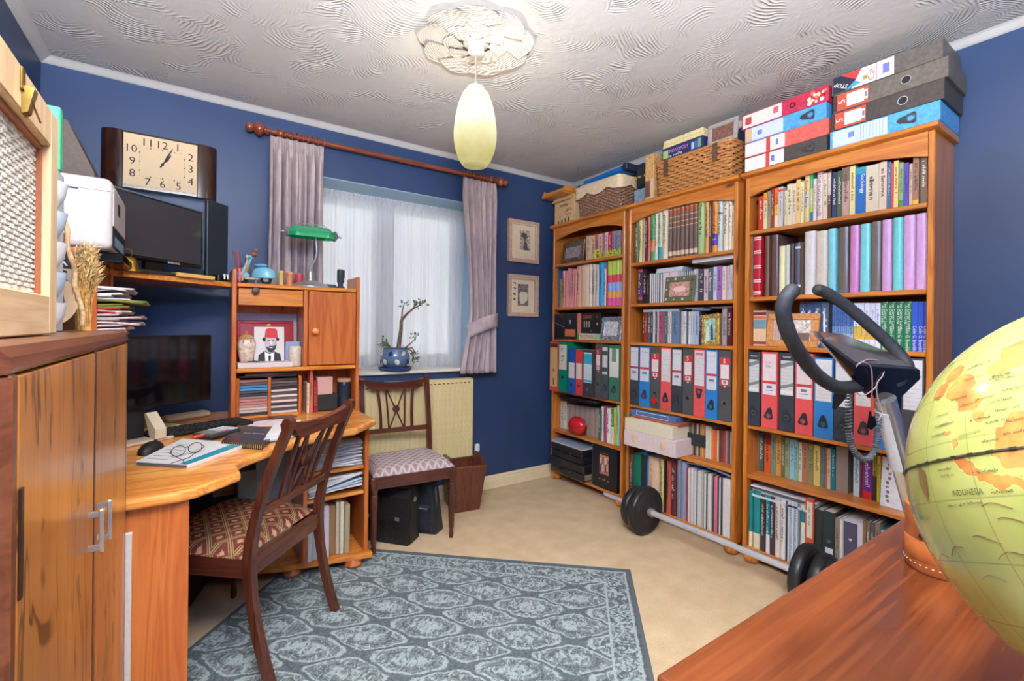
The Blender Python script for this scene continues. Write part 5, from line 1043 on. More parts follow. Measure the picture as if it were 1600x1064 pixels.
def shelf(case, lvl, org, scale, X, items, kind='book', start=0, z0=None, dep=None, names=('paperback_book', 'hardback_book'), cat='book', noun='book', base_from=None):
    """items: (x0, x1, ytop, colour, options) in zoomed picture coordinates -> volumes standing on that shelf"""
    zz = z0 if z0 is not None else SH[case][lvl]; y_lo, y_hi = CASES[case][0]+.0235, CASES[case][1]-.0235
    out = []; prev = None
    for i, it in enumerate(items):
        x0, x1, yt, c = it[:4]; op = it[4] if len(it) > 4 else {}
        xs = op.get('X', X)
        pxa, pxb = org[0]+x0/scale, org[0]+x1/scale; pym = org[1]+yt/scale
        ya = at(pxa, pym+25, x=xs).y; yb = at(pxb, pym+25, x=xs).y
        zt = op['h']+zz if 'h' in op else at((pxa+pxb)/2, pym, x=xs).z
        if lvl >= 0 and lvl < 5: zt = min(zt, SH[case][lvl+1]-.024)
        ya = min(ya, y_hi if not op.get('free') else 9); yb = max(yb, y_lo if not op.get('free') else -9)
        if prev is not None: ya = min(ya, prev-.0004)
        if ya-yb < .003: yb = ya-.003
        prev = yb; w = ya-yb-.0003; h = max(.05, zt-zz-.0006)
        d = op.get('d', dep or (.15 if h < .22 else .19 if h < .27 else .215)); d = min(d, BXB-.012-xs-.001)
        k = start+i; rnd = random.Random(k*31+lvl*7+len(items))
        hb = op.get('hard', h > .225 and w > .018)
        desc = op.get('l') or cname(c)+(' hardback' if hb else ' paperback' if w > .012 else ' thin')+(' '+noun if not hb and w <= .012 else '' if hb or noun != 'book' else '')
        if not op.get('l'): desc = ('tall ' if h > .24 else 'slim ' if w < .012 else 'thick ' if w > .04 else '')+cname(c)+' '+noun
        lab = '%s, %s from left, %s of %s bookcase' % (desc, ORD[k], SN[lvl], {'near': 'nearest', 'middle': 'middle', 'far': 'farthest'}[case])
        tt = op.get('t', (240, 236, 226) if sum(c) < 330 else (60, 50, 56))
        o = book(op.get('n') or names[1 if hb else 0], kind, w, d, h, c, (xs+d/2, (ya+yb)/2, zz+.0004), lab, 'volumes on the %s of the %s bookcase' % (SN[lvl], {'near': 'nearest', 'middle': 'middle', 'far': 'farthest'}[case]),
                 op.get('b', ()), tt if not op.get('plain') else None, op.get('r', hb), op.get('ro', .45), op.get('lean', 0), op.get('txt'), k, cat=op.get('cat', cat), vlabel=op.get('vl'))
        out.append((o, xs, ya, yb, zz, zz+h, d, w, h))
    return out
W_ = (232, 226, 218)
# nearest bookcase, top shelf
a = shelf('near', 5, (1180, 240), 8.864, 2.385, [(45, 115, 590, (200, 52, 24)), (117, 165, 540, (230, 150, 46), dict(b=((0, .78, (228, 208, 160)),))), (170, 212, 515, (150, 148, 112)), (222, 262, 485, (150, 52, 42)),
  (268, 320, 475, (236, 116, 44), dict(b=((.30, .58, (236, 190, 70)), (0, .30, (230, 214, 170))))), (322, 385, 460, (202, 194, 186), dict(b=((.88, .94, (196, 60, 60)),))), (405, 440, 512, (222, 212, 172)), (443, 513, 420, (224, 208, 172), dict(t=(40, 36, 40), l='thick cream book with black title lettering')),
  (516, 566, 415, (226, 202, 172)), (569, 629, 360, (228, 192, 124)), (632, 673, 385, (226, 216, 172)), (676, 752, 280, (222, 192, 124), dict(b=((.30, .62, (206, 192, 182)),))), (762, 802, 265, (60, 160, 104), dict(b=((.2, .68, (176, 196, 90)), (0, .2, (40, 120, 150))))),
  (806, 846, 350, (228, 206, 200), dict(t=(200, 50, 60), l='pinkish white paperback with red title lettering')), (848, 930, 240, (228, 208, 204), dict(b=((.92, .99, (190, 130, 160)),), txt=[('THE MAGICAL MAZE', 0, .5, .015, .19, (70, 66, 100))], plain=1, l='pinkish white book with dark blue title')), (938, 1000, 275, (218, 198, 164)), (1005, 1056, 240, (88, 64, 56), dict(b=((.5, .96, (196, 180, 172)),))), (1066, 1130, 260, (46, 52, 88)), (1136, 1200, 240, (70, 92, 62))])
shelf('near', 5, (1310, 220), 8.513, 2.385, [(52, 148, 355, (184, 144, 132), dict(b=((.72, .99, (120, 96, 86)),))), (152, 225, 335, (218, 208, 144)), (230, 365, 350, (18, 98, 172), dict(b=((.86, .99, (40, 150, 170)),), txt=[('Sociology', -.15, .64, .020, .10, (236, 236, 236))], plain=1, l='thick blue textbook with white title')),
  (367, 538, 320, (206, 192, 164), dict(l='very thick beige book with dark title')), (541, 645, 280, (214, 188, 164)), (656, 698, 280, (44, 112, 152)), (701, 736, 300, (202, 64, 78)), (738, 797, 265, (232, 198, 122)), (810, 866, 290, (134, 168, 114), dict(b=((0, .16, (40, 140, 70)),))), (869, 932, 290, (92, 72, 172)), (942, 986, 305, (208, 174, 148)), (992, 1072, 190, (152, 112, 86), dict(l='ornate brown patterned book', b=((.02, .10, (226, 176, 60)),))), (1092, 1182, 170, (118, 92, 68), dict(l='tall brown hardback with white title'))], start=19)
um = thing('folded_umbrella', 'black folded umbrella lying across the books on nearest bookcase top shelf', 'umbrella', (2.44, 1.12, 1.868))
part(um, 'canopy_roll', MB().tube([(0, .165, 0), (0, .12, 0), (0, -.05, .004), (0, -.165, .008)], [.016, .023, .022, .012], 12), black_mat, 50); part(um, 'handle', MB().tube([(0, .165, 0), (0, .19, -.001)], .011, 10), black_gloss, 50)
# second shelf
gl = dict(r=True, ro=.15, plain=1, n='ring_binder', cat='binder', hard=True)
def G(c, n): return dict(gl, l='glossy %s ring binder' % n)
shelf('near', 4, (1160, 350), 8.867, 2.385, [(66, 138, 150, (164, 132, 118), dict(l='tall grey brown book with vertical title', t=(96, 70, 64))), (142, 252, 140, (188, 36, 48), dict(r=True, hard=True, ro=.25, plain=1, l='bright red leather book with white bands', b=tuple((f, f+.018, (236, 214, 200)) for f in (.04, .075, .24, .27, .47, .50, .71, .74, .93, .96)))), (300, 372, 165, (110, 76, 58), dict(plain=1)), (394, 492, 150, (104, 74, 70), dict(gl, l='dark brown glossy ring binder')),
  (498, 586, 305, (226, 216, 168), dict(plain=1)), (590, 650, 290, (192, 198, 188), dict(plain=1)), (652, 714, 270, (78, 58, 54), dict(plain=1)), (716, 806, 260, (78, 78, 92), dict(plain=1, b=((.89, .93, (206, 206, 200)), (.16, .20, (206, 206, 200))), l='slate binder with pale finger ring')), (809, 848, 250, (84, 70, 54), dict(plain=1)), (850, 1003, 100, (214, 206, 200), G(0, 'white')), (1010, 1172, 95, (208, 194, 178), G(0, 'beige')), (1178, 1292, 60, (132, 198, 208), G(0, 'pale blue'))])
shelf('near', 4, (1140, 220), 4.092, 2.385, [(693, 758, 550, (112, 98, 88), G(0, 'grey brown')), (766, 826, 540, (200, 128, 180), G(0, 'orchid pink')), (831, 897, 530, (122, 198, 202), G(0, 'turquoise')), (901, 968, 515, (116, 102, 92), G(0, 'dark taupe')), (971, 1035, 503, (204, 154, 198), G(0, 'lilac')), (1041, 1106, 490, (118, 202, 198), G(0, 'aqua')), (1109, 1186, 475, (206, 158, 200), G(0, 'lilac')), (1189, 1264, 462, (208, 160, 202), G(0, 'lilac'))], start=12)
# third shelf
def CB(c): return [('Two Corner Lunch', -.2, .72, .0105, .12, W_), ('At Owl Cross', .2, .74, .0095, .09, W_), ('Colin G. Bramble', .0, .25, .012, .105, W_)]
shelf('near', 3, (1140, 440), 4.092, 2.40, [(152, 234, 185, (228, 194, 154), dict(l='cream boxed book with badge and picture panel', n='boxed_book', plain=1, b=((.48, .74, (120, 150, 160)), (.76, .84, (214, 120, 70)), (.87, .96, (120, 40, 60)), (.04, .12, (150, 70, 80)))))])
r3 = shelf('near', 3, (1230, 460), 7.273, 2.42, [(142, 216, 92, (62, 80, 110)), (222, 300, 90, (62, 82, 116)), (303, 386, 87, (64, 84, 118)), (390, 470, 84, (80, 100, 132)), (473, 510, 84, (30, 30, 34), dict(plain=1)),
  *[(x0, x1, 115, (72, 112, 176), dict(b=((.0, .18, (226, 226, 226)), (.18, .34, (176, 196, 216)), (.34, .5, (120, 156, 200))))) for x0, x1 in ((513, 556), (558, 606), (609, 651), (653, 698), (701, 752))],
  *[(x0, x1, 96, (218, 222, 236), dict(b=((.22, .5, (222, 180, 40)),), t=(110, 120, 170))) for x0, x1 in ((756, 816), (820, 876), (880, 936), (939, 999), (1003, 1060))],
  *[(x0, x1, 82, (24, 122, 78), dict(txt=CB(0), plain=1, l='dark green paperback with white author lettering')) for x0, x1 in ((1063, 1146), (1149, 1234), (1237, 1325), (1328, 1415))],
  *[(x0, x1, 80, (44, 84, 190), dict(txt=[('Colin G. Bramble', 0, .25, .011, .105, W_)], plain=1, l='royal blue paperback with white author lettering')) for x0, x1 in ((1418, 1485), (1488, 1550), (1553, 1592))]], start=1)
for o, xs, ya, yb, z0_, z1_, d, w, h in r3[:4]:
    part(o, 'swan_motif', MB().prism([(-w*.2, h*.05), (w*.1, h*.25), (w*.25, h*.5), (w*.2, h*.72), (w*.35, h*.78), (w*.05, h*.8), (w*.0, h*.6), (-w*.1, h*.35), (-w*.4, h*.12)], -d/2-.0016, -d/2-.0012, 'x'), white_ink)
fr_ = thing('photo_frame', 'light wooden photo frame standing on nearest bookcase third shelf', 'photo frame', (2.375, 1.095, 1.1185), 0, None, 0, RD(9))
FWm = pm((206, 140, 84), .4, 0, .1, 'frame_oak')
def simple_frame(t, w, h, b, fm, dth=.014, inner=None, slip=None):
    part(t, 'frame', MB().box(0, dth, -w/2, w/2, 0, b, .003).box(0, dth, -w/2, w/2, h-b, h, .003).box(0, dth, -w/2, -w/2+b, b, h-b, .003).box(0, dth, w/2-b, w/2, b, h-b, .003), fm)
    part(t, 'photo', MB().box(.005, .009, -w/2+b, w/2-b, b, h-b), pm(inner or (206, 186, 170), .3, 0, .2))
    part(t, 'backing', MB().box(.0095, dth, -w/2+b, w/2-b, b, h-b), black_mat)
simple_frame(fr_, .235, .165, .032, FWm, inner=(214, 200, 188)); part(fr_, 'photo_detail', MB().box(.004, .0048, -.08, .05, .033, .07), pm((120, 96, 90), .4, name='photo_brown')); part(fr_, 'photo_detail', MB().box(.004, .0048, .055, .083, .034, .13), pm((190, 160, 150), .4, name='photo_tan'))
# fourth shelves: box files and lever arch files
def ring(o, d, y, z, r, m, nm='finger_ring', rt=.0022): return part(o, nm, MB().tube([(-d/2-.002, y+r*cos(k*pi/8), z+r*sin(k*pi/8)) for k in range(16)], rt, 6, True), m, 60)
def pull(o, d, z, up=1, s=1.0, tilt=0):
    """triangular plastic finger pull with a round hole"""
    Q = Matrix.Translation((-d/2-.0008, 0, z)) @ Matrix.Rotation(tilt, 4, 'X'); g = pm((52, 54, 60), .35, .1, .02, 'finger_pull')
    tri = [(-.017, -.024), (.017, -.024), (.021, -.016), (.008, .030), (0, .033), (-.008, .030), (-.021, -.016)]
    p = part(o, 'finger_pull', MB().plate([(a_*s, b_*s*up) for a_, b_ in tri][::up], (0, -.009*s*up), .0095*s, .005, Q), g, 30); part(p, 'pull_ring', MB().tube([(-.005, .0105*s*cos(k*pi/8), (-.009*up+.0105*sin(k*pi/8))*s) for k in range(16)], .0022, 6, True, Q), pm((96, 98, 104), .3, .2, .02, 'pull_rim'), 60)
def file_spine(o, d, w, h, style, seed=0):
    """labels and finger hole on a file spine; spine faces -x, top is +z"""
    e0, e1 = -d/2-.0009, -d/2-.0001; wl = w/2-.006
    L = lambda z0, z1, c, nm='spine_label', w_=wl, k=0: part(o, nm, MB().box(e0-k*.0006, e1-k*.0006, -w_, w_, h*z0, h*z1), pm(c, .55))
    if style == 'ryman':
        L(.46, .985, (206, 206, 200)); L(.90, .985, (54, 58, 62), 'label_head', wl, 1); part(o, 'label_stripe', MB().prism([(wl, h*.80), (wl, h*.85), (-wl, h*.90), (-wl, h*.85)], e0-.0008, e0-.0001, 'x'), pm((126, 134, 130), .5)); part(o, 'label_stripe', MB().prism([(wl, h*.535), (wl, h*.575), (-wl, h*.62), (-wl, h*.58)], e0-.0008, e0-.0001, 'x'), pm((126, 134, 130), .5)); L(.48, .52, (230, 228, 222), 'label_foot', wl, 1)
        text(o, 'maker_name', 'Ryman', white_ink, (e0-.0015, 0, h*.945), (0, -1, 0), (0, 0, 1), .012, w*.7)
        for k in range(5): part(o, 'label_rule', MB().box(e0-.001, e0-.0005, -wl, wl, h*(.62+.045*k), h*(.622+.045*k)), grey_ink)
        pull(o, d, h*.20, 1, 1, -.2)
    elif style == 'boxfile':
        L(.62, .975, (222, 206, 204)); L(.585, .62, (206, 60, 62), 'label_band'); L(.44, .585, (226, 220, 222)); 
        text(o, 'label_text', 'box', pm((216, 130, 130), .6), (e0-.0012, .006, h*.87), (0, -1, 0), (0, 0, 1), .014, w*.5); text(o, 'label_text', 'file', pm((150, 150, 160), .6), (e0-.0012, .004, h*.815), (0, -1, 0), (0, 0, 1), .017, w*.6)
        part(o, 'bar_code', MB().box(e0-.0012, e0-.0005, -wl*.4, wl*.4, h*.525, h*.56), grey_ink); part(o, 'label_rule', MB().box(e0-.0012, e0-.0005, -wl*.6, wl*.6, h*.495, h*.502), pm((110, 90, 160), .6))
        pull(o, d, h*.19, 1, 1, .15)
    elif style in ('longlabel', 'redlong'):
        L(.46, .98, (218, 214, 212))
        for k in range(9): part(o, 'label_rule', MB().box(e0-.001, e0-.0005, -wl, wl, h*(.5+.045*k), h*(.5015+.045*k)), grey_ink)
        if style == 'redlong': L(.91, .95, (216, 120, 124), 'label_band', wl*.8, 1); pull(o, d, h*.35, -1)
        else: pull(o, d, h*.2)
    elif style == 'band':
        L(.42, .975, (214, 214, 216)); L(.62, .655, (200, 56, 58), 'label_band', wl, 1); part(o, 'bar_code', MB().box(e0-.0014, e0-.0006, -wl*.5, wl*.5, h*.54, h*.575), grey_ink)
        part(o, 'label_text', scribble((e0-.0014, wl*.7, h*.9), (0, -1, 0), (0, 0, 1), wl*1.3, .008, seed), grey_ink)
        pull(o, d, h*.2, 1, 1, .2)
    elif style == 'five':
        L(.50, .90, (200, 62, 54)); L(.60, .80, (222, 214, 212), 'label_panel', wl*.78, 1); L(.52, .58, (226, 220, 218), 'label_panel', wl*.55, 1); part(o, 'bar_code', MB().box(e0-.0016, e0-.0008, -wl*.25, wl*.25, h*.53, h*.57), grey_ink)
        text(o, 'maker_mark', '5', white_ink, (e0-.0012, .002, h*.85), (0, -1, 0), (0, 0, 1), .024); part(o, 'label_clip', MB().box(e0, e1, -.006, .006, h*.48, h*.4995), pm((214, 206, 200), .5))
        ring(o, d, 0, h*.25, .013, chrome); part(o, 'finger_hole', MB().lathe([(.010, 0), (.010, .0004)], 16, Tr(-d/2-.0002, 0, h*.25, 0, 0, -pi/2)), black_mat)
    elif style == 'plainring':
        L(.45, .95, (222, 214, 190)); ring(o, d, 0, h*.3, .011, black_mat); part(o, 'finger_hole', MB().lathe([(.009, 0), (.009, .0004)], 16, Tr(-d/2-.0002, 0, h*.3, 0, 0, -pi/2)), black_mat)
        part(o, 'label_text', scribble((e0-.0005, wl*.5, h*.62), (0, 0, 1), (0, -1, 0), h*.25, wl*.8, seed), grey_ink)
    elif style == 'green':
        L(.42, .94, (222, 220, 208)); L(.70, .94, (120, 150, 120), 'label_panel', wl*.5, 1); pull(o, d, h*.2, 1, .9, .3)
    elif style == 'short':
        L(.35, .7, (224, 214, 196)); ring(o, d, 0, h*.2, .008, black_mat)
    elif style == 'bluelabel':
        L(.3, .95, (206, 222, 226)); L(.7, .92, (60, 170, 200), 'label_band', wl, 1); L(.32, .36, (60, 170, 200), 'label_band', wl, 1); ring(o, d, 0, h*.15, .009, steel)
    elif style == 'tan':
        L(.08, .88, (214, 176, 116)); L(.90, .96, (70, 44, 40), 'label_head', wl, 1); part(o, 'label_oval', MB().lathe([(.012, 0), (.012, .0006)], 16, Tr(-d/2-.0012, 0, h*.42, 0, 0, -pi/2)), pm((176, 90, 50), .5)); part(o, 'label_oval', MB().box(-d/2-.0016, -d/2-.001, -.005, .005, h*.12, h*.26), black_mat)
    elif style == 'greystripe':
        L(.45, .95, (206, 208, 206)); L(.50, .58, (70, 74, 78), 'label_stripe', wl, 1); L(.80, .88, (80, 84, 88), 'label_stripe', wl, 1); pull(o, d, h*.2, 1, .8)
FB = dict(plain=1, cat='file', n='box_file', ro=.45, r=False, hard=False, d=.235)
BLK, RED, BLU, SPK = (58, 62, 70), (226, 86, 88), (46, 128, 198), (80, 80, 80)
def files(case, lvl, org, sc, X, rows, start=0, z0=None):
    res = shelf(case, lvl, org, sc, X, [(x0, x1, yt, c, dict(FB, l=lab, **({'h': hh} if hh else {}), **(ex or {}))) for x0, x1, yt, c, st, lab, hh, ex in rows], start=start, z0=z0)
    for k, ((o, xs, ya, yb, a_, b_, d, w, h), r) in enumerate(zip(res, rows)): file_spine(o, d, w, h, r[4], k)
    return res
files('near', 2, (1140, 440), 4.092, 2.362, [(107, 196, 450, BLK, 'ryman', 'black box file with striped label', 0, None), (206, 306, 450, RED, 'boxfile', 'red box file with red band label', 0, None), (319, 416, 455, BLK, 'ryman', 'black box file with striped label', 0, None), (421, 534, 460, RED, 'boxfile', 'red box file with red band label', 0, None),
  (541, 664, 470, BLU, 'longlabel', 'blue box file with long ruled label', .365, None), (669, 790, 470, BLK, 'band', 'black box file half hidden by bike grip', .365, None), (796, 926, 480, RED, 'longlabel', 'red box file behind coiled bike cable', .365, None), (931, 1050, 480, BLU, 'longlabel', 'blue box file behind bike post', .365, None), (1100, 1246, 490, (70, 66, 70), 'longlabel', 'dark box file with large ruled label', 0, None)])
mf = files('middle', 2, (960, 520), 4.836, 2.362, [(118, 186, 95, BLK, 'band', 'black box file with red band label', 0, None), (190, 268, 96, BLU, 'band', 'blue box file with red band label', 0, None), (272, 346, 102, SPK, 'five', 'grey lever arch file with red tag', 0, dict(n='lever_arch_file')), (350, 430, 108, RED, 'longlabel', 'red box file with long white label', 0, None), (433, 513, 112, BLK, 'band', 'black box file with red band label', 0, None),
  (517, 597, 116, SPK, 'five', 'grey lever arch file with steel ring', 0, dict(n='lever_arch_file')), (600, 686, 122, RED, 'redlong', 'red box file with high finger pull', 0, None), (690, 780, 128, BLU, 'band', 'blue box file with red band label', 0, None), (787, 884, 132, SPK, 'five', 'grey lever arch file with steel ring', 0, dict(n='lever_arch_file'))])
o, xs, ya, yb, z0_, z1_, d, w, h = mf[2]
kt = thing('key_tag', 'round red tag hanging from the ring of a grey lever arch file', 'tag', (xs-.008, (ya+yb)/2, z0_+h*.25-.012)); part(kt, 'disc', MB().lathe([(.019, -.002), (.02, 0), (.019, .002)], 20, Tr(0, 0, -.032, 0, 0, pi/2)), pm((206, 30, 36), .3, name='tag_red'), 40); part(kt, 'link', MB().tube([(0, .005*cos(k*pi/5), -.004+.012*sin(k*pi/5)) for k in range(10)], .001, 5, True), steel)
files('far', 2, (840, 400), 4.09, 2.318, [(78, 130, 540, (216, 66, 54), 'tan', 'red file with tan label overhanging shelf end', 0, dict(free=1, X=2.318)), (135, 189, 545, (0, 128, 100), 'plainring', 'green lever arch file with cream label', 0, dict(X=2.318, n='lever_arch_file')), (196, 240, 595, (36, 84, 160), 'short', 'short blue ring file', 0, dict(X=2.318, n='ring_file')), (244, 286, 598, (216, 66, 62), 'short', 'short red ring file', 0, dict(X=2.318, n='ring_file')), (291, 350, 602, (60, 60, 66), 'bluelabel', 'dark file with pale blue label', 0, dict(X=2.318, n='ring_file')),
  (358, 406, 560, SPK, 'five', 'grey lever arch file with red label', 0, dict(X=2.345, n='lever_arch_file')), (409, 451, 565, (74, 80, 88), 'greystripe', 'slate box file with striped label', 0, dict(X=2.352)), (456, 523, 570, (62, 116, 94), 'green', 'dark green box file with white label', 0, dict(X=2.352))])
# fifth shelf, nearest
shelf('near', 1, (1170, 660), 8.864, 2.468, [(92, 122, 115, (174, 142, 104)), (135, 205, 150, (86, 96, 86)), (216, 304, 152, (216, 92, 40), dict(b=((.72, 1, (140, 40, 36)),))), (310, 372, 150, (122, 148, 124)), (376, 450, 172, (206, 152, 74)), (456, 495, 200, (112, 112, 82)), (501, 562, 215, (152, 166, 122)), (568, 630, 236, (152, 202, 216)), (633, 685, 250, (138, 194, 176)), (689, 738, 276, (226, 212, 178)), (746, 820, 285, (188, 128, 94)), (826, 890, 300, (152, 152, 98)), (896, 985, 320, (226, 206, 112)), (991, 1042, 340, (112, 132, 132)), (1049, 1086, 350, (172, 118, 84)), (1089, 1132, 360, (226, 202, 168)), (1141, 1198, 370, (22, 126, 142))], dep=.13)
shelf('near', 1, (1290, 680), 8.186, 2.468, [(132, 288, 150, (152, 138, 128), dict(plain=1, l='very thick grey brown boxed volume')), (356, 436, 205, (200, 216, 216), dict(t=(50, 120, 160))), (446, 470, 230, (130, 30, 44)), (474, 592, 235, (118, 38, 138), dict(b=((0, .17, (200, 36, 40)),), l='thick purple and red book', t=(236, 226, 232))), (600, 655, 260, (168, 152, 36), dict(b=((0, .55, (50, 44, 36)),))), (660, 702, 262, (206, 190, 50)), (706, 748, 262, (206, 84, 40), dict(b=((0, .5, (214, 196, 60)),)))], start=17, dep=.13)
c0_, c1_, c2_ = at(1374, 785, x=2.425), at(1417, 800, x=2.425), at(1384, 722, x=2.425)
bk_ = thing('patterned_booklet', 'white patterned booklet leaning on books at right of nearest fifth shelf', 'booklet', (2.43, (c0_.y+c1_.y)/2, .456), 0, None, 0, RD(8)); wy = (c0_.y-c1_.y)/2; hh_ = .205
part(bk_, 'cover', MB().box(0, .006, -wy, wy, 0, hh_), pm((222, 224, 226), .4, 0, .05, 'booklet_white')); rnd = random.Random(3)
for k in range(9): part(bk_, 'painted_sprig', MB().lathe([(.007, 0), (.004, .0006)], 5+k % 3, Tr(-.0002, wy*.5+rnd.uniform(-.006, .006), .024+k*.019, 0, 0, -pi/2)), pm([(196, 110, 90), (90, 130, 90), (120, 100, 150)][k % 3], .5))
part(bk_, 'print_block', scribble((-.0006, wy*.1, .15), (0, -1, 0), (0, 0, 1), wy*.9, .006, 1), grey_ink); part(bk_, 'print_block', scribble((-.0006, wy*.1, .12), (0, -1, 0), (0, 0, 1), wy*.9, .006, 2), grey_ink)
# bottom shelf, nearest
shelf('near', 0, (1160, 745), 7.093, 2.372, [(66, 109, 150, (24, 138, 138), dict(b=((0, .27, (226, 206, 172)),), plain=1)), (111, 192, 160, (26, 138, 140), dict(b=((0, .27, (226, 208, 174)),), plain=1)), (196, 251, 200, (62, 52, 52)), (255, 301, 215, (28, 134, 144), dict(b=((0, .33, (226, 222, 218)),))), (304, 352, 225, (72, 52, 62)), (356, 413, 240, (222, 208, 194)), (416, 476, 255, (226, 222, 216)), (481, 498, 270, (62, 62, 66), dict(plain=1))])
sp_ = shelf('near', 0, (1160, 745), 7.093, 2.372, [(502, 612, 280, (208, 212, 218), dict(plain=1, l='white comb bound volume', n='comb_bound_book', hard=False, r=False)), (636, 692, 310, (226, 226, 198), dict(plain=1, b=((.72, .92, (20, 130, 140)),)))], start=8)
o, xs, ya, yb, z0_, z1_, d, w, h = sp_[0]; m = MB()
for k in range(34):
    for yy in (-w*.25, w*.2): m.tube([(-d/2-.0005, yy-w*.1, h*(.03+.0285*k)), (-d/2-.006, yy, h*(.035+.0285*k)), (-d/2-.0005, yy+w*.1, h*(.04+.0285*k))], .0014, 4)
part(o, 'comb_binding', m, pm((120, 150, 156), .5, name='comb_wire'), stuff=True)
files('near', 0, (1160, 745), 7.093, 2.372, [(696, 792, 240, (208, 84, 54), 'plainring', 'orange red lever arch file', 0, dict(n='lever_arch_file'))], start=10)
rb = shelf('near', 0, (1270, 770), 9.669, 2.372, [(14, 152, 262, (46, 52, 48), dict(plain=1, l='black ring binder', n='ring_binder', r=True, hard=True, cat='binder')), (156, 330, 285, (42, 56, 54), dict(plain=1, l='black lever file with white label', n='lever_arch_file', cat='file', r=False)), (336, 398, 380, (152, 132, 112)), (404, 455, 400, (224, 216, 200), dict(plain=1)), (462, 752, 430, (206, 200, 206), dict(plain=1, l='white binder with dark heart cover', n='ring_binder', cat='binder', r=False, hard=False)), (757, 800, 430, (150, 106, 66), dict(plain=1)), (806, 860, 440, (120, 104, 92)), (866, 930, 450, (90, 84, 84)), (936, 1010, 455, (130, 116, 100))], start=11)
o, xs, ya, yb, z0_, z1_, d, w, h = rb[1]; part(o, 'spine_label', MB().box(-d/2-.0012, -d/2-.0001, -w*.38, w*.30, h*.14, h*.45), white_card); ring(o, d, 0, h*.55, .006, chrome)
o, xs, ya, yb, z0_, z1_, d, w, h = rb[4]; part(o, 'cover_panel', MB().box(-d/2-.0012, -d/2-.0001, -w*.24, w*.47, .01, h*.97), pm((88, 82, 98), .4, name='panel_plum')); part(o, 'heart_mark', MB().prism([(0, h*.68), (-.007, h*.715), (-.003, h*.73), (0, h*.72), (.003, h*.73), (.007, h*.715)], -d/2-.002, -d/2-.0013, 'x', Tr(0, w*.12, 0)), white_ink)
def flat(name, label, cat, case_y0, case_y1, x0, x1, z, th, c, group=None, rz=0, pages=False, tex=None):
    yc = (case_y0+case_y1)/2; xc = (x0+x1)/2; L_ = abs(case_y1-case_y0)/2; D_ = (x1-x0)/2
    o = solo(name, label, cat, MB().box(-D_, D_, -L_, L_, 0, th, min(.001, th*.2)), pm(c, .5), (xc, yc, z), rz, group)
    if pages: part(o, 'page_edges', MB().box(-D_-.0004, -D_+.001, -L_+.002, L_-.002, th*.15, th*.85), paper)
    if tex: text(o, 'lettering', tex[0], pm(tex[1], .5), (-D_-.0008, L_*tex[3], th*.5), (0, -1, 0), (0, 0, 1), tex[2])
    return o
gp = 'papers lying across the bottom shelf volumes'
z = .085+.262
for k, (c, th, y0_, y1_) in enumerate((((206, 210, 216), .012, 1.27, .985), ((120, 140, 146), .010, 1.26, .96), ((214, 216, 220), .014, 1.275, .98), ((84, 100, 96), .008, 1.265, .99), ((216, 214, 212), .006, 1.28, .97))):
    flat('magazine', ['lowest white', 'second slate', 'third pale grey', 'fourth dark green', 'topmost white'][k]+' magazine lying over left volumes of nearest bottom shelf', 'magazine', y0_, y1_, 2.372+.006*(k % 3), 2.58, z+.001, th, c, gp); z += th+.0008
z = .085+.235
for k, (c, th) in enumerate((((222, 216, 186), .012), ((226, 226, 224), .010), ((220, 214, 206), .012), ((200, 196, 190), .008), ((40, 96, 124), .008))):
    flat('paper_sheaf', ['lowest yellowish', 'second white', 'third cream', 'fourth greyish', 'topmost blue'][k]+' paper sheaf lying over right volumes of nearest bottom shelf', 'papers', .86-.03*k, .60, 2.385+.008*((k*2) % 3), 2.58, z+.001, th, c, gp); z += th+.0008
# middle bookcase
def EN(): return dict(r=True, hard=True, l='brown gilt encyclopedia volume', plain=1, b=((.90, .915, (226, 160, 90)), (.83, .9, (170, 76, 46)), (.76, .775, (226, 150, 90)), (.66, .675, (226, 160, 100)), (.57, .585, (226, 160, 100)), (.05, .13, (214, 186, 150))))
en = [(x0, x1, yt, (112, 88, 78), EN()) for x0, x1, yt in ((497, 546, 266), (551, 601, 255), (604, 648, 242), (653, 709, 226), (713, 766, 212), (770, 826, 197), (833, 888, 182))]
shelf('middle', 5, (985, 290), 8.509, 2.385, [(62, 103, 485, (92, 112, 84)), (106, 150, 456, (230, 210, 134)), (152, 190, 420, (182, 172, 152)), (193, 222, 386, (120, 48, 34)), (225, 256, 416, (216, 112, 98)), (259, 315, 376, (78, 160, 94), dict(b=((.2, .45, (226, 150, 96)),))), (319, 358, 346, (226, 216, 188)), (361, 412, 300, (192, 206, 168), dict(b=((.0, .25, (30, 150, 170)),))), (416, 492, 270, (230, 216, 186)), *en, (894, 976, 150, (172, 196, 132)), (986, 1040, 182, (220, 162, 84)), (1046, 1080, 172, (112, 72, 62)), (1083, 1150, 160, (236, 152, 56), dict(b=((.13, .34, (84, 60, 160)),), txt=[('5', 0, .24, .018, .03, W_)])), (1153, 1216, 130, (206, 210, 198), dict(b=((.66, .70, (90, 130, 150)),))), (1232, 1296, 112, (226, 216, 182)), (1299, 1344, 106, (236, 226, 212)), (1347, 1376, 270, (226, 202, 152))])
thin = lambda xs, yt, c, **k: [(x0, x1, yt, c, dict(plain=1, **k)) for x0, x1 in xs]
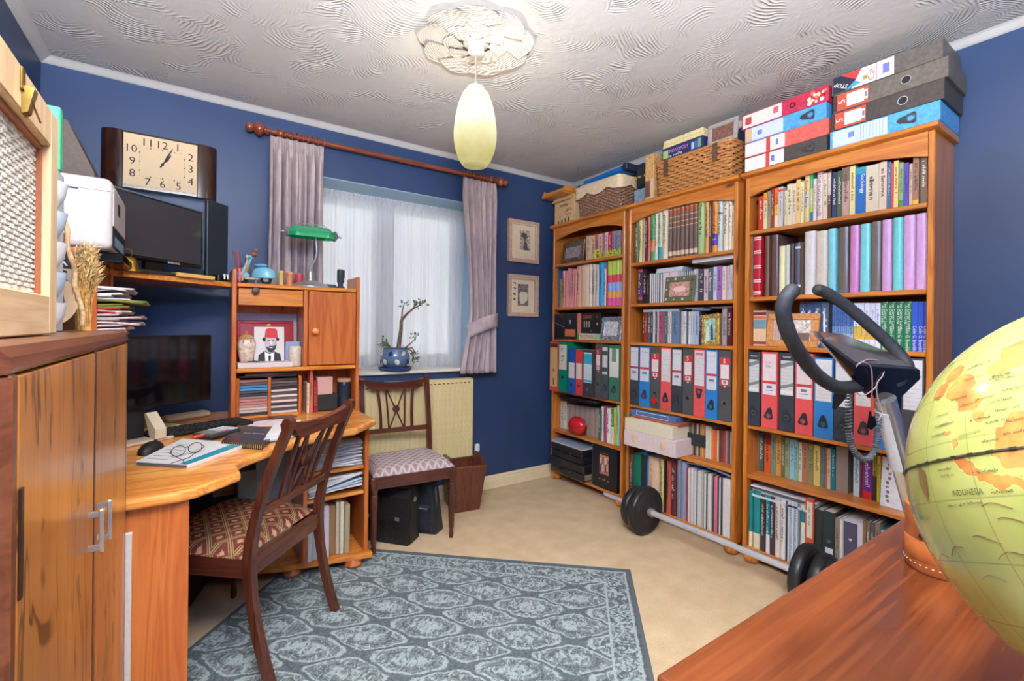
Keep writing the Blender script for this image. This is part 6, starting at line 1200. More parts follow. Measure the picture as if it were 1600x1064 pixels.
shelf('middle', 4, (985, 395), 9.697, 2.41, [(102, 176, 240, (72, 44, 62), dict(b=((.9, .97, (206, 80, 80)), (.2, .44, (90, 50, 130)), (.12, .2, (190, 90, 60))))), (186, 240, 252, (38, 28, 34)), (247, 286, 330, (50, 36, 34), dict(t=(220, 130, 60))), *thin(((291, 322), (327, 352), (356, 382), (386, 411), (415, 440), (450, 486)), 310, (58, 60, 64), vl=(226, 228, 222), l='slim white disc case', n='disc_case', cat='disc case'), (490, 596, 290, (230, 206, 206), dict(plain=1)), (600, 716, 285, (232, 208, 208), dict(plain=1)), *thin(((726, 750), (755, 780), (785, 806), (815, 836), (850, 872), (880, 906), (910, 931), (935, 956)), 268, (58, 60, 64), vl=(222, 228, 226), l='slim white disc case', n='disc_case', cat='disc case'), (960, 986, 250, (232, 214, 210)), (990, 1022, 246, (196, 196, 196)), (1030, 1110, 250, (72, 68, 74)), (1115, 1175, 246, (216, 192, 194)), (1179, 1246, 226, (92, 102, 112)), (1256, 1306, 212, (204, 212, 224)), (1311, 1385, 196, (160, 112, 182)), (1391, 1450, 206, (230, 208, 202)), (1461, 1500, 196, (220, 190, 186), dict(t=(200, 60, 80))), (1506, 1550, 182, (206, 214, 226))])  # dark disc case covers stand for the shaded gaps between white cases
shelf('middle', 3, (985, 465), 9.697, 2.41, [(186, 216, 226, (112, 44, 36)), (220, 246, 240, (172, 52, 34)), (261, 306, 216, (82, 96, 112)), (309, 336, 216, (62, 64, 70)), (341, 371, 206, (230, 230, 228)), (375, 403, 206, (74, 76, 80)), (406, 426, 206, (224, 224, 222)), (430, 490, 208, (192, 82, 112)), (495, 521, 206, (120, 122, 126)), (526, 556, 206, (84, 102, 116)), (566, 592, 210, (224, 212, 188)), (599, 620, 210, (228, 226, 220)), (624, 746, 182, (106, 132, 158), dict(l='thick slate blue book with white title')), (771, 796, 206, (222, 206, 180)), (804, 838, 206, (228, 230, 234)), (856, 876, 206, (90, 96, 100)), (881, 911, 210, (230, 230, 226)), (919, 941, 206, (214, 220, 222)), (946, 978, 206, (176, 198, 216)), (981, 1036, 206, (170, 180, 204)), (1041, 1075, 206, (50, 52, 84)), (1321, 1380, 240, (150, 110, 86)), (1391, 1460, 166, (170, 160, 154)), (1466, 1540, 150, (92, 28, 40))])
def yy(px, X=2.385): return at(px, 480, x=X).y
gm = 'flat items on top of shelved volumes'
flat('white_book', 'thick white book lying at right over middle bookcase second shelf volumes', 'book', yy(1079), yy(1145), 2.395, 2.59, 1.583, .022, (226, 222, 218), gm)
flat('slim_blue_case', 'slim blue case lying on the thick white book, middle bookcase second shelf', 'disc case', yy(1108), yy(1144), 2.41, 2.56, 1.6052, .0045, (150, 170, 206), gm)
for k in range(2): flat('disc_case', ['lower', 'upper'][k]+' white disc case lying over slim cases on middle bookcase second shelf', 'disc case', yy(1021), yy(1062), 2.405+.006*k, 2.55, 1.548+.0145*k, .0135, ((196, 222, 218), (226, 214, 218))[k], gm)
flat('grey_folder_flat', 'pale grey case lying at left over middle bookcase third shelf volumes', 'disc case', yy(1002), yy(1057), 2.405, 2.55, 1.306, .016, (186, 196, 202), gm)
flat('teal_folder_flat', 'teal grey folder lying over middle bookcase third shelf volumes', 'folder', yy(1077), yy(1105), 2.41, 2.55, 1.3065, .010, (110, 130, 140), gm)
flat('white_folder_flat', 'white folder lying on the teal folder, middle bookcase third shelf', 'folder', yy(1066), yy(1094), 2.415, 2.55, 1.3172, .008, (222, 224, 222), gm)
flat('stone_folder_flat', 'stone grey folder lying over right volumes of middle bookcase third shelf', 'folder', yy(1106), yy(1140), 2.41, 2.55, 1.3180, .008, (176, 172, 160), gm)
def ornate(label, y, z, x, w, h, c, inner, lean=7, roll=0, b=.03):
    t = thing('photo_frame', label, 'photo frame', (x, y, z), 0, None, roll, RD(lean)); fm = pm(c, .35, .5, .25)
    simple_frame(t, w, h, b, fm, .012, inner); m = MB(); rnd = random.Random(int(w*1e4))
    for k in range(int(2*(w+h)/.010)):
        p = k*.010; q = rnd.uniform(-.4, .4)*b
        if p < w: a_ = (-w/2+p, b/2+q)
        elif p < w+h: a_ = (w/2-b/2+q, p-w)
        elif p < 2*w+h: a_ = (w/2-(p-w-h), h-b/2+q)
        else: a_ = (-w/2+b/2+q, h-(p-2*w-h))
        m.ball((-.001, max(-w/2+.004, min(w/2-.004, a_[0])), max(.004, min(h-.004, a_[1]))), .004, .006, .006, 6, 4)
    part(t, 'beading', m, fm, 50, stuff=True); return t
t = thing('photo_frame', 'olive green photo frame with white symbols on middle bookcase second shelf', 'photo frame', (2.37, yy(1059, 2.37), 1.3605), 0, None, 0, RD(7)); simple_frame(t, .205, .155, .034, pm((98, 104, 74), .5, name='olive_frame'), .012, (206, 150, 134))
part(t, 'photo_detail', MB().ball((.0046, .0, .078), .0006, .045, .018, 12, 6), pm((232, 206, 190), .5, name='photo_pale'))
for k, (y_, z_) in enumerate(((.085, .135), (.03, .14), (-.03, .14), (-.085, .13), (.088, .078), (.086, .018), (.03, .016), (-.03, .016), (-.085, .07))): part(t, 'symbol', MB().lathe([(.009 if k % 2 else .006, 0), (.009 if k % 2 else .006, .0008)], 6 if k % 3 else 3, Tr(-.0002, y_, z_, 0, 0, -pi/2)), pm((206, 206, 184), .5, name='symbol_white') if k not in (3, 8) else pm((40, 50, 44), .5, name='symbol_dark'))
t = ornate('gold filigree photo frame with couple photo on middle bookcase third shelf', yy(1109, 2.36), 1.1105, 2.366, .105, .178, (206, 172, 88), (150, 190, 170), 10, RD(-7), .022)
part(t, 'photo_detail', MB().prism([(-.018, .03), (-.014, .10), (-.006, .128), (-.002, .10), (.0, .03)], .0042, .0048, 'x'), pm((60, 66, 92), .5, name='photo_suit')); part(t, 'photo_detail', MB().prism([(.006, .03), (.01, .10), (.018, .115), (.026, .1), (.028, .03)], .0042, .0048, 'x'), pm((206, 222, 206), .5, name='photo_dress'))
ornate('dark pewter filigree photo frame on farthest bookcase top shelf', (yy(874)+yy(912))/2, 1.6965, 2.385, .245, .168, (120, 104, 90), (150, 136, 136), 7, 0, .042)
ornate('silver filigree photo frame at right of farthest bookcase third shelf', yy(953, 2.365), 1.1135, 2.365, .19, .168, (150, 156, 162), (196, 196, 196), 8, 0, .034)
# middle, fifth shelf: boxes and records
gb = 'boxes on the middle bookcase fifth shelf'
def bx(name, label, px0, px1, X0, X1, z, th, c, rz=0):
    a_, b_ = at(px0, 690, x=X0).y, at(px1, 690, x=X0).y; yc = (a_+b_)/2; return solo(name, label, 'box', MB().box(-(X1-X0)/2, (X1-X0)/2, -(a_-b_)/2, (a_-b_)/2, 0, th, .003), pm(c, .6), ((X0+X1)/2, yc, z), rz, gb)
b1_ = bx('storage_box', 'pinkish white lidded box, lowest of the boxes jutting from middle bookcase', 974.5, 1055, 2.285, 2.58, .4556, .098, (222, 204, 200))
for y_ in (.11, -.11): part(b1_, 'gold_catch', MB().lathe([(.010, 0), (.014, .02), (.010, .04)], 10, Tr(-.149, y_, .035)), pm((220, 190, 120), .5, name='catch_gold'))
bx('storage_box', 'cream box standing on the pinkish white box on middle bookcase', 975.5, 1050, 2.29, 2.575, .5540, .075, (226, 216, 186))
bx('slim_red_box', 'slim terracotta box between cream box and blue bordered box', 987, 1060, 2.33, 2.57, .6294, .016, (176, 92, 72))
b4_ = bx('slim_blue_box', 'slim blue box with white border on top of the box stack', 984.5, 1055, 2.335, 2.57, .6458, .034, (74, 110, 156)); part(b4_, 'white_border', MB().tube([(-.118, -.12, .005), (-.118, .12, .005), (-.118, .12, .029), (-.118, -.12, .029)], .0016, 5, True), white_ink)
rec = [(186, 206, 165, (214, 186, 150)), (209, 233, 220, (60, 60, 52)), (237, 263, 225, (110, 120, 100)), (276, 301, 220, (206, 140, 90)), (306, 326, 225, (60, 66, 60)), (331, 351, 225, (90, 90, 84)), (356, 381, 230, (206, 196, 172)), (386, 412, 250, (70, 66, 58)), (416, 441, 250, (196, 150, 100)), (446, 470, 240, (222, 170, 80)), (474, 496, 240, (206, 130, 60))]
shelf('middle', 1, (1055, 640), 10.64, 2.45, [(x0, x1, yt, c, dict(plain=1, n='record_sleeve', cat='record', l=cname(c)+' record sleeve in the black strap', hard=False, d=.16)) for x0, x1, yt, c in rec], noun='record sleeve')
a_, b_ = at(1072, 690, x=2.445).y, at(1102, 690, x=2.445).y
solo('record_strap', 'wide black strap around the record sleeves on middle bookcase', 'strap', MB().prism([(-.010, a_-b_+.004), (-.014, (a_-b_)/2), (-.010, -.004), (-.006, -.004), (-.009, (a_-b_)/2), (-.006, a_-b_+.004)], .515, .585, 'z'), pm((42, 46, 48), .4, name='strap_black'), (2.449, b_, 0))
rec2 = [(504, 556, 270, (206, 210, 200)), (562, 602, 285, (226, 206, 166)), (606, 642, 330, (226, 130, 70)), (647, 690, 340, (226, 100, 50)), (696, 722, 340, (216, 196, 160)), (727, 760, 345, (84, 80, 62)), (764, 792, 350, (150, 60, 56)), (797, 830, 350, (176, 70, 70)), (836, 866, 355, (150, 146, 140)), (870, 891, 355, (150, 90, 100)), (895, 912, 360, (96, 86, 80)), (916, 932, 370, (226, 214, 186))]
shelf('middle', 1, (1055, 640), 10.64, 2.45, [(x0, x1, yt, c, dict(plain=1, n='record_sleeve', cat='record', hard=False, d=.155)) for x0, x1, yt, c in rec2], noun='record sleeve', start=11)
# middle, bottom shelf
shelf('middle', 0, (970, 690), 5.911, 2.366, [(12, 45, 110, (96, 100, 108), dict(plain=1)), (49, 76, 115, (62, 56, 58)), (81, 104, 118, (104, 62, 58)), (106, 178, 112, (0, 116, 88), dict(plain=1, l='tall bright green binder')), (182, 233, 96, (34, 150, 206), dict(b=((.28, .95, (40, 44, 54)),), l='tall black and blue book')), (246, 342, 142, (230, 196, 162), dict(l='thick peach slipcased book', t=(140, 110, 110))), (361, 393, 162, (226, 206, 130)), (397, 411, 175, (50, 44, 44), dict(plain=1)), (416, 456, 177, (192, 88, 68)), (461, 505, 160, (98, 42, 48)), (511, 549, 168, (132, 136, 152), dict(plain=1)), (553, 601, 192, (142, 152, 178), dict(plain=1))])
lpc = [(176, 60, 56), (226, 222, 216), (206, 180, 170), (228, 226, 222), (190, 196, 196), (226, 220, 206), (120, 130, 132), (216, 222, 222), (226, 214, 200), (196, 186, 170), (150, 160, 160), (228, 226, 220), (86, 96, 96), (214, 206, 190), (226, 226, 224), (176, 170, 160), (64, 64, 66), (220, 110, 130), (224, 120, 140), (52, 50, 54), (206, 214, 210), (70, 70, 74)]
xs_ = [606+(938-606)*i/22 for i in range(23)]
shelf('middle', 0, (970, 690), 5.911, 2.366, [(xs_[i], xs_[i+1]-2, 270+i*4.5, lpc[i], dict(plain=1, n='record_album', cat='record', hard=False, d=.235, h=.315-.004*(i % 3))) for i in range(22)], start=12, noun='record album')
shelf('middle', 0, (970, 690), 5.911, 2.366, [(942, 1012, 372, (214, 206, 200), dict(plain=1, n='record_album', cat='record', d=.235, h=.312, hard=False, l='white record album with dark figure cover'))], start=34, noun='record album')
solo('slate_folder', 'slate blue folder lying over the record albums on middle bottom shelf', 'folder', MB().grid(lambda u, v: (.22*u, -.33*v+.0, .004+.018*sin(pi*v)), 4, 10), pm((112, 126, 146), .45, name='slate_card'), (2.368, 1.715, .4055), smooth=50).modifiers.new('t', 'SOLIDIFY').thickness = .004
# farthest bookcase
shelf('far', 5, (860, 350), 13.33, 2.41, [(746, 850, 248, (226, 194, 154)), (856, 920, 240, (224, 190, 150)), (923, 996, 222, (206, 112, 116)), (1000, 1080, 206, (222, 194, 168)), (1082, 1116, 200, (206, 120, 130)), (1131, 1196, 176, (228, 196, 200)), (1200, 1276, 160, (206, 40, 54)), (1286, 1340, 150, (150, 156, 184)), (1343, 1400, 140, (146, 140, 150)), (1403, 1456, 140, (166, 152, 166))])
sg = thing('letter_ornament', 'row of lime yellow standing letters on farthest bookcase top shelf', 'ornament', (2.375, (yy(929)+yy(971))/2, 1.6965)); lime = pm((206, 222, 70), .5, name='lime_letters'); wtot = yy(929)-yy(971)
for k, ch_ in enumerate('Friend'):
    s_ = ch_
    if s_ in TXT:
        o = text(sg, 'letter', s_, lime, (0, wtot*(.42-.165*k), .034 if k == 0 else .026), (0, -1, 0), (0, 0, 1), .062 if k == 0 else .048); md = o.modifiers.new('t', 'SOLIDIFY'); md.thickness = .012
part(sg, 'foot_bar', MB().box(-.006, .012, -wtot*.5, wtot*.5, 0, .004), lime)
RB = dict(plain=1, l='rainbow striped magazine file', n='striped_folder', cat='folder', b=((.0, .17, (226, 90, 170)), (.17, .33, (236, 160, 80)), (.33, .51, (150, 180, 226)), (.51, .68, (220, 70, 90)), (.68, 1, (190, 214, 90))))
shelf('far', 4, (860, 395), 7.6, 2.40, [(57, 86, 160, (62, 112, 172)), (92, 132, 312, (142, 132, 80)), *[(x0, x1, yt, (224, 146, 140), {}) for x0, x1, yt in ((136, 166, 215), (168, 196, 215), (199, 222, 182), (225, 246, 186), (249, 275, 196), (278, 301, 196))], (304, 351, 152, (226, 172, 146)), (356, 451, 126, (230, 202, 168), dict(plain=1)), (459, 485, 112, (230, 218, 200)), (489, 531, 132, (216, 208, 188)), (536, 565, 142, (228, 204, 200)), (569, 626, 86, (56, 172, 216)), (630, 662, 190, (226, 214, 214)), (664, 669, 96, (200, 60, 80)), *[(x0, x1, yt, (190, 214, 90), dict(RB)) for x0, x1, yt in ((672, 718, 82), (721, 766, 76), (769, 811, 76), (814, 842, 78))]])
gt = 'boxes and books on the farthest bookcase third shelf'
def stand(name, label, cat, px0, px1, z, h, X, d, c, **k):
    a_, b_ = at(px0, 500, x=X).y, at(px1, 500, x=X).y; return solo(name, label, cat, MB().box(-d/2, d/2, -(a_-b_)/2+.0003, (a_-b_)/2-.0003, 0, h, .001), pm(c, .4), (X+d/2, (a_+b_)/2, z), 0, gt, **k), (a_-b_)
o, w = stand('black_box', 'black boxed set with grey diagonal line on farthest third shelf', 'box', 866.5, 881.5, 1.1135, .192, 2.352, .2, (30, 30, 36)); part(o, 'grey_line', MB().add([(-.1006, w/2, .125), (-.1006, w/2, .130), (-.1006, -w/2, .093), (-.1006, -w/2, .088)], [(0, 1, 2, 3)]), pm((150, 146, 140), .5))
o, w = stand('black_book', 'black cased book with small white letters and orange picture on farthest shelf', 'book', 882, 900, 1.1135, .196, 2.362, .19, (34, 32, 38)); text(o, 'title', 'ff', white_ink, (-.0957, 0, .13), (0, -1, 0), (0, 0, 1), .03); part(o, 'orange_picture', MB().box(-.0956, -.0951, -w*.45, w*.45, .02, .075), pm((214, 120, 70), .5))
z = 1.1135
for px0, px1, c, lab, tx in ((895.5, 904, (70, 170, 60), 'bright green book end lying under the black boxes on farthest shelf', None), (904, 927.5, (228, 204, 170), 'cream book with large title lying under the black boxes', ('TRISTAN', (150, 110, 90), .026, 0)), (927.5, 934, (172, 206, 160), 'pale green book end lying under the black boxes', None)):
    a_, b_ = at(px0, 515, x=2.37).y, at(px1, 515, x=2.37).y; flat('lying_book', lab, 'book', a_-.0005, b_+.0005, 2.372, 2.56, z, .046, c, gt, tex=tx)
o, w = stand('salmon_book', 'salmon pink upright book left of the black lettered box', 'book', 902, 907.5, 1.1600, .148, 2.37, .19, (226, 130, 110))
o, w = stand('film_box', 'black box with orange lettering on farthest bookcase third shelf', 'box', 908, 927.5, 1.1600, .148, 2.372, .19, (36, 34, 38)); text(o, 'title', 'CLINT', pm((230, 130, 70), .4), (-.0957, 0, .12), (0, -1, 0), (0, 0, 1), .024, w*.86)
for y_ in (-.2, .05, .28): part(o, 'figure_motif', MB().prism([(-.006, .045), (.006, .045), (.005, .07), (.007, .082), (0, .092), (-.007, .082), (-.005, .07)], -.0958, -.0952, 'x', Tr(0, y_*w*.8, 0)), pm((206, 176, 160), .5))
text(o, 'lettering', '5', white_ink, (-.0957, -w*.3, .02), (0, -1, 0), (0, 0, 1), .012)
o, w = stand('film_box', 'black box with single orange letter right of the lettered box', 'box', 928, 938.5, 1.1600, .15, 2.38, .18, (32, 32, 36)); text(o, 'title', 'C', pm((206, 110, 70), .4), (-.0907, -.0, .122), (0, -1, 0), (0, 0, 1), .024); part(o, 'orange_badge', MB().lathe([(.011, 0), (.012, .0008)], 6, Tr(-.0903, 0, .07, 0, 0, -pi/2)), pm((206, 130, 80), .5))
# far fifth shelf
L5 = [(102, 127, 160, (216, 216, 202)), (130, 155, 165, (196, 206, 196)), (158, 186, 165, (228, 220, 200))]
x_ = 190
while x_ < 490:
    k = int(x_); L5.append((x_, x_+14.5, 190+(x_-190)*.14, [(176, 156, 144), (190, 170, 150), (160, 140, 132), (196, 160, 142), (170, 160, 146), (206, 186, 166)][k % 6], dict(plain=1, n='magazine', cat='magazine'))); x_ += 16
shelf('far', 1, (855, 600), 6.083, 2.44, L5, noun='magazine', dep=.14)
shelf('far', 1, (855, 600), 6.083, 2.395, [(486, 507, 236, (50, 112, 84)), (511, 530, 215, (206, 214, 196)), (533, 553, 222, (190, 60, 110)), (556, 597, 230, (230, 222, 212)), (601, 631, 240, (60, 140, 62), dict(b=((0, .5, (226, 226, 214)),))), (633, 651, 225, (222, 206, 70)), (656, 679, 205, (164, 206, 190))], start=22, dep=.16)
bl_ = solo('red_egg_ball', 'glossy red egg-shaped ball on farthest bookcase fifth shelf', 'ball', MB().ball((0, 0, 0), .052, .088, .068, 24, 14), pm((206, 34, 36), .15, 0, .03, 'ball_red'), (2.385, yy(904, 2.385), .397+.0685), smooth=70)
part(bl_, 'seam', MB().tube([(.0, .0885*cos(k*pi/14), .0685*sin(k*pi/14)) for k in range(28)], .0012, 5, True), pm((150, 20, 26), .3, name='ball_seam'))
solo('black_portfolio', 'black zipped portfolio lying over the magazines on farthest fifth shelf', 'portfolio', MB().box(-.11, .11, -.19, .19, 0, .022, .006), black_leather, (2.452, 2.575, .655), RD(3), smooth=40)
# far bottom shelf
z = .0806
for k, (lab, y0_, y1_, x0, x1, th, c) in enumerate((('large black briefcase with handle, lower of two on farthest bottom shelf', 2.85, 2.47, 2.33, 2.58, .115, (40, 40, 42)), ('black latched case lying on the large briefcase in farthest bookcase', 2.845, 2.50, 2.335, 2.57, .105, (34, 34, 36)))):
    t = thing('briefcase', lab, 'briefcase', ((x0+x1)/2, (y0_+y1_)/2, z)); w_, l_ = (x1-x0)/2, (y0_-y1_)/2
    part(t, 'shell', MB().box(-w_, w_, -l_, l_, 0, th*.5-.001, .006), pm(c, .35, 0, .15)); part(t, 'lid', MB().box(-w_-.004, w_, -l_-.004, l_+.004, th*.5, th, .006), pm(c, .35, 0, .15))
    if k == 0: part(t, 'handle', MB().tube([(-w_-.004, .06, th*.4), (-w_-.03, .05, th*.34), (-w_-.03, -.05, th*.34), (-w_-.004, -.06, th*.4)], .008, 8), black_leather, 50); part(t, 'page_edges', MB().box(-w_+.01, w_-.01, -l_-.0012, -l_+.002, .012, th*.45), pm((150, 130, 104), .7, name='brown_edge'))
    else:
        for y_ in (-.06, .05): part(t, 'latch', MB().box(-w_-.007, -w_-.0045, y_-.01, y_+.01, th*.45, th*.68, .001), brass)
    z += th+.0012
for k, c in enumerate(((206, 200, 188), (150, 166, 190))): flat('document_wallet', ['cream', 'pale blue'][k]+' document wallet lying on the black latched case', 'folder', 2.845, 2.50, 2.34, 2.56, z, .010, c, 'wallets on the black case'); z += .011
a_, b_ = at(925, 740, x=2.365).y, at(964, 740, x=2.365).y
ab = thing('black_album', 'tall black album with framed picture at right of farthest bottom shelf', 'album', (2.365, (a_+b_)/2, .0806)); w = (a_-b_)/2
part(ab, 'cover', MB().box(0, .03, -w, w, 0, .292, .002), pm((26, 28, 36), .4, 0, .1, 'album_black')); part(ab, 'page_edges', MB().box(.002, .028, w+.0002, w+.0012, .003, .289), paper)
part(ab, 'cover_picture', MB().box(-.001, -.0002, -w*.35, w*.36, .10, .235), pm((170, 112, 84), .4, 0, .5, 'album_picture')); rnd = random.Random(6)
for k in range(12): part(ab, 'picture_patch', MB().box(-.0016, -.0011, -w*.3+w*.1*(k % 6), -w*.18+w*.1*(k % 6), .11+.055*(k//6)+rnd.uniform(0, .02), .15+.055*(k//6)+rnd.uniform(0, .02)), pm([(226, 190, 160), (60, 70, 110), (206, 130, 90), (222, 216, 210)][k % 4], .5))
part(ab, 'gold_lettering', scribble((-.0012, w*.4, .055), (0, -1, 0), (0, 0, 1), w*.75, .022, 5), gold_ink); part(ab, 'gold_lettering', scribble((-.0012, w*.36, .243), (0, -1, 0), (0, 0, 1), w*.65, .009, 9), gold_ink)
# ---------------------------------------------------------------- on top of the bookcases
TOPZ = 2.0105; X0 = 2.352
def lying_file(nm, label, pxl, pxr, z, th, c, style, cat='file', group='files lying on the nearest bookcase'):
    yl, yr = at(pxl, 180, x=X0).y, at(pxr, 120, x=X0).y; d = .25; L = yl-yr
    t = solo(nm, label, cat, MB().box(-d/2, d/2, -L/2, L/2, 0, th, .002), pm(c, .45, 0, .1), (X0+d/2, (yl+yr)/2, z), 0, group)
    F = lambda u0, u1, c_, nm_='spine_label', v0=.06, v1=.94, k=0: part(t, nm_, MB().box(-d/2-.0008-.0007*k, -d/2-.0001-.0007*k, L/2-u1*L, L/2-u0*L, v0*th, v1*th), pm(c_, .5))
    yy_ = lambda u: L/2-u*L
    def fpull(u, s=1):
        Q = Matrix.Translation((-d/2-.0009, yy_(u), th/2)) @ Matrix.Rotation(pi/2, 4, 'X'); g = pm((62, 62, 66), .35, .2, .1, 'finger_pull')
        p = part(t, 'finger_pull', MB().plate([(a_*s, b_*s) for a_, b_ in ((-.02, .026), (-.022, .018), (-.008, -.034), (0, -.037), (.008, -.034), (.022, .018), (.02, .026))][::-1], (0, .010*s), .0125*s, .005, Q), g, 30); part(p, 'pull_ring', MB().tube([(-.005, .0135*s*cos(k*pi/8), (.010+.0135*sin(k*pi/8))*s) for k in range(16)], .0025, 6, True, Q), pm((96, 98, 104), .3, .2, .02, 'pull_rim'), 60)
    if style == 'five':
        F(.04, .34, (206, 76, 52)); F(.135, .30, (224, 216, 212), 'label_panel', .16, .84, 1); F(.30, .335, (226, 220, 216), 'label_panel', .25, .75, 1); F(.0, .04, (60, 50, 46), 'label_tip')
        text(t, 'maker_mark', '5', white_ink, (-d/2-.0016, yy_(.085), th*.5), (0, 0, 1), (0, 1, 0), .026); part(t, 'bar_code', MB().box(-d/2-.003, -d/2-.0016, yy_(.33), yy_(.308), th*.36, th*.64), grey_ink)
        part(t, 'finger_ring', MB().tube([(-d/2-.002, yy_(.67)+.016*cos(k*pi/9), th/2+.016*sin(k*pi/9)) for k in range(18)], .0028, 6, True), chrome, 60); part(t, 'finger_hole', MB().lathe([(.014, 0), (.014, .0005)], 18, Tr(-d/2-.0002, yy_(.67), th/2, 0, 0, -pi/2)), black_mat)
    elif style == 'blue':
        F(.03, .56, (190, 206, 224)); F(.19, .25, (110, 130, 190), 'bar_code', .4, .7, 1)
        for k in range(9): part(t, 'label_rule', MB().box(-d/2-.0014, -d/2-.0008, yy_(.28+.03*k)-.0006, yy_(.28+.03*k)+.0006, th*.12, th*.88), grey_ink)
        fpull(.74)
    elif style == 'blueshort':
        F(.0, .50, (196, 204, 216)); F(.0, .09, (206, 170, 130), 'label_tip', .06, .94, 1); F(.17, .23, (110, 130, 190), 'bar_code', .35, .65, 1); fpull(.80)
    elif style == 'red':
        F(.0, .28, (224, 216, 208)); F(.28, .33, (206, 66, 56), 'label_band', .05, .95, 1); F(.33, .51, (222, 216, 214)); F(.40, .43, (110, 120, 190), 'bar_code', .3, .7, 1)
    elif style == 'black':
        F(.0, .28, (226, 222, 214)); F(.28, .33, (206, 66, 56), 'label_band', .05, .95, 1); F(.33, .51, (222, 216, 214)); F(.35, .39, (110, 120, 190), 'bar_code', .3, .7, 1); fpull(.80, .9)
    elif style == 'magenta':
        F(.02, .50, (226, 206, 196)); F(.05, .13, (170, 70, 70), 'label_badge', .25, .75, 1); F(.40, .46, (206, 90, 110), 'label_badge', .4, .8, 1)
        part(t, 'finger_ring', MB().tube([(-d/2-.002, yy_(.62)+.011*cos(k*pi/8), th/2+.011*sin(k*pi/8)) for k in range(16)], .0025, 6, True), black_mat, 60)
        rnd = random.Random(1)
        for k in range(16): part(t, 'flower_print', MB().lathe([(rnd.uniform(.006, .011), 0), (.004, .0008)], 7, Tr(-d/2-.0003, yy_(rnd.uniform(.80, .97)), th*rnd.uniform(.2, .8), 0, 0, -pi/2)), pm([(236, 206, 150), (226, 120, 80), (240, 226, 210), (190, 40, 60)][k % 4], .5))
    elif style == 'stop':
        F(.02, .60, (224, 216, 208), v0=.04, v1=.96); e = -d/2-.0012
        part(t, 'label_picture', MB().prism([(yy_(.02), .04*th), (yy_(.02), .96*th), (yy_(.30), .96*th), (yy_(.20), .04*th)], e-.0004, e+.0002, 'x'), pm((40, 40, 56), .5)); part(t, 'label_picture', MB().prism([(yy_(.10), .96*th), (yy_(.30), .96*th), (yy_(.24), .5*th)], e-.0010, e-.0005, 'x'), pm((206, 60, 60), .5)); part(t, 'label_picture', MB().prism([(yy_(.14), .04*th), (yy_(.30), .2*th), (yy_(.24), .42*th)], e-.0010, e-.0005, 'x'), pm((70, 150, 206), .5))
        text(t, 'lettering', 'STOP', white_ink, (e-.0014, yy_(.098), th*.40), (0, .88, .47), (0, .47, -.88), .017); text(t, 'lettering', 'Cat', red_ink, (e-.0014, yy_(.395), th*.45), (0, 0, 1), (0, 1, 0), .024)
        F(.50, .56, (110, 110, 180), 'bar_code', .25, .75, 1); F(.44, .445, (206, 70, 70), 'label_rule', .05, .95, 1); F(.32, .36, (150, 140, 60), 'label_badge', .3, .5, 1)
    return t
BK2 = (74, 66, 62)
for k, (nm, lab, a_, b_, c, st) in enumerate((('box_file', 'black box file lying lowest in left stack on nearest bookcase', 1165, 1293, BK2, 'black'), ('box_file', 'coral red box file second from bottom in left stack', 1165, 1295.5, (222, 96, 84), 'red'), ('box_file', 'blue box file with finger pull second from top in left stack', 1165, 1292, (82, 156, 220), 'blueshort'), ('lever_arch_file', 'magenta lever arch file with flower print on top of left stack', 1159, 1295, (190, 44, 76), 'magenta'))):
    lying_file(nm, lab, a_, b_, TOPZ+k*.0755, .0748, c, st)
for k, (nm, lab, a_, b_, c, st) in enumerate((('box_file', 'bright blue box file lying lowest in right stack on nearest bookcase', 1297, 1470, (82, 160, 226), 'blue'), ('lever_arch_file', 'dark lever arch file with red label, lower of two in right stack', 1299, 1476, (72, 62, 58), 'five'), ('lever_arch_file', 'brownish lever arch file with red label, upper of two in right stack', 1302, 1482, (104, 94, 84), 'five'), ('box_file', 'dark mottled box file with picture label on top of right stack', 1299, 1473, (96, 88, 82), 'stop'))):
    lying_file(nm, lab, a_, b_, TOPZ+k*.0795, .0788, c, st)
def rrect(w, d, r, n):
    pts = []
    segs = [((w/2-r, d/2-r), 0), ((-w/2+r, d/2-r), pi/2), ((-w/2+r, -d/2+r), pi), ((w/2-r, -d/2+r), 3*pi/2)]
    for (cx_, cy_), a0 in segs:
        for k in range(5): a = a0+pi/2*k/4; pts.append((cx_+r*cos(a), cy_+r*sin(a)))
    P = [Vector(p) for p in pts]+[Vector(pts[0])]; Ls = [(P[i+1]-P[i]).length for i in range(len(P)-1)]; T = sum(Ls); out = []
    for i in range(n):
        s = T*i/n; k = 0
        while s > Ls[k] and k < len(Ls)-1: s -= Ls[k]; k += 1
        q = P[k]+(P[k+1]-P[k])*(s/Ls[k]); tg = (P[k+1]-P[k]).normalized(); out.append((q, Vector((tg.y, -tg.x))))
    return out
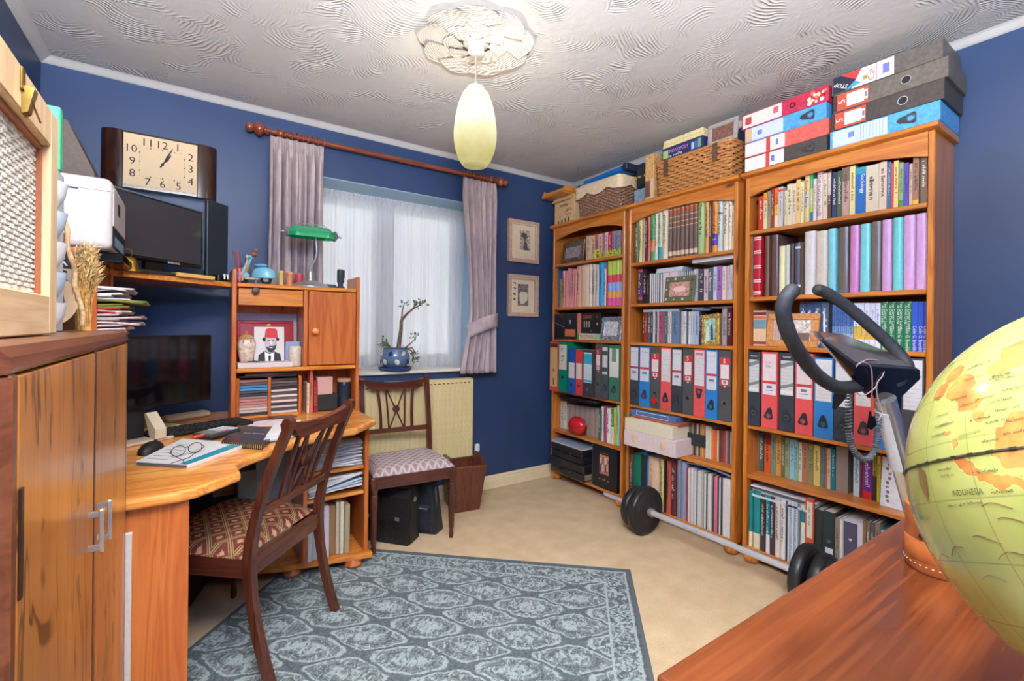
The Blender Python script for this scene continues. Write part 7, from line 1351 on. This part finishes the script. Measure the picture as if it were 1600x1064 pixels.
def basket(label, cat, x0, x1, y0, y1, z, h, mat, taper, rows, stakes, slant=0):
    w, d = x1-x0, y1-y0; t = thing('wicker_basket', label, cat, ((x0+x1)/2, (y0+y1)/2, z)); m = MB(); rr_ = h/rows/2
    for j in range(rows):
        f = (j+.5)/rows; k = 1-taper*(1-f); pts = []
        for i, (q, nrm) in enumerate(rrect(w*k, d*k, .025, stakes*2)):
            off = .0048*(1 if (i//2+j) % 2 else -1) if not slant else .0032*sin(i*pi/2+j*1.3); pts.append((q.x+nrm.x*off-nrm.x*.004, q.y+nrm.y*off-nrm.y*.004, rr_*1.05+h*f-rr_+(.003*sin(i*pi/2+j) if slant else 0)))
        m.tube(pts, rr_*.90, 5, True)
    part(t, 'weave', m, mat, 60, stuff=True)
    m = MB()
    for i, ((q, nrm), (q2, _)) in enumerate(zip(rrect(w*(1-taper), d*(1-taper), .025, stakes), rrect(w, d, .025, stakes))):
        m.tube([(q.x-nrm.x*.006, q.y-nrm.y*.006, .002), (q2.x-nrm.x*.006, q2.y-nrm.y*.006, h)], .0028, 5)
    part(t, 'stakes', m, mat, stuff=True)
    part(t, 'rim', MB().tube([(q.x, q.y, h+.006+.002*(i % 2)) for i, (q, nrm) in enumerate(rrect(w-.004, d-.004, .025, 90))], .0085, 6, True), mat, 60)
    part(t, 'base', MB().box(-w*(1-taper)/2+.012, w*(1-taper)/2-.012, -d*(1-taper)/2+.012, d*(1-taper)/2-.012, 0, .008), mat)
    return t
hm = basket('honey coloured wicker hamper with two dark straps on middle bookcase', 'hamper', 2.352, 2.605, 1.385, 1.885, TOPZ, .198, wick1, .05, 12, 44, 0)
for y_ in (.165, -.155): st = part(hm, 'leather_strap', MB().prism([(-.1285, .212), (-.136, .205), (-.138, .11), (-.133, .11), (-.131, .2), (-.115, .216)], y_-.014, y_+.014, 'y'), pm((98, 70, 56), .5, 0, .15, 'strap_brown')); part(st, 'buckle', MB().box(-.1405, -.138, y_-.016, y_+.016, .155, .172, .001), pm((120, 104, 84), .35, .6, .1, 'buckle'))
bs = basket('brown wicker basket with scalloped cream liner on farthest bookcase', 'basket', 2.358, 2.60, 2.175, 2.61, TOPZ, .20, wick2, .10, 18, 52)
def liner(u, v):
    per = rrect(.256, .449, .025, 121); q, nrm = per[int(u*120) % 121]; sc_ = .055+.030*abs(sin(u*120*pi/17.5)); o_ = .006+.003*v; return (q.x+nrm.x*o_, q.y+nrm.y*o_, .221-sc_*v)
part(bs, 'cloth_liner', MB().grid(liner, 120, 4, True), pm((226, 200, 160), .8, 0, .05, 'liner_cream'), 60)
part(bs, 'liner_top', MB().tube([(q.x+nrm.x*.003, q.y+nrm.y*.003, .219) for q, nrm in rrect(.256, .449, .025, 80)], .008, 6, True), pm((226, 200, 160), .8, 0, .05, 'liner_cream'), 60)
zt = TOPZ+.230
solo('white_cloth_folder', 'pale folded sheet lying in the top of the brown basket', 'cloth', MB().box(-.10, .10, -.19, .19, 0, .016, .004), pm((206, 212, 220), .6, name='pale_sheet'), (2.475, 2.40, zt), RD(2))
bb = solo('blue_bag', 'bright blue rolled plastic folder on top of the brown basket', 'bag', MB().grid(lambda u, v: (.085*cos(2*pi*u)*(1-.1*v), -.20+.40*v, .027+.026*sin(2*pi*u)*(1-.35*cos(v*9)*.2)), 16, 10, True), pm((24, 116, 196), .3, 0, .06, 'blue_plastic'), (2.46, 2.37, zt+.017), RD(-3), smooth=60)
part(bb, 'dark_end', MB().box(-.08, .08, -.245, -.2005, .004, .05, .006), pm((36, 44, 66), .5, name='bag_dark'))
# cardboard carton and board
ct = thing('cardboard_carton', 'cardboard carton with handwriting at the far end of farthest bookcase', 'carton', (2.48, 2.745, TOPZ)); card = pm((214, 176, 124), .75, 0, .06, 'cardboard')
part(ct, 'box', MB().box(-.125, .125, -.115, .115, 0, .20, .002), card); part(ct, 'flap', MB().add([(-.1255, -.115, .20), (-.1255, .115, .20), (-.150, .118, .165), (-.150, -.112, .165), (-.128, -.115, .2015), (-.128, .115, .2015), (-.152, .118, .166), (-.152, -.112, .166)], [(0, 1, 2, 3), (7, 6, 5, 4), (0, 4, 5, 1), (2, 6, 7, 3), (1, 5, 6, 2), (0, 3, 7, 4)]), card)
part(ct, 'handwriting', scribble((-.1262, .05, .125), (0, -1, 0), (0, 0, 1), .09, .028, 6), pm((120, 80, 60), .7)); part(ct, 'handwriting', scribble((-.1262, -.01, .078), (0, -1, .08), (0, .08, 1), .075, .020, 8), ink); text(ct, 'handwriting', 'Papers', ink, (-.1262, -.05, .06), (0, -1, .08), (0, .08, 1), .020)
for k in range(4): part(ct, 'ink_mark', MB().box(-.1262, -.1256, .06-.04*k, .072-.04*k, .004, .022+.005*k), ink)
wb = thing('wooden_tray', 'orange wooden tray lying on the cardboard carton under the ceiling', 'tray', (2.42, 2.79, TOPZ+.2025)); part(wb, 'base', MB().box(-.15, .17, -.13, .13, 0, .014, .003), pine_y); part(wb, 'edge', MB().box(-.15, -.135, -.13, .13, .0145, .035, .003), pine_y); part(wb, 'edge', MB().box(-.1345, .17, .115, .13, .0145, .06, .003), pine_x); part(wb, 'edge', MB().box(-.1345, .17, -.13, -.115, .0145, .06, .003), pine_x)
part(wb, 'upright_bar', MB().box(-.02, .0, -.03, -.005, .0145, .09, .002), pine_z)
# between basket and hamper
gbx = solo('grey_blue_box', 'grey blue box between the brown basket and the wooden box', 'box', MB().box(-.08, .08, -.055, .055, 0, .105, .002), pm((126, 150, 172), .5, 0, .1, 'greyblue'), (2.49, 2.045, TOPZ))
bd = thing('black_drum_box', 'black box with yellow lettering above the grey blue box', 'box', (2.49, 2.045, TOPZ+.106)); part(bd, 'case', MB().box(-.08, .10, -.06, .06, 0, .17, .03), pm((38, 40, 40), .35, name='drum_black'), 40); part(bd, 'lettering', scribble((-.0808, .05, .066), (0, -1, .1), (0, .1, 1), .10, .024, 3), pm((214, 190, 70), .4))
wx_ = thing('wooden_box', 'upright light wooden box at left of the wicker hamper', 'box', (2.46, 1.935, TOPZ)); part(wx_, 'case', MB().box(-.10, .10, -.034, .034, 0, .285, .003), pm((206, 158, 98), .5, 0, .15, 'box_wood')); part(wx_, 'dark_panel', MB().box(-.1012, -.1002, -.005, .030, .02, .12), pm((112, 76, 66), .5, name='box_dark')); part(wx_, 'pale_strip', MB().box(-.1012, -.1002, -.030, -.012, .01, .13), pm((214, 176, 160), .5, name='box_pale'))
hz_ = TOPZ+.2145
mb_ = thing('board_game_box', 'dark blue board game box lying on the wicker hamper', 'box', (2.48, (at(1035, 230, x=2.36).y+at(1098, 220, x=2.36).y)/2, hz_)); gw = (at(1035, 230, x=2.36).y-at(1098, 220, x=2.36).y)/2
part(mb_, 'lid', MB().box(-.12, .12, -gw, gw, 0, .072, .002), pm((40, 48, 96), .4, 0, .1, 'game_blue')); text(mb_, 'lettering', 'MONOPOLY', pm((226, 150, 210), .4), (-.1208, .02, .043), (0, -1, 0), (0, 0, 1), .021, .13); part(mb_, 'lettering', scribble((-.1208, .09, .008), (0, -1, 0), (0, 0, 1), .09, .018, 4), white_ink)
for k in range(3): part(mb_, 'printed_picture', MB().box(-.1210, -.1202, -gw*.92+k*.022, -gw*.92+.018+k*.022, .01, .062-.006*k), pm([(120, 160, 120), (70, 100, 160), (160, 190, 210)][k], .5))
part(mb_, 'printed_picture', MB().box(-.1210, -.1202, gw*.68, gw*.95, .008, .055), pm((160, 190, 110), .5))
for k in range(2): solo('game_box', ['lower', 'upper'][k]+' pale yellow flat box stacked above the board game box', 'box', MB().box(-.12, .12, -gw+.004*k, gw-.006*k, 0, .023, .002), pm([(226, 200, 140), (222, 206, 160)][k], .5, 0, .06), (2.485, mb_.location.y, hz_+.0725+.0237*k), group='pale boxes above the board game')
yb_ = (at(1101, 200, x=2.37).y+at(1150, 195, x=2.37).y)/2
pfm = thing('silver_picture', 'silver grey framed picture standing on the hamper by the files', 'picture', (2.385, yb_, hz_), 0, None, 0, RD(6)); simple_frame(pfm, .175, .125, .024, pm((186, 178, 172), .35, .3, .08, 'grey_frame'), .014, (130, 90, 78))
# ---------------------------------------------------------------- barbell on the floor
p0, p1 = Vector((2.186, 2.125, .1372)), Vector((2.203, .66, .1372)); dv = (p1-p0).normalized()
barm = pm((206, 208, 214), .38, .45, .01, 'bar_steel')
ba = thing('barbell', 'barbell with chrome bar and black round plates lying before the bookcases', 'barbell', tuple(p0), atan2(dv.y, dv.x)); LB = (p1-p0).length
part(ba, 'bar', MB().tube([(.16, 0, 0), (LB-.16, 0, 0)], .0160, 14), barm, 40); part(ba, 'bar_end', MB().tube([(0, 0, 0), (.008, 0, 0), (.16, 0, 0)], [.010, .0125, .0125], 14), barm, 40); part(ba, 'bar_end', MB().tube([(LB-.16, 0, 0), (LB-.008, 0, 0), (LB, 0, 0)], [.0125, .0125, .010], 14), barm, 40)
def plate(x, r, th): return MB().lathe([(.0165, -th/2), (r*.3, -th/2), (r*.36, -th*.42), (r*.8, -th*.42), (r*.88, -th/2), (r*.96, -th*.42), (r, -th*.2), (r, th*.2), (r*.96, th*.42), (r*.88, th/2), (r*.8, th*.42), (r*.36, th*.42), (r*.3, th/2), (.0165, th/2)], 40, Tr(x, 0, 0, 0, 0, pi/2), cap=False)
xp = (Vector((2.173, 1.80, .137))-p0).dot(dv)
for x, r, th in ((xp-.065, .120, .05), (xp, .137, .052), (1.19, .137, .052), (1.255, .120, .05)): part(ba, 'weight_plate', plate(x, r, th), rubber, 50)
for x in (xp-.105, xp+.045, 1.145, 1.30): part(ba, 'collar', MB().lathe([(.0165, -.012), (.024, -.012), (.024, .012), (.0165, .012)], 16, Tr(x, 0, 0, 0, 0, pi/2), cap=False), steel, 40)
# ---------------------------------------------------------------- exercise bike: bars, console, post
import bmesh
def D(px, py, d): r = ray(px, py); return Vector((0, 0, CAMZ))+r*(d/(r.x*sn+r.y*cs))
def hull(pts):
    bm = bmesh.new()
    for p in pts: bm.verts.new(p)
    bmesh.ops.convex_hull(bm, input=bm.verts); bm.verts.ensure_lookup_table()
    mb = MB(); ix = {v: i for i, v in enumerate(bm.verts)}; mb.add([tuple(v.co) for v in bm.verts], [tuple(ix[v] for v in f.verts) for f in bm.faces]); bm.free(); return mb
pb0 = D(1382, 622, 1.46); pb1 = D(1427, 792, 1.56); fl_ = pb0+(pb1-pb0)*((pb0.z-.05)/(pb0.z-pb1.z))
ebk = thing('exercise_bike', 'exercise bike with grey foam handlebars and console behind the globe', 'exercise bike', (fl_.x, fl_.y, 0)); o3 = Vector((fl_.x, fl_.y, 0))
def spl(pts, n=6):
    out = []; P = [pts[0]]+pts+[pts[-1]]
    for i in range(1, len(P)-2):
        for k in range(n):
            t = k/n; a, b, c, d = P[i-1], P[i], P[i+1], P[i+2]
            out.append(.5*((2*b)+(c-a)*t+(2*a-5*b+4*c-d)*t*t+(3*b-a-3*c+d)*t**3))
    return out+[pts[-1]]
nearb = [D(*q)-o3 for q in ((1237, 455, 1.20), (1227, 468, 1.20), (1224, 490, 1.21), (1234, 525, 1.24), (1255, 560, 1.29), (1279, 588, 1.34), (1310, 605, 1.38), (1345, 602, 1.43), (1375, 598, 1.46))]
farb = [D(*q)-o3 for q in ((1279, 453, 1.60), (1296, 460, 1.60), (1330, 484, 1.60), (1370, 519, 1.59), (1402, 550, 1.57), (1418, 575, 1.54), (1400, 598, 1.49), (1375, 600, 1.46))]
for b in (nearb, farb):
    s_ = spl(b); o = part(ebk, 'foam_handlebar', MB().tube(s_, .0195, 14), foam, 70); part(o, 'end_cap', MB().ball(tuple(s_[0]), .0198, n=14, m=8), foam, 70)
ptop = [(1270, 517, 1.50), (1312, 521, 1.59), (1402, 556, 1.60), (1437, 578, 1.52), (1335, 570, 1.36), (1280, 529, 1.38)]
low = [(1438, 592, 1.52), (1408, 621, 1.47), (1356, 622, 1.43), (1335, 585, 1.37), (1300, 552, 1.38), (1272, 524, 1.42)]
con = part(ebk, 'console', hull([D(*q)-o3 for q in ptop+low]), black_gloss)
T3 = [D(*q)-o3 for q in ptop]; cc = sum(T3, Vector())/6; nn = (T3[3]-T3[0]).cross(T3[1]-T3[5]).normalized(); nn = nn if nn.z > 0 else -nn
def onp(p, k): q = cc+(p-cc)*k; return tuple(q+nn*.004)
dp = MB(); pts = [onp(p, .9) for p in T3]; dp.add([tuple(Vector(p)-nn*.006) for p in pts]+pts, [(6, 7, 8, 9, 10, 11), (5, 4, 3, 2, 1, 0)]+[(i, (i+1) % 6, 6+(i+1) % 6, 6+i) for i in range(6)]); part(con, 'display_panel', dp, pm((112, 104, 102), .12, .5, .08, 'console_glossy'))
e1 = (T3[3]-T3[0]).normalized(); e2 = nn.cross(e1); c_ = cc+nn*.0045-e1*.02
part(con, 'display', MB().add([tuple(c_+e1*a+e2*b) for a, b in ((-.07, -.022), (.07, -.022), (.07, .022), (-.07, .022))], [(0, 1, 2, 3)]), screen_m)
part(ebk, 'post', MB().tube([pb0-o3, pb1-o3, fl_-o3+Vector((0, 0, .012))], .030, 18), chrome, 50); part(ebk, 'post_sticker', MB().tube([(pb0+(pb1-pb0)*.1)-o3+Vector((-.004, .004, 0)), (pb0+(pb1-pb0)*.62)-o3+Vector((-.004, .004, 0))], .0285, 18), white_card, 50)
part(ebk, 'floor_foot', MB().tube([(-.12, -.06, .03), (.06, .03, .03)], .028, 12), black_mat, 40)
part(ebk, 'sensor_paddle', hull([D(*q)-o3 for q in ((1318, 598, 1.44), (1326, 602, 1.44), (1322, 622, 1.44), (1306, 640, 1.44), (1300, 638, 1.44), (1302, 618, 1.44), (1318, 598, 1.46), (1326, 602, 1.46), (1322, 622, 1.46), (1306, 640, 1.46), (1300, 638, 1.46), (1302, 618, 1.46))]), foam)
path = spl([D(*q)-o3 for q in ((1324, 606, 1.44), (1326, 640, 1.44), (1327, 680, 1.44), (1335, 706, 1.45), (1352, 718, 1.46), (1366, 706, 1.47), (1371, 680, 1.47), (1372, 645, 1.47))], 10)
hx = []; 
for i in range(len(path)-1):
    t_ = (path[i+1]-path[i]).normalized(); nx = t_.cross(e2).normalized(); ny = t_.cross(nx); L_ = (path[i+1]-path[i]).length
    for k in range(6): a_ = (i*6+k)*2*pi*.115*1.0*7/6; hx.append(path[i]+(path[i+1]-path[i])*(k/6)+(nx*cos(a_)+ny*sin(a_))*.0085)
part(ebk, 'coiled_cable', MB().tube(hx, .0021, 5), pm((96, 98, 100), .4, 0, .1, 'cable_grey'), 70)
part(ebk, 'ear_clip', hull([D(*q)-o3 for q in ((1358, 642, 1.42), (1366, 645, 1.42), (1370, 664, 1.42), (1362, 672, 1.42), (1354, 668, 1.42), (1358, 642, 1.44), (1366, 645, 1.44), (1370, 664, 1.44), (1362, 672, 1.44), (1354, 668, 1.44))]), black_gloss)
part(ebk, 'red_lead', MB().tube([D(1362, 618, 1.42)-o3, D(1364, 650, 1.42)-o3], .004, 8), pm((186, 70, 40), .35, name='lead_red'), 50)
for pts in (((1335, 577, 1.37), (1345, 566, 1.36), (1360, 572, 1.38), (1363, 600, 1.40), (1362, 620, 1.42)), ((1337, 573, 1.37), (1355, 562, 1.40), (1380, 566, 1.46), (1380, 585, 1.42), (1370, 600, 1.41), (1372, 625, 1.42), (1380, 640, 1.43), (1372, 658, 1.43)), ((1330, 600, 1.40), (1345, 618, 1.42), (1365, 608, 1.41), (1372, 596, 1.41))):
    part(ebk, 'thin_lead', MB().tube(spl([D(*q)-o3 for q in pts]), .0018, 5), pm((176, 146, 150), .4, name='lead_pink'), 60)
# ---------------------------------------------------------------- polished table and globe, right foreground
tb_ = thing('polished_chest', 'polished reddish mahogany chest with moulded top in right foreground', 'chest', (1.125, .095, 0))
tw, td = .625, .297
o = part(tb_, 'top', MB().box(-tw, tw, -td, td, .728, .75), table_m); bv = o.modifiers.new('edge', 'BEVEL'); bv.width = .006; bv.segments = 3
part(tb_, 'top_moulding', MB().box(-tw+.012, tw-.012, -td+.012, td-.012, .708, .7275, .006), mahog_x)
part(tb_, 'carcass', MB().box(-tw+.03, tw-.03, -td+.02, td-.03, .08, .7075), mahog_z); part(tb_, 'plinth', MB().box(-tw+.02, tw-.02, -td+.015, td-.02, 0, .0795, .004), mahog_x)
for k in range(3):
    dr = part(tb_, 'drawer', MB().box(-tw+.05, tw-.05, -td+.004, -td+.0195, .10+.2*k, .285+.2*k, .003), mahog_x)
    for x in (-.3, .3): part(dr, 'drawer_knob', MB().lathe([(.008, 0), (.008, .01), (.017, .018), (.012, .026)], 14, Tr(x, -td+.004, .19+.2*k, 0, pi/2)), brass, 50)
GC = Vector((.6053, -.0046, 1.0741)); GR = .165
def on_globe(px, py):
    o = Vector((0, 0, CAMZ)); d = ray(px, py).normalized(); b = (o-GC).dot(d); q = b*b-((o-GC).length_squared-GR*GR)
    return ((o+d*(-b-sqrt(max(q, 0))))-GC).normalized()
sm = [on_globe(*q) for q in ((1416, 736), (1470, 719), (1535, 706), (1598, 699))]
axis = Vector((0, 0, 1)); 
nrm_ = (sm[3]-sm[0]).cross(sm[1]-sm[0]).normalized(); axis = nrm_ if nrm_.z > 0 else -nrm_
ofs = sum(s_.dot(axis) for s_ in sm)/4
print('globe axis', axis, 'offset', ofs)
def globe_mat():
    t = NT('globe_map'); v = t.vm('MULTIPLY', t.obj(), (1/GR, 1/GR, 1/GR))
    nz = t.n('TexNoise'); t.set(nz.inputs['Vector'], v); nz.inputs['Scale'].default_value = 16; nz.inputs['Detail'].default_value = 5; wob = t.map(nz.outputs['Color'], (.07, .07, .07)); vw = t.vm('ADD', v, t.vm('SUBTRACT', wob, (.035, .035, .035)))
    land = None
    for px, py, r in ((1494, 717, .022), (1503, 722, .026), (1512, 730, .028), (1520, 737, .024), (1533, 748, .018), (1545, 750, .022), (1558, 752, .023), (1572, 751, .023), (1586, 755, .020), (1596, 758, .016), (1590, 690, .085), (1576, 702, .055), (1598, 668, .07), (1560, 708, .025), (1576, 720, .03), (1592, 718, .03), (1490, 692, .02), (1482, 676, .015), (1500, 606, .075), (1514, 626, .06), (1528, 648, .03), (1492, 584, .06), (1560, 575, .05), (1586, 560, .06), (1598, 545, .08), (1470, 612, .05)):
        c = on_globe(px, py); d = t.ma('DIVIDE', t.vm('DISTANCE', vw, tuple(c)), r); land = d if land is None else t.ma('MINIMUM', land, d)
    # more land out of sight, further round the sphere
    far_ = t.noise(v, 1.5, 5, .6); back = t.ma('MULTIPLY', t.sst(far_, .54, .56), t.sst(t.vm('DISTANCE', v, tuple(on_globe(1500, 740))), 1.0, 1.1))
    sea = t.ramp(t.noise(v, 3, 3), [(.35, (160, 164, 84)), (.65, (174, 176, 98))]); la = t.ramp(t.noise(v, 9, 4), [(.35, (182, 112, 56)), (.65, (196, 146, 70))])
    m = t.sst(land, 1.02, .94); halo = t.sst(land, 1.5, 1.0); rimm = t.ma('MULTIPLY', t.sst(land, 1.10, 1.03), t.sst(land, .90, .98))
    c = t.mix(t.ma('MULTIPLY', halo, .35), sea, (226, 206, 110)); c = t.mix(t.ma('MAXIMUM', m, back), c, la); c = t.mix(t.ma('MULTIPLY', rimm, .5), c, (120, 74, 40))
    # graticule
    lat = t.vm('DOT_PRODUCT', v, tuple(axis)); ex = axis.cross(Vector((1, 0, 0))).normalized(); ey = axis.cross(ex)
    lon = t.ma('ARCTAN2', t.vm('DOT_PRODUCT', v, tuple(ex)), t.vm('DOT_PRODUCT', v, tuple(ey))); la_ = t.ma('ARCSINE', lat)
    gl_ = lambda a, st, w: t.sst(t.ma('ABSOLUTE', t.ma('SUBTRACT', t.ma('FRACT', t.ma('DIVIDE', a, st)), .5)), .5-w*1.6, .5-w*.6)
    ln = t.ma('MAXIMUM', gl_(lon, pi/12, .010), gl_(la_, pi/12, .010)); c = t.mix(t.ma('MULTIPLY', ln, .55), c, (120, 116, 70))
    spk = t.noise(t.map(v, (1, 1, 3)), 60, 1); c = t.mix(t.ma('MULTIPLY', t.sst(spk, .70, .74), t.sst(land, 3.2, 1.2)), c, (110, 96, 60))
    return t.done(c, .22, 0, Coat_Weight=.5, Coat_Roughness=.08)
gb_ = thing('desk_globe', 'large yellowish desk globe on the polished chest in right foreground', 'globe', tuple(GC)); part(gb_, 'sphere', MB().ball((0, 0, 0), GR, n=96, m=64), globe_mat(), 80)
ex = axis.cross(Vector((1, 0, 0))).normalized(); ey = axis.cross(ex); rq = sqrt(1-ofs*ofs)*GR
eqm = MB().tube([ex*rq*cos(a*pi/60)*1.002+ey*rq*sin(a*pi/60)*1.002+axis*ofs*GR for a in range(120)], .0011, 5, True); part(gb_, 'equator_seam', eqm, pm((96, 92, 60), .5, name='seam_olive'), 60)
m = MB()
for a in range(144):
    if a % 2: continue
    Q = [ex*cos(b)*rq*1.003+ey*sin(b)*rq*1.003+axis*(ofs*GR+s_) for b, s_ in ((a*pi/72, -.0008), (a*pi/72+.028, -.0008), (a*pi/72+.028, .0008), (a*pi/72, .0008))]; Q = [q.normalized()*(GR+.0016) for q in Q]; m.add([tuple(q) for q in Q], [(0, 1, 2, 3)])
part(gb_, 'equator_scale', m, pm((40, 38, 30), .5, name='scale_dark'), stuff=True)
part(gb_, 'stand', MB().lathe([(.105, -.3238), (.105, -.312), (.085, -.302), (.03, -.295), (.018, -.28), (.014, -.23), (.018, -.19), (.03, -.172), (.04, -.161)], 32), wood('globe_stand_wood', (112, 58, 34), (80, 38, 22), 'z', .25, False), 40)
def globe_text(s, px, py, h, col=ink, tilt=0, sq=1.0):
    n0 = on_globe(px, py); e = axis.cross(n0).normalized(); e = e if (on_globe(px+6, py)-n0).dot(e) > 0 else -e; up = n0.cross(e); up = up if up.z > 0 else -up
    if tilt: e, up = e*cos(tilt)+up*sin(tilt), up*cos(tilt)-e*sin(tilt)
    vs_, fs, w, hh = TXT[s]; k = h/max(hh, .55); mb = MB(); mb.add([tuple((n0*GR+e*(x*k*sq)+up*(y*k)).normalized()*(GR+.0007)) for x, y in vs_], fs); part(gb_, 'map_lettering', mb, col)
gi = pm((70, 66, 40), .5, name='map_ink')
globe_text('INDONESIA', 1512, 769, .0042, gi, 0, .8); globe_text('MALAYSIA', 1516, 676, .0030, pm((150, 140, 80), .5), .1, .9); globe_text('OCEAN', 1443, 810, .0048, pm((150, 150, 90), .5), -.1, 1.2); globe_text('INDIAN', 1432, 776, .0042, pm((150, 150, 90), .5), -.1, 1)
n0 = on_globe(1444, 757); e = axis.cross(n0).normalized(); up = n0.cross(e); up = up if up.z > 0 else -up
part(gb_, 'ship_motif', MB().add([tuple((n0*GR+e*x+up*z).normalized()*(GR+.0006)) for x, z in ((-.006, .011), (-.001, .014), (.007, .009), (.006, 0), (.003, -.009), (.001, -.015), (-.002, -.009), (-.006, .0))], [(0, 7, 6, 5, 4, 3, 2, 1)]), pm((128, 100, 56), .5, name='motif_brown'))
rnd = random.Random(12)
for px, py in ((1560, 800), (1590, 822), (1545, 850), (1585, 880), (1500, 870), (1560, 915), (1480, 880)):
    n0 = on_globe(px, py); e = axis.cross(n0).normalized(); up = n0.cross(e); ph_ = rnd.uniform(0, 2); pts = [(n0*GR+e*(.020*(k/9-.5))+up*(.005*sin(k/9*2.6+ph_)+.004*(k/9))).normalized()*(GR+.0003) for k in range(10)]
    part(gb_, 'current_line', MB().tube(pts, .00022, 4), pm((120, 86, 50), .5, name='current_brown'))
rnd = random.Random(21); spots = [(1495, 792), (1522, 788), (1545, 738), (1570, 770), (1548, 690), (1478, 735), (1482, 745)]+[(rnd.uniform(1450, 1595), rnd.uniform(560, 690)) for _ in range(26)]
for px, py in spots:
    n0 = on_globe(px, py); e = axis.cross(n0).normalized(); e = e if (on_globe(px+4, py)-n0).dot(e) > 0 else -e; up = n0.cross(e); up = up if up.z > 0 else -up; sb = scribble((-.008, 0, 0), (1, 0, 0), (0, 1, 0), .014, .0020, px); part(gb_, 'map_lettering', MB().add([tuple((n0*GR+e*x+up*y).normalized()*(GR+.0006)) for x, y, z in sb.v], sb.f), gi)
cp = thing('leather_cup', 'tan stitched leather cup on the chest behind the globe', 'cup', (1.172, .264, .7505)); lm = NT('tan_leather'); lv = lm.obj(); tan_m = lm.done(lm.ramp(lm.noise(lv, 30, 4), [(.3, (150, 78, 36)), (.7, (196, 112, 56))]), .4, 0, lm.bump(lm.noise(lv, 120, 2), .15, .002))
part(cp, 'body', MB().lathe([(.052, 0), (.055, .004), (.055, .118), (.052, .12), (.05, .118), (.05, .01)], 36), tan_m, 50); part(cp, 'band', MB().lathe([(.0555, .022), (.0568, .024), (.0568, .058), (.0555, .060)], 36, cap=False), tan_m, 50)
m = MB()
for k in range(72):
    if k % 2 == 0:
        for z in (.014,): m.box(.0552, .0562, -.0016, .0016, z, z+.0012, M=Matrix.Rotation(k*pi/36, 4, 'Z'))
part(cp, 'stitching', m, pm((232, 214, 180), .6, name='thread'), stuff=True); part(cp, 'stud', MB().ball((.0565*cos(2.85), .0565*sin(2.85), .070), .006), pm((70, 48, 34), .3, .4, name='stud'), 60)
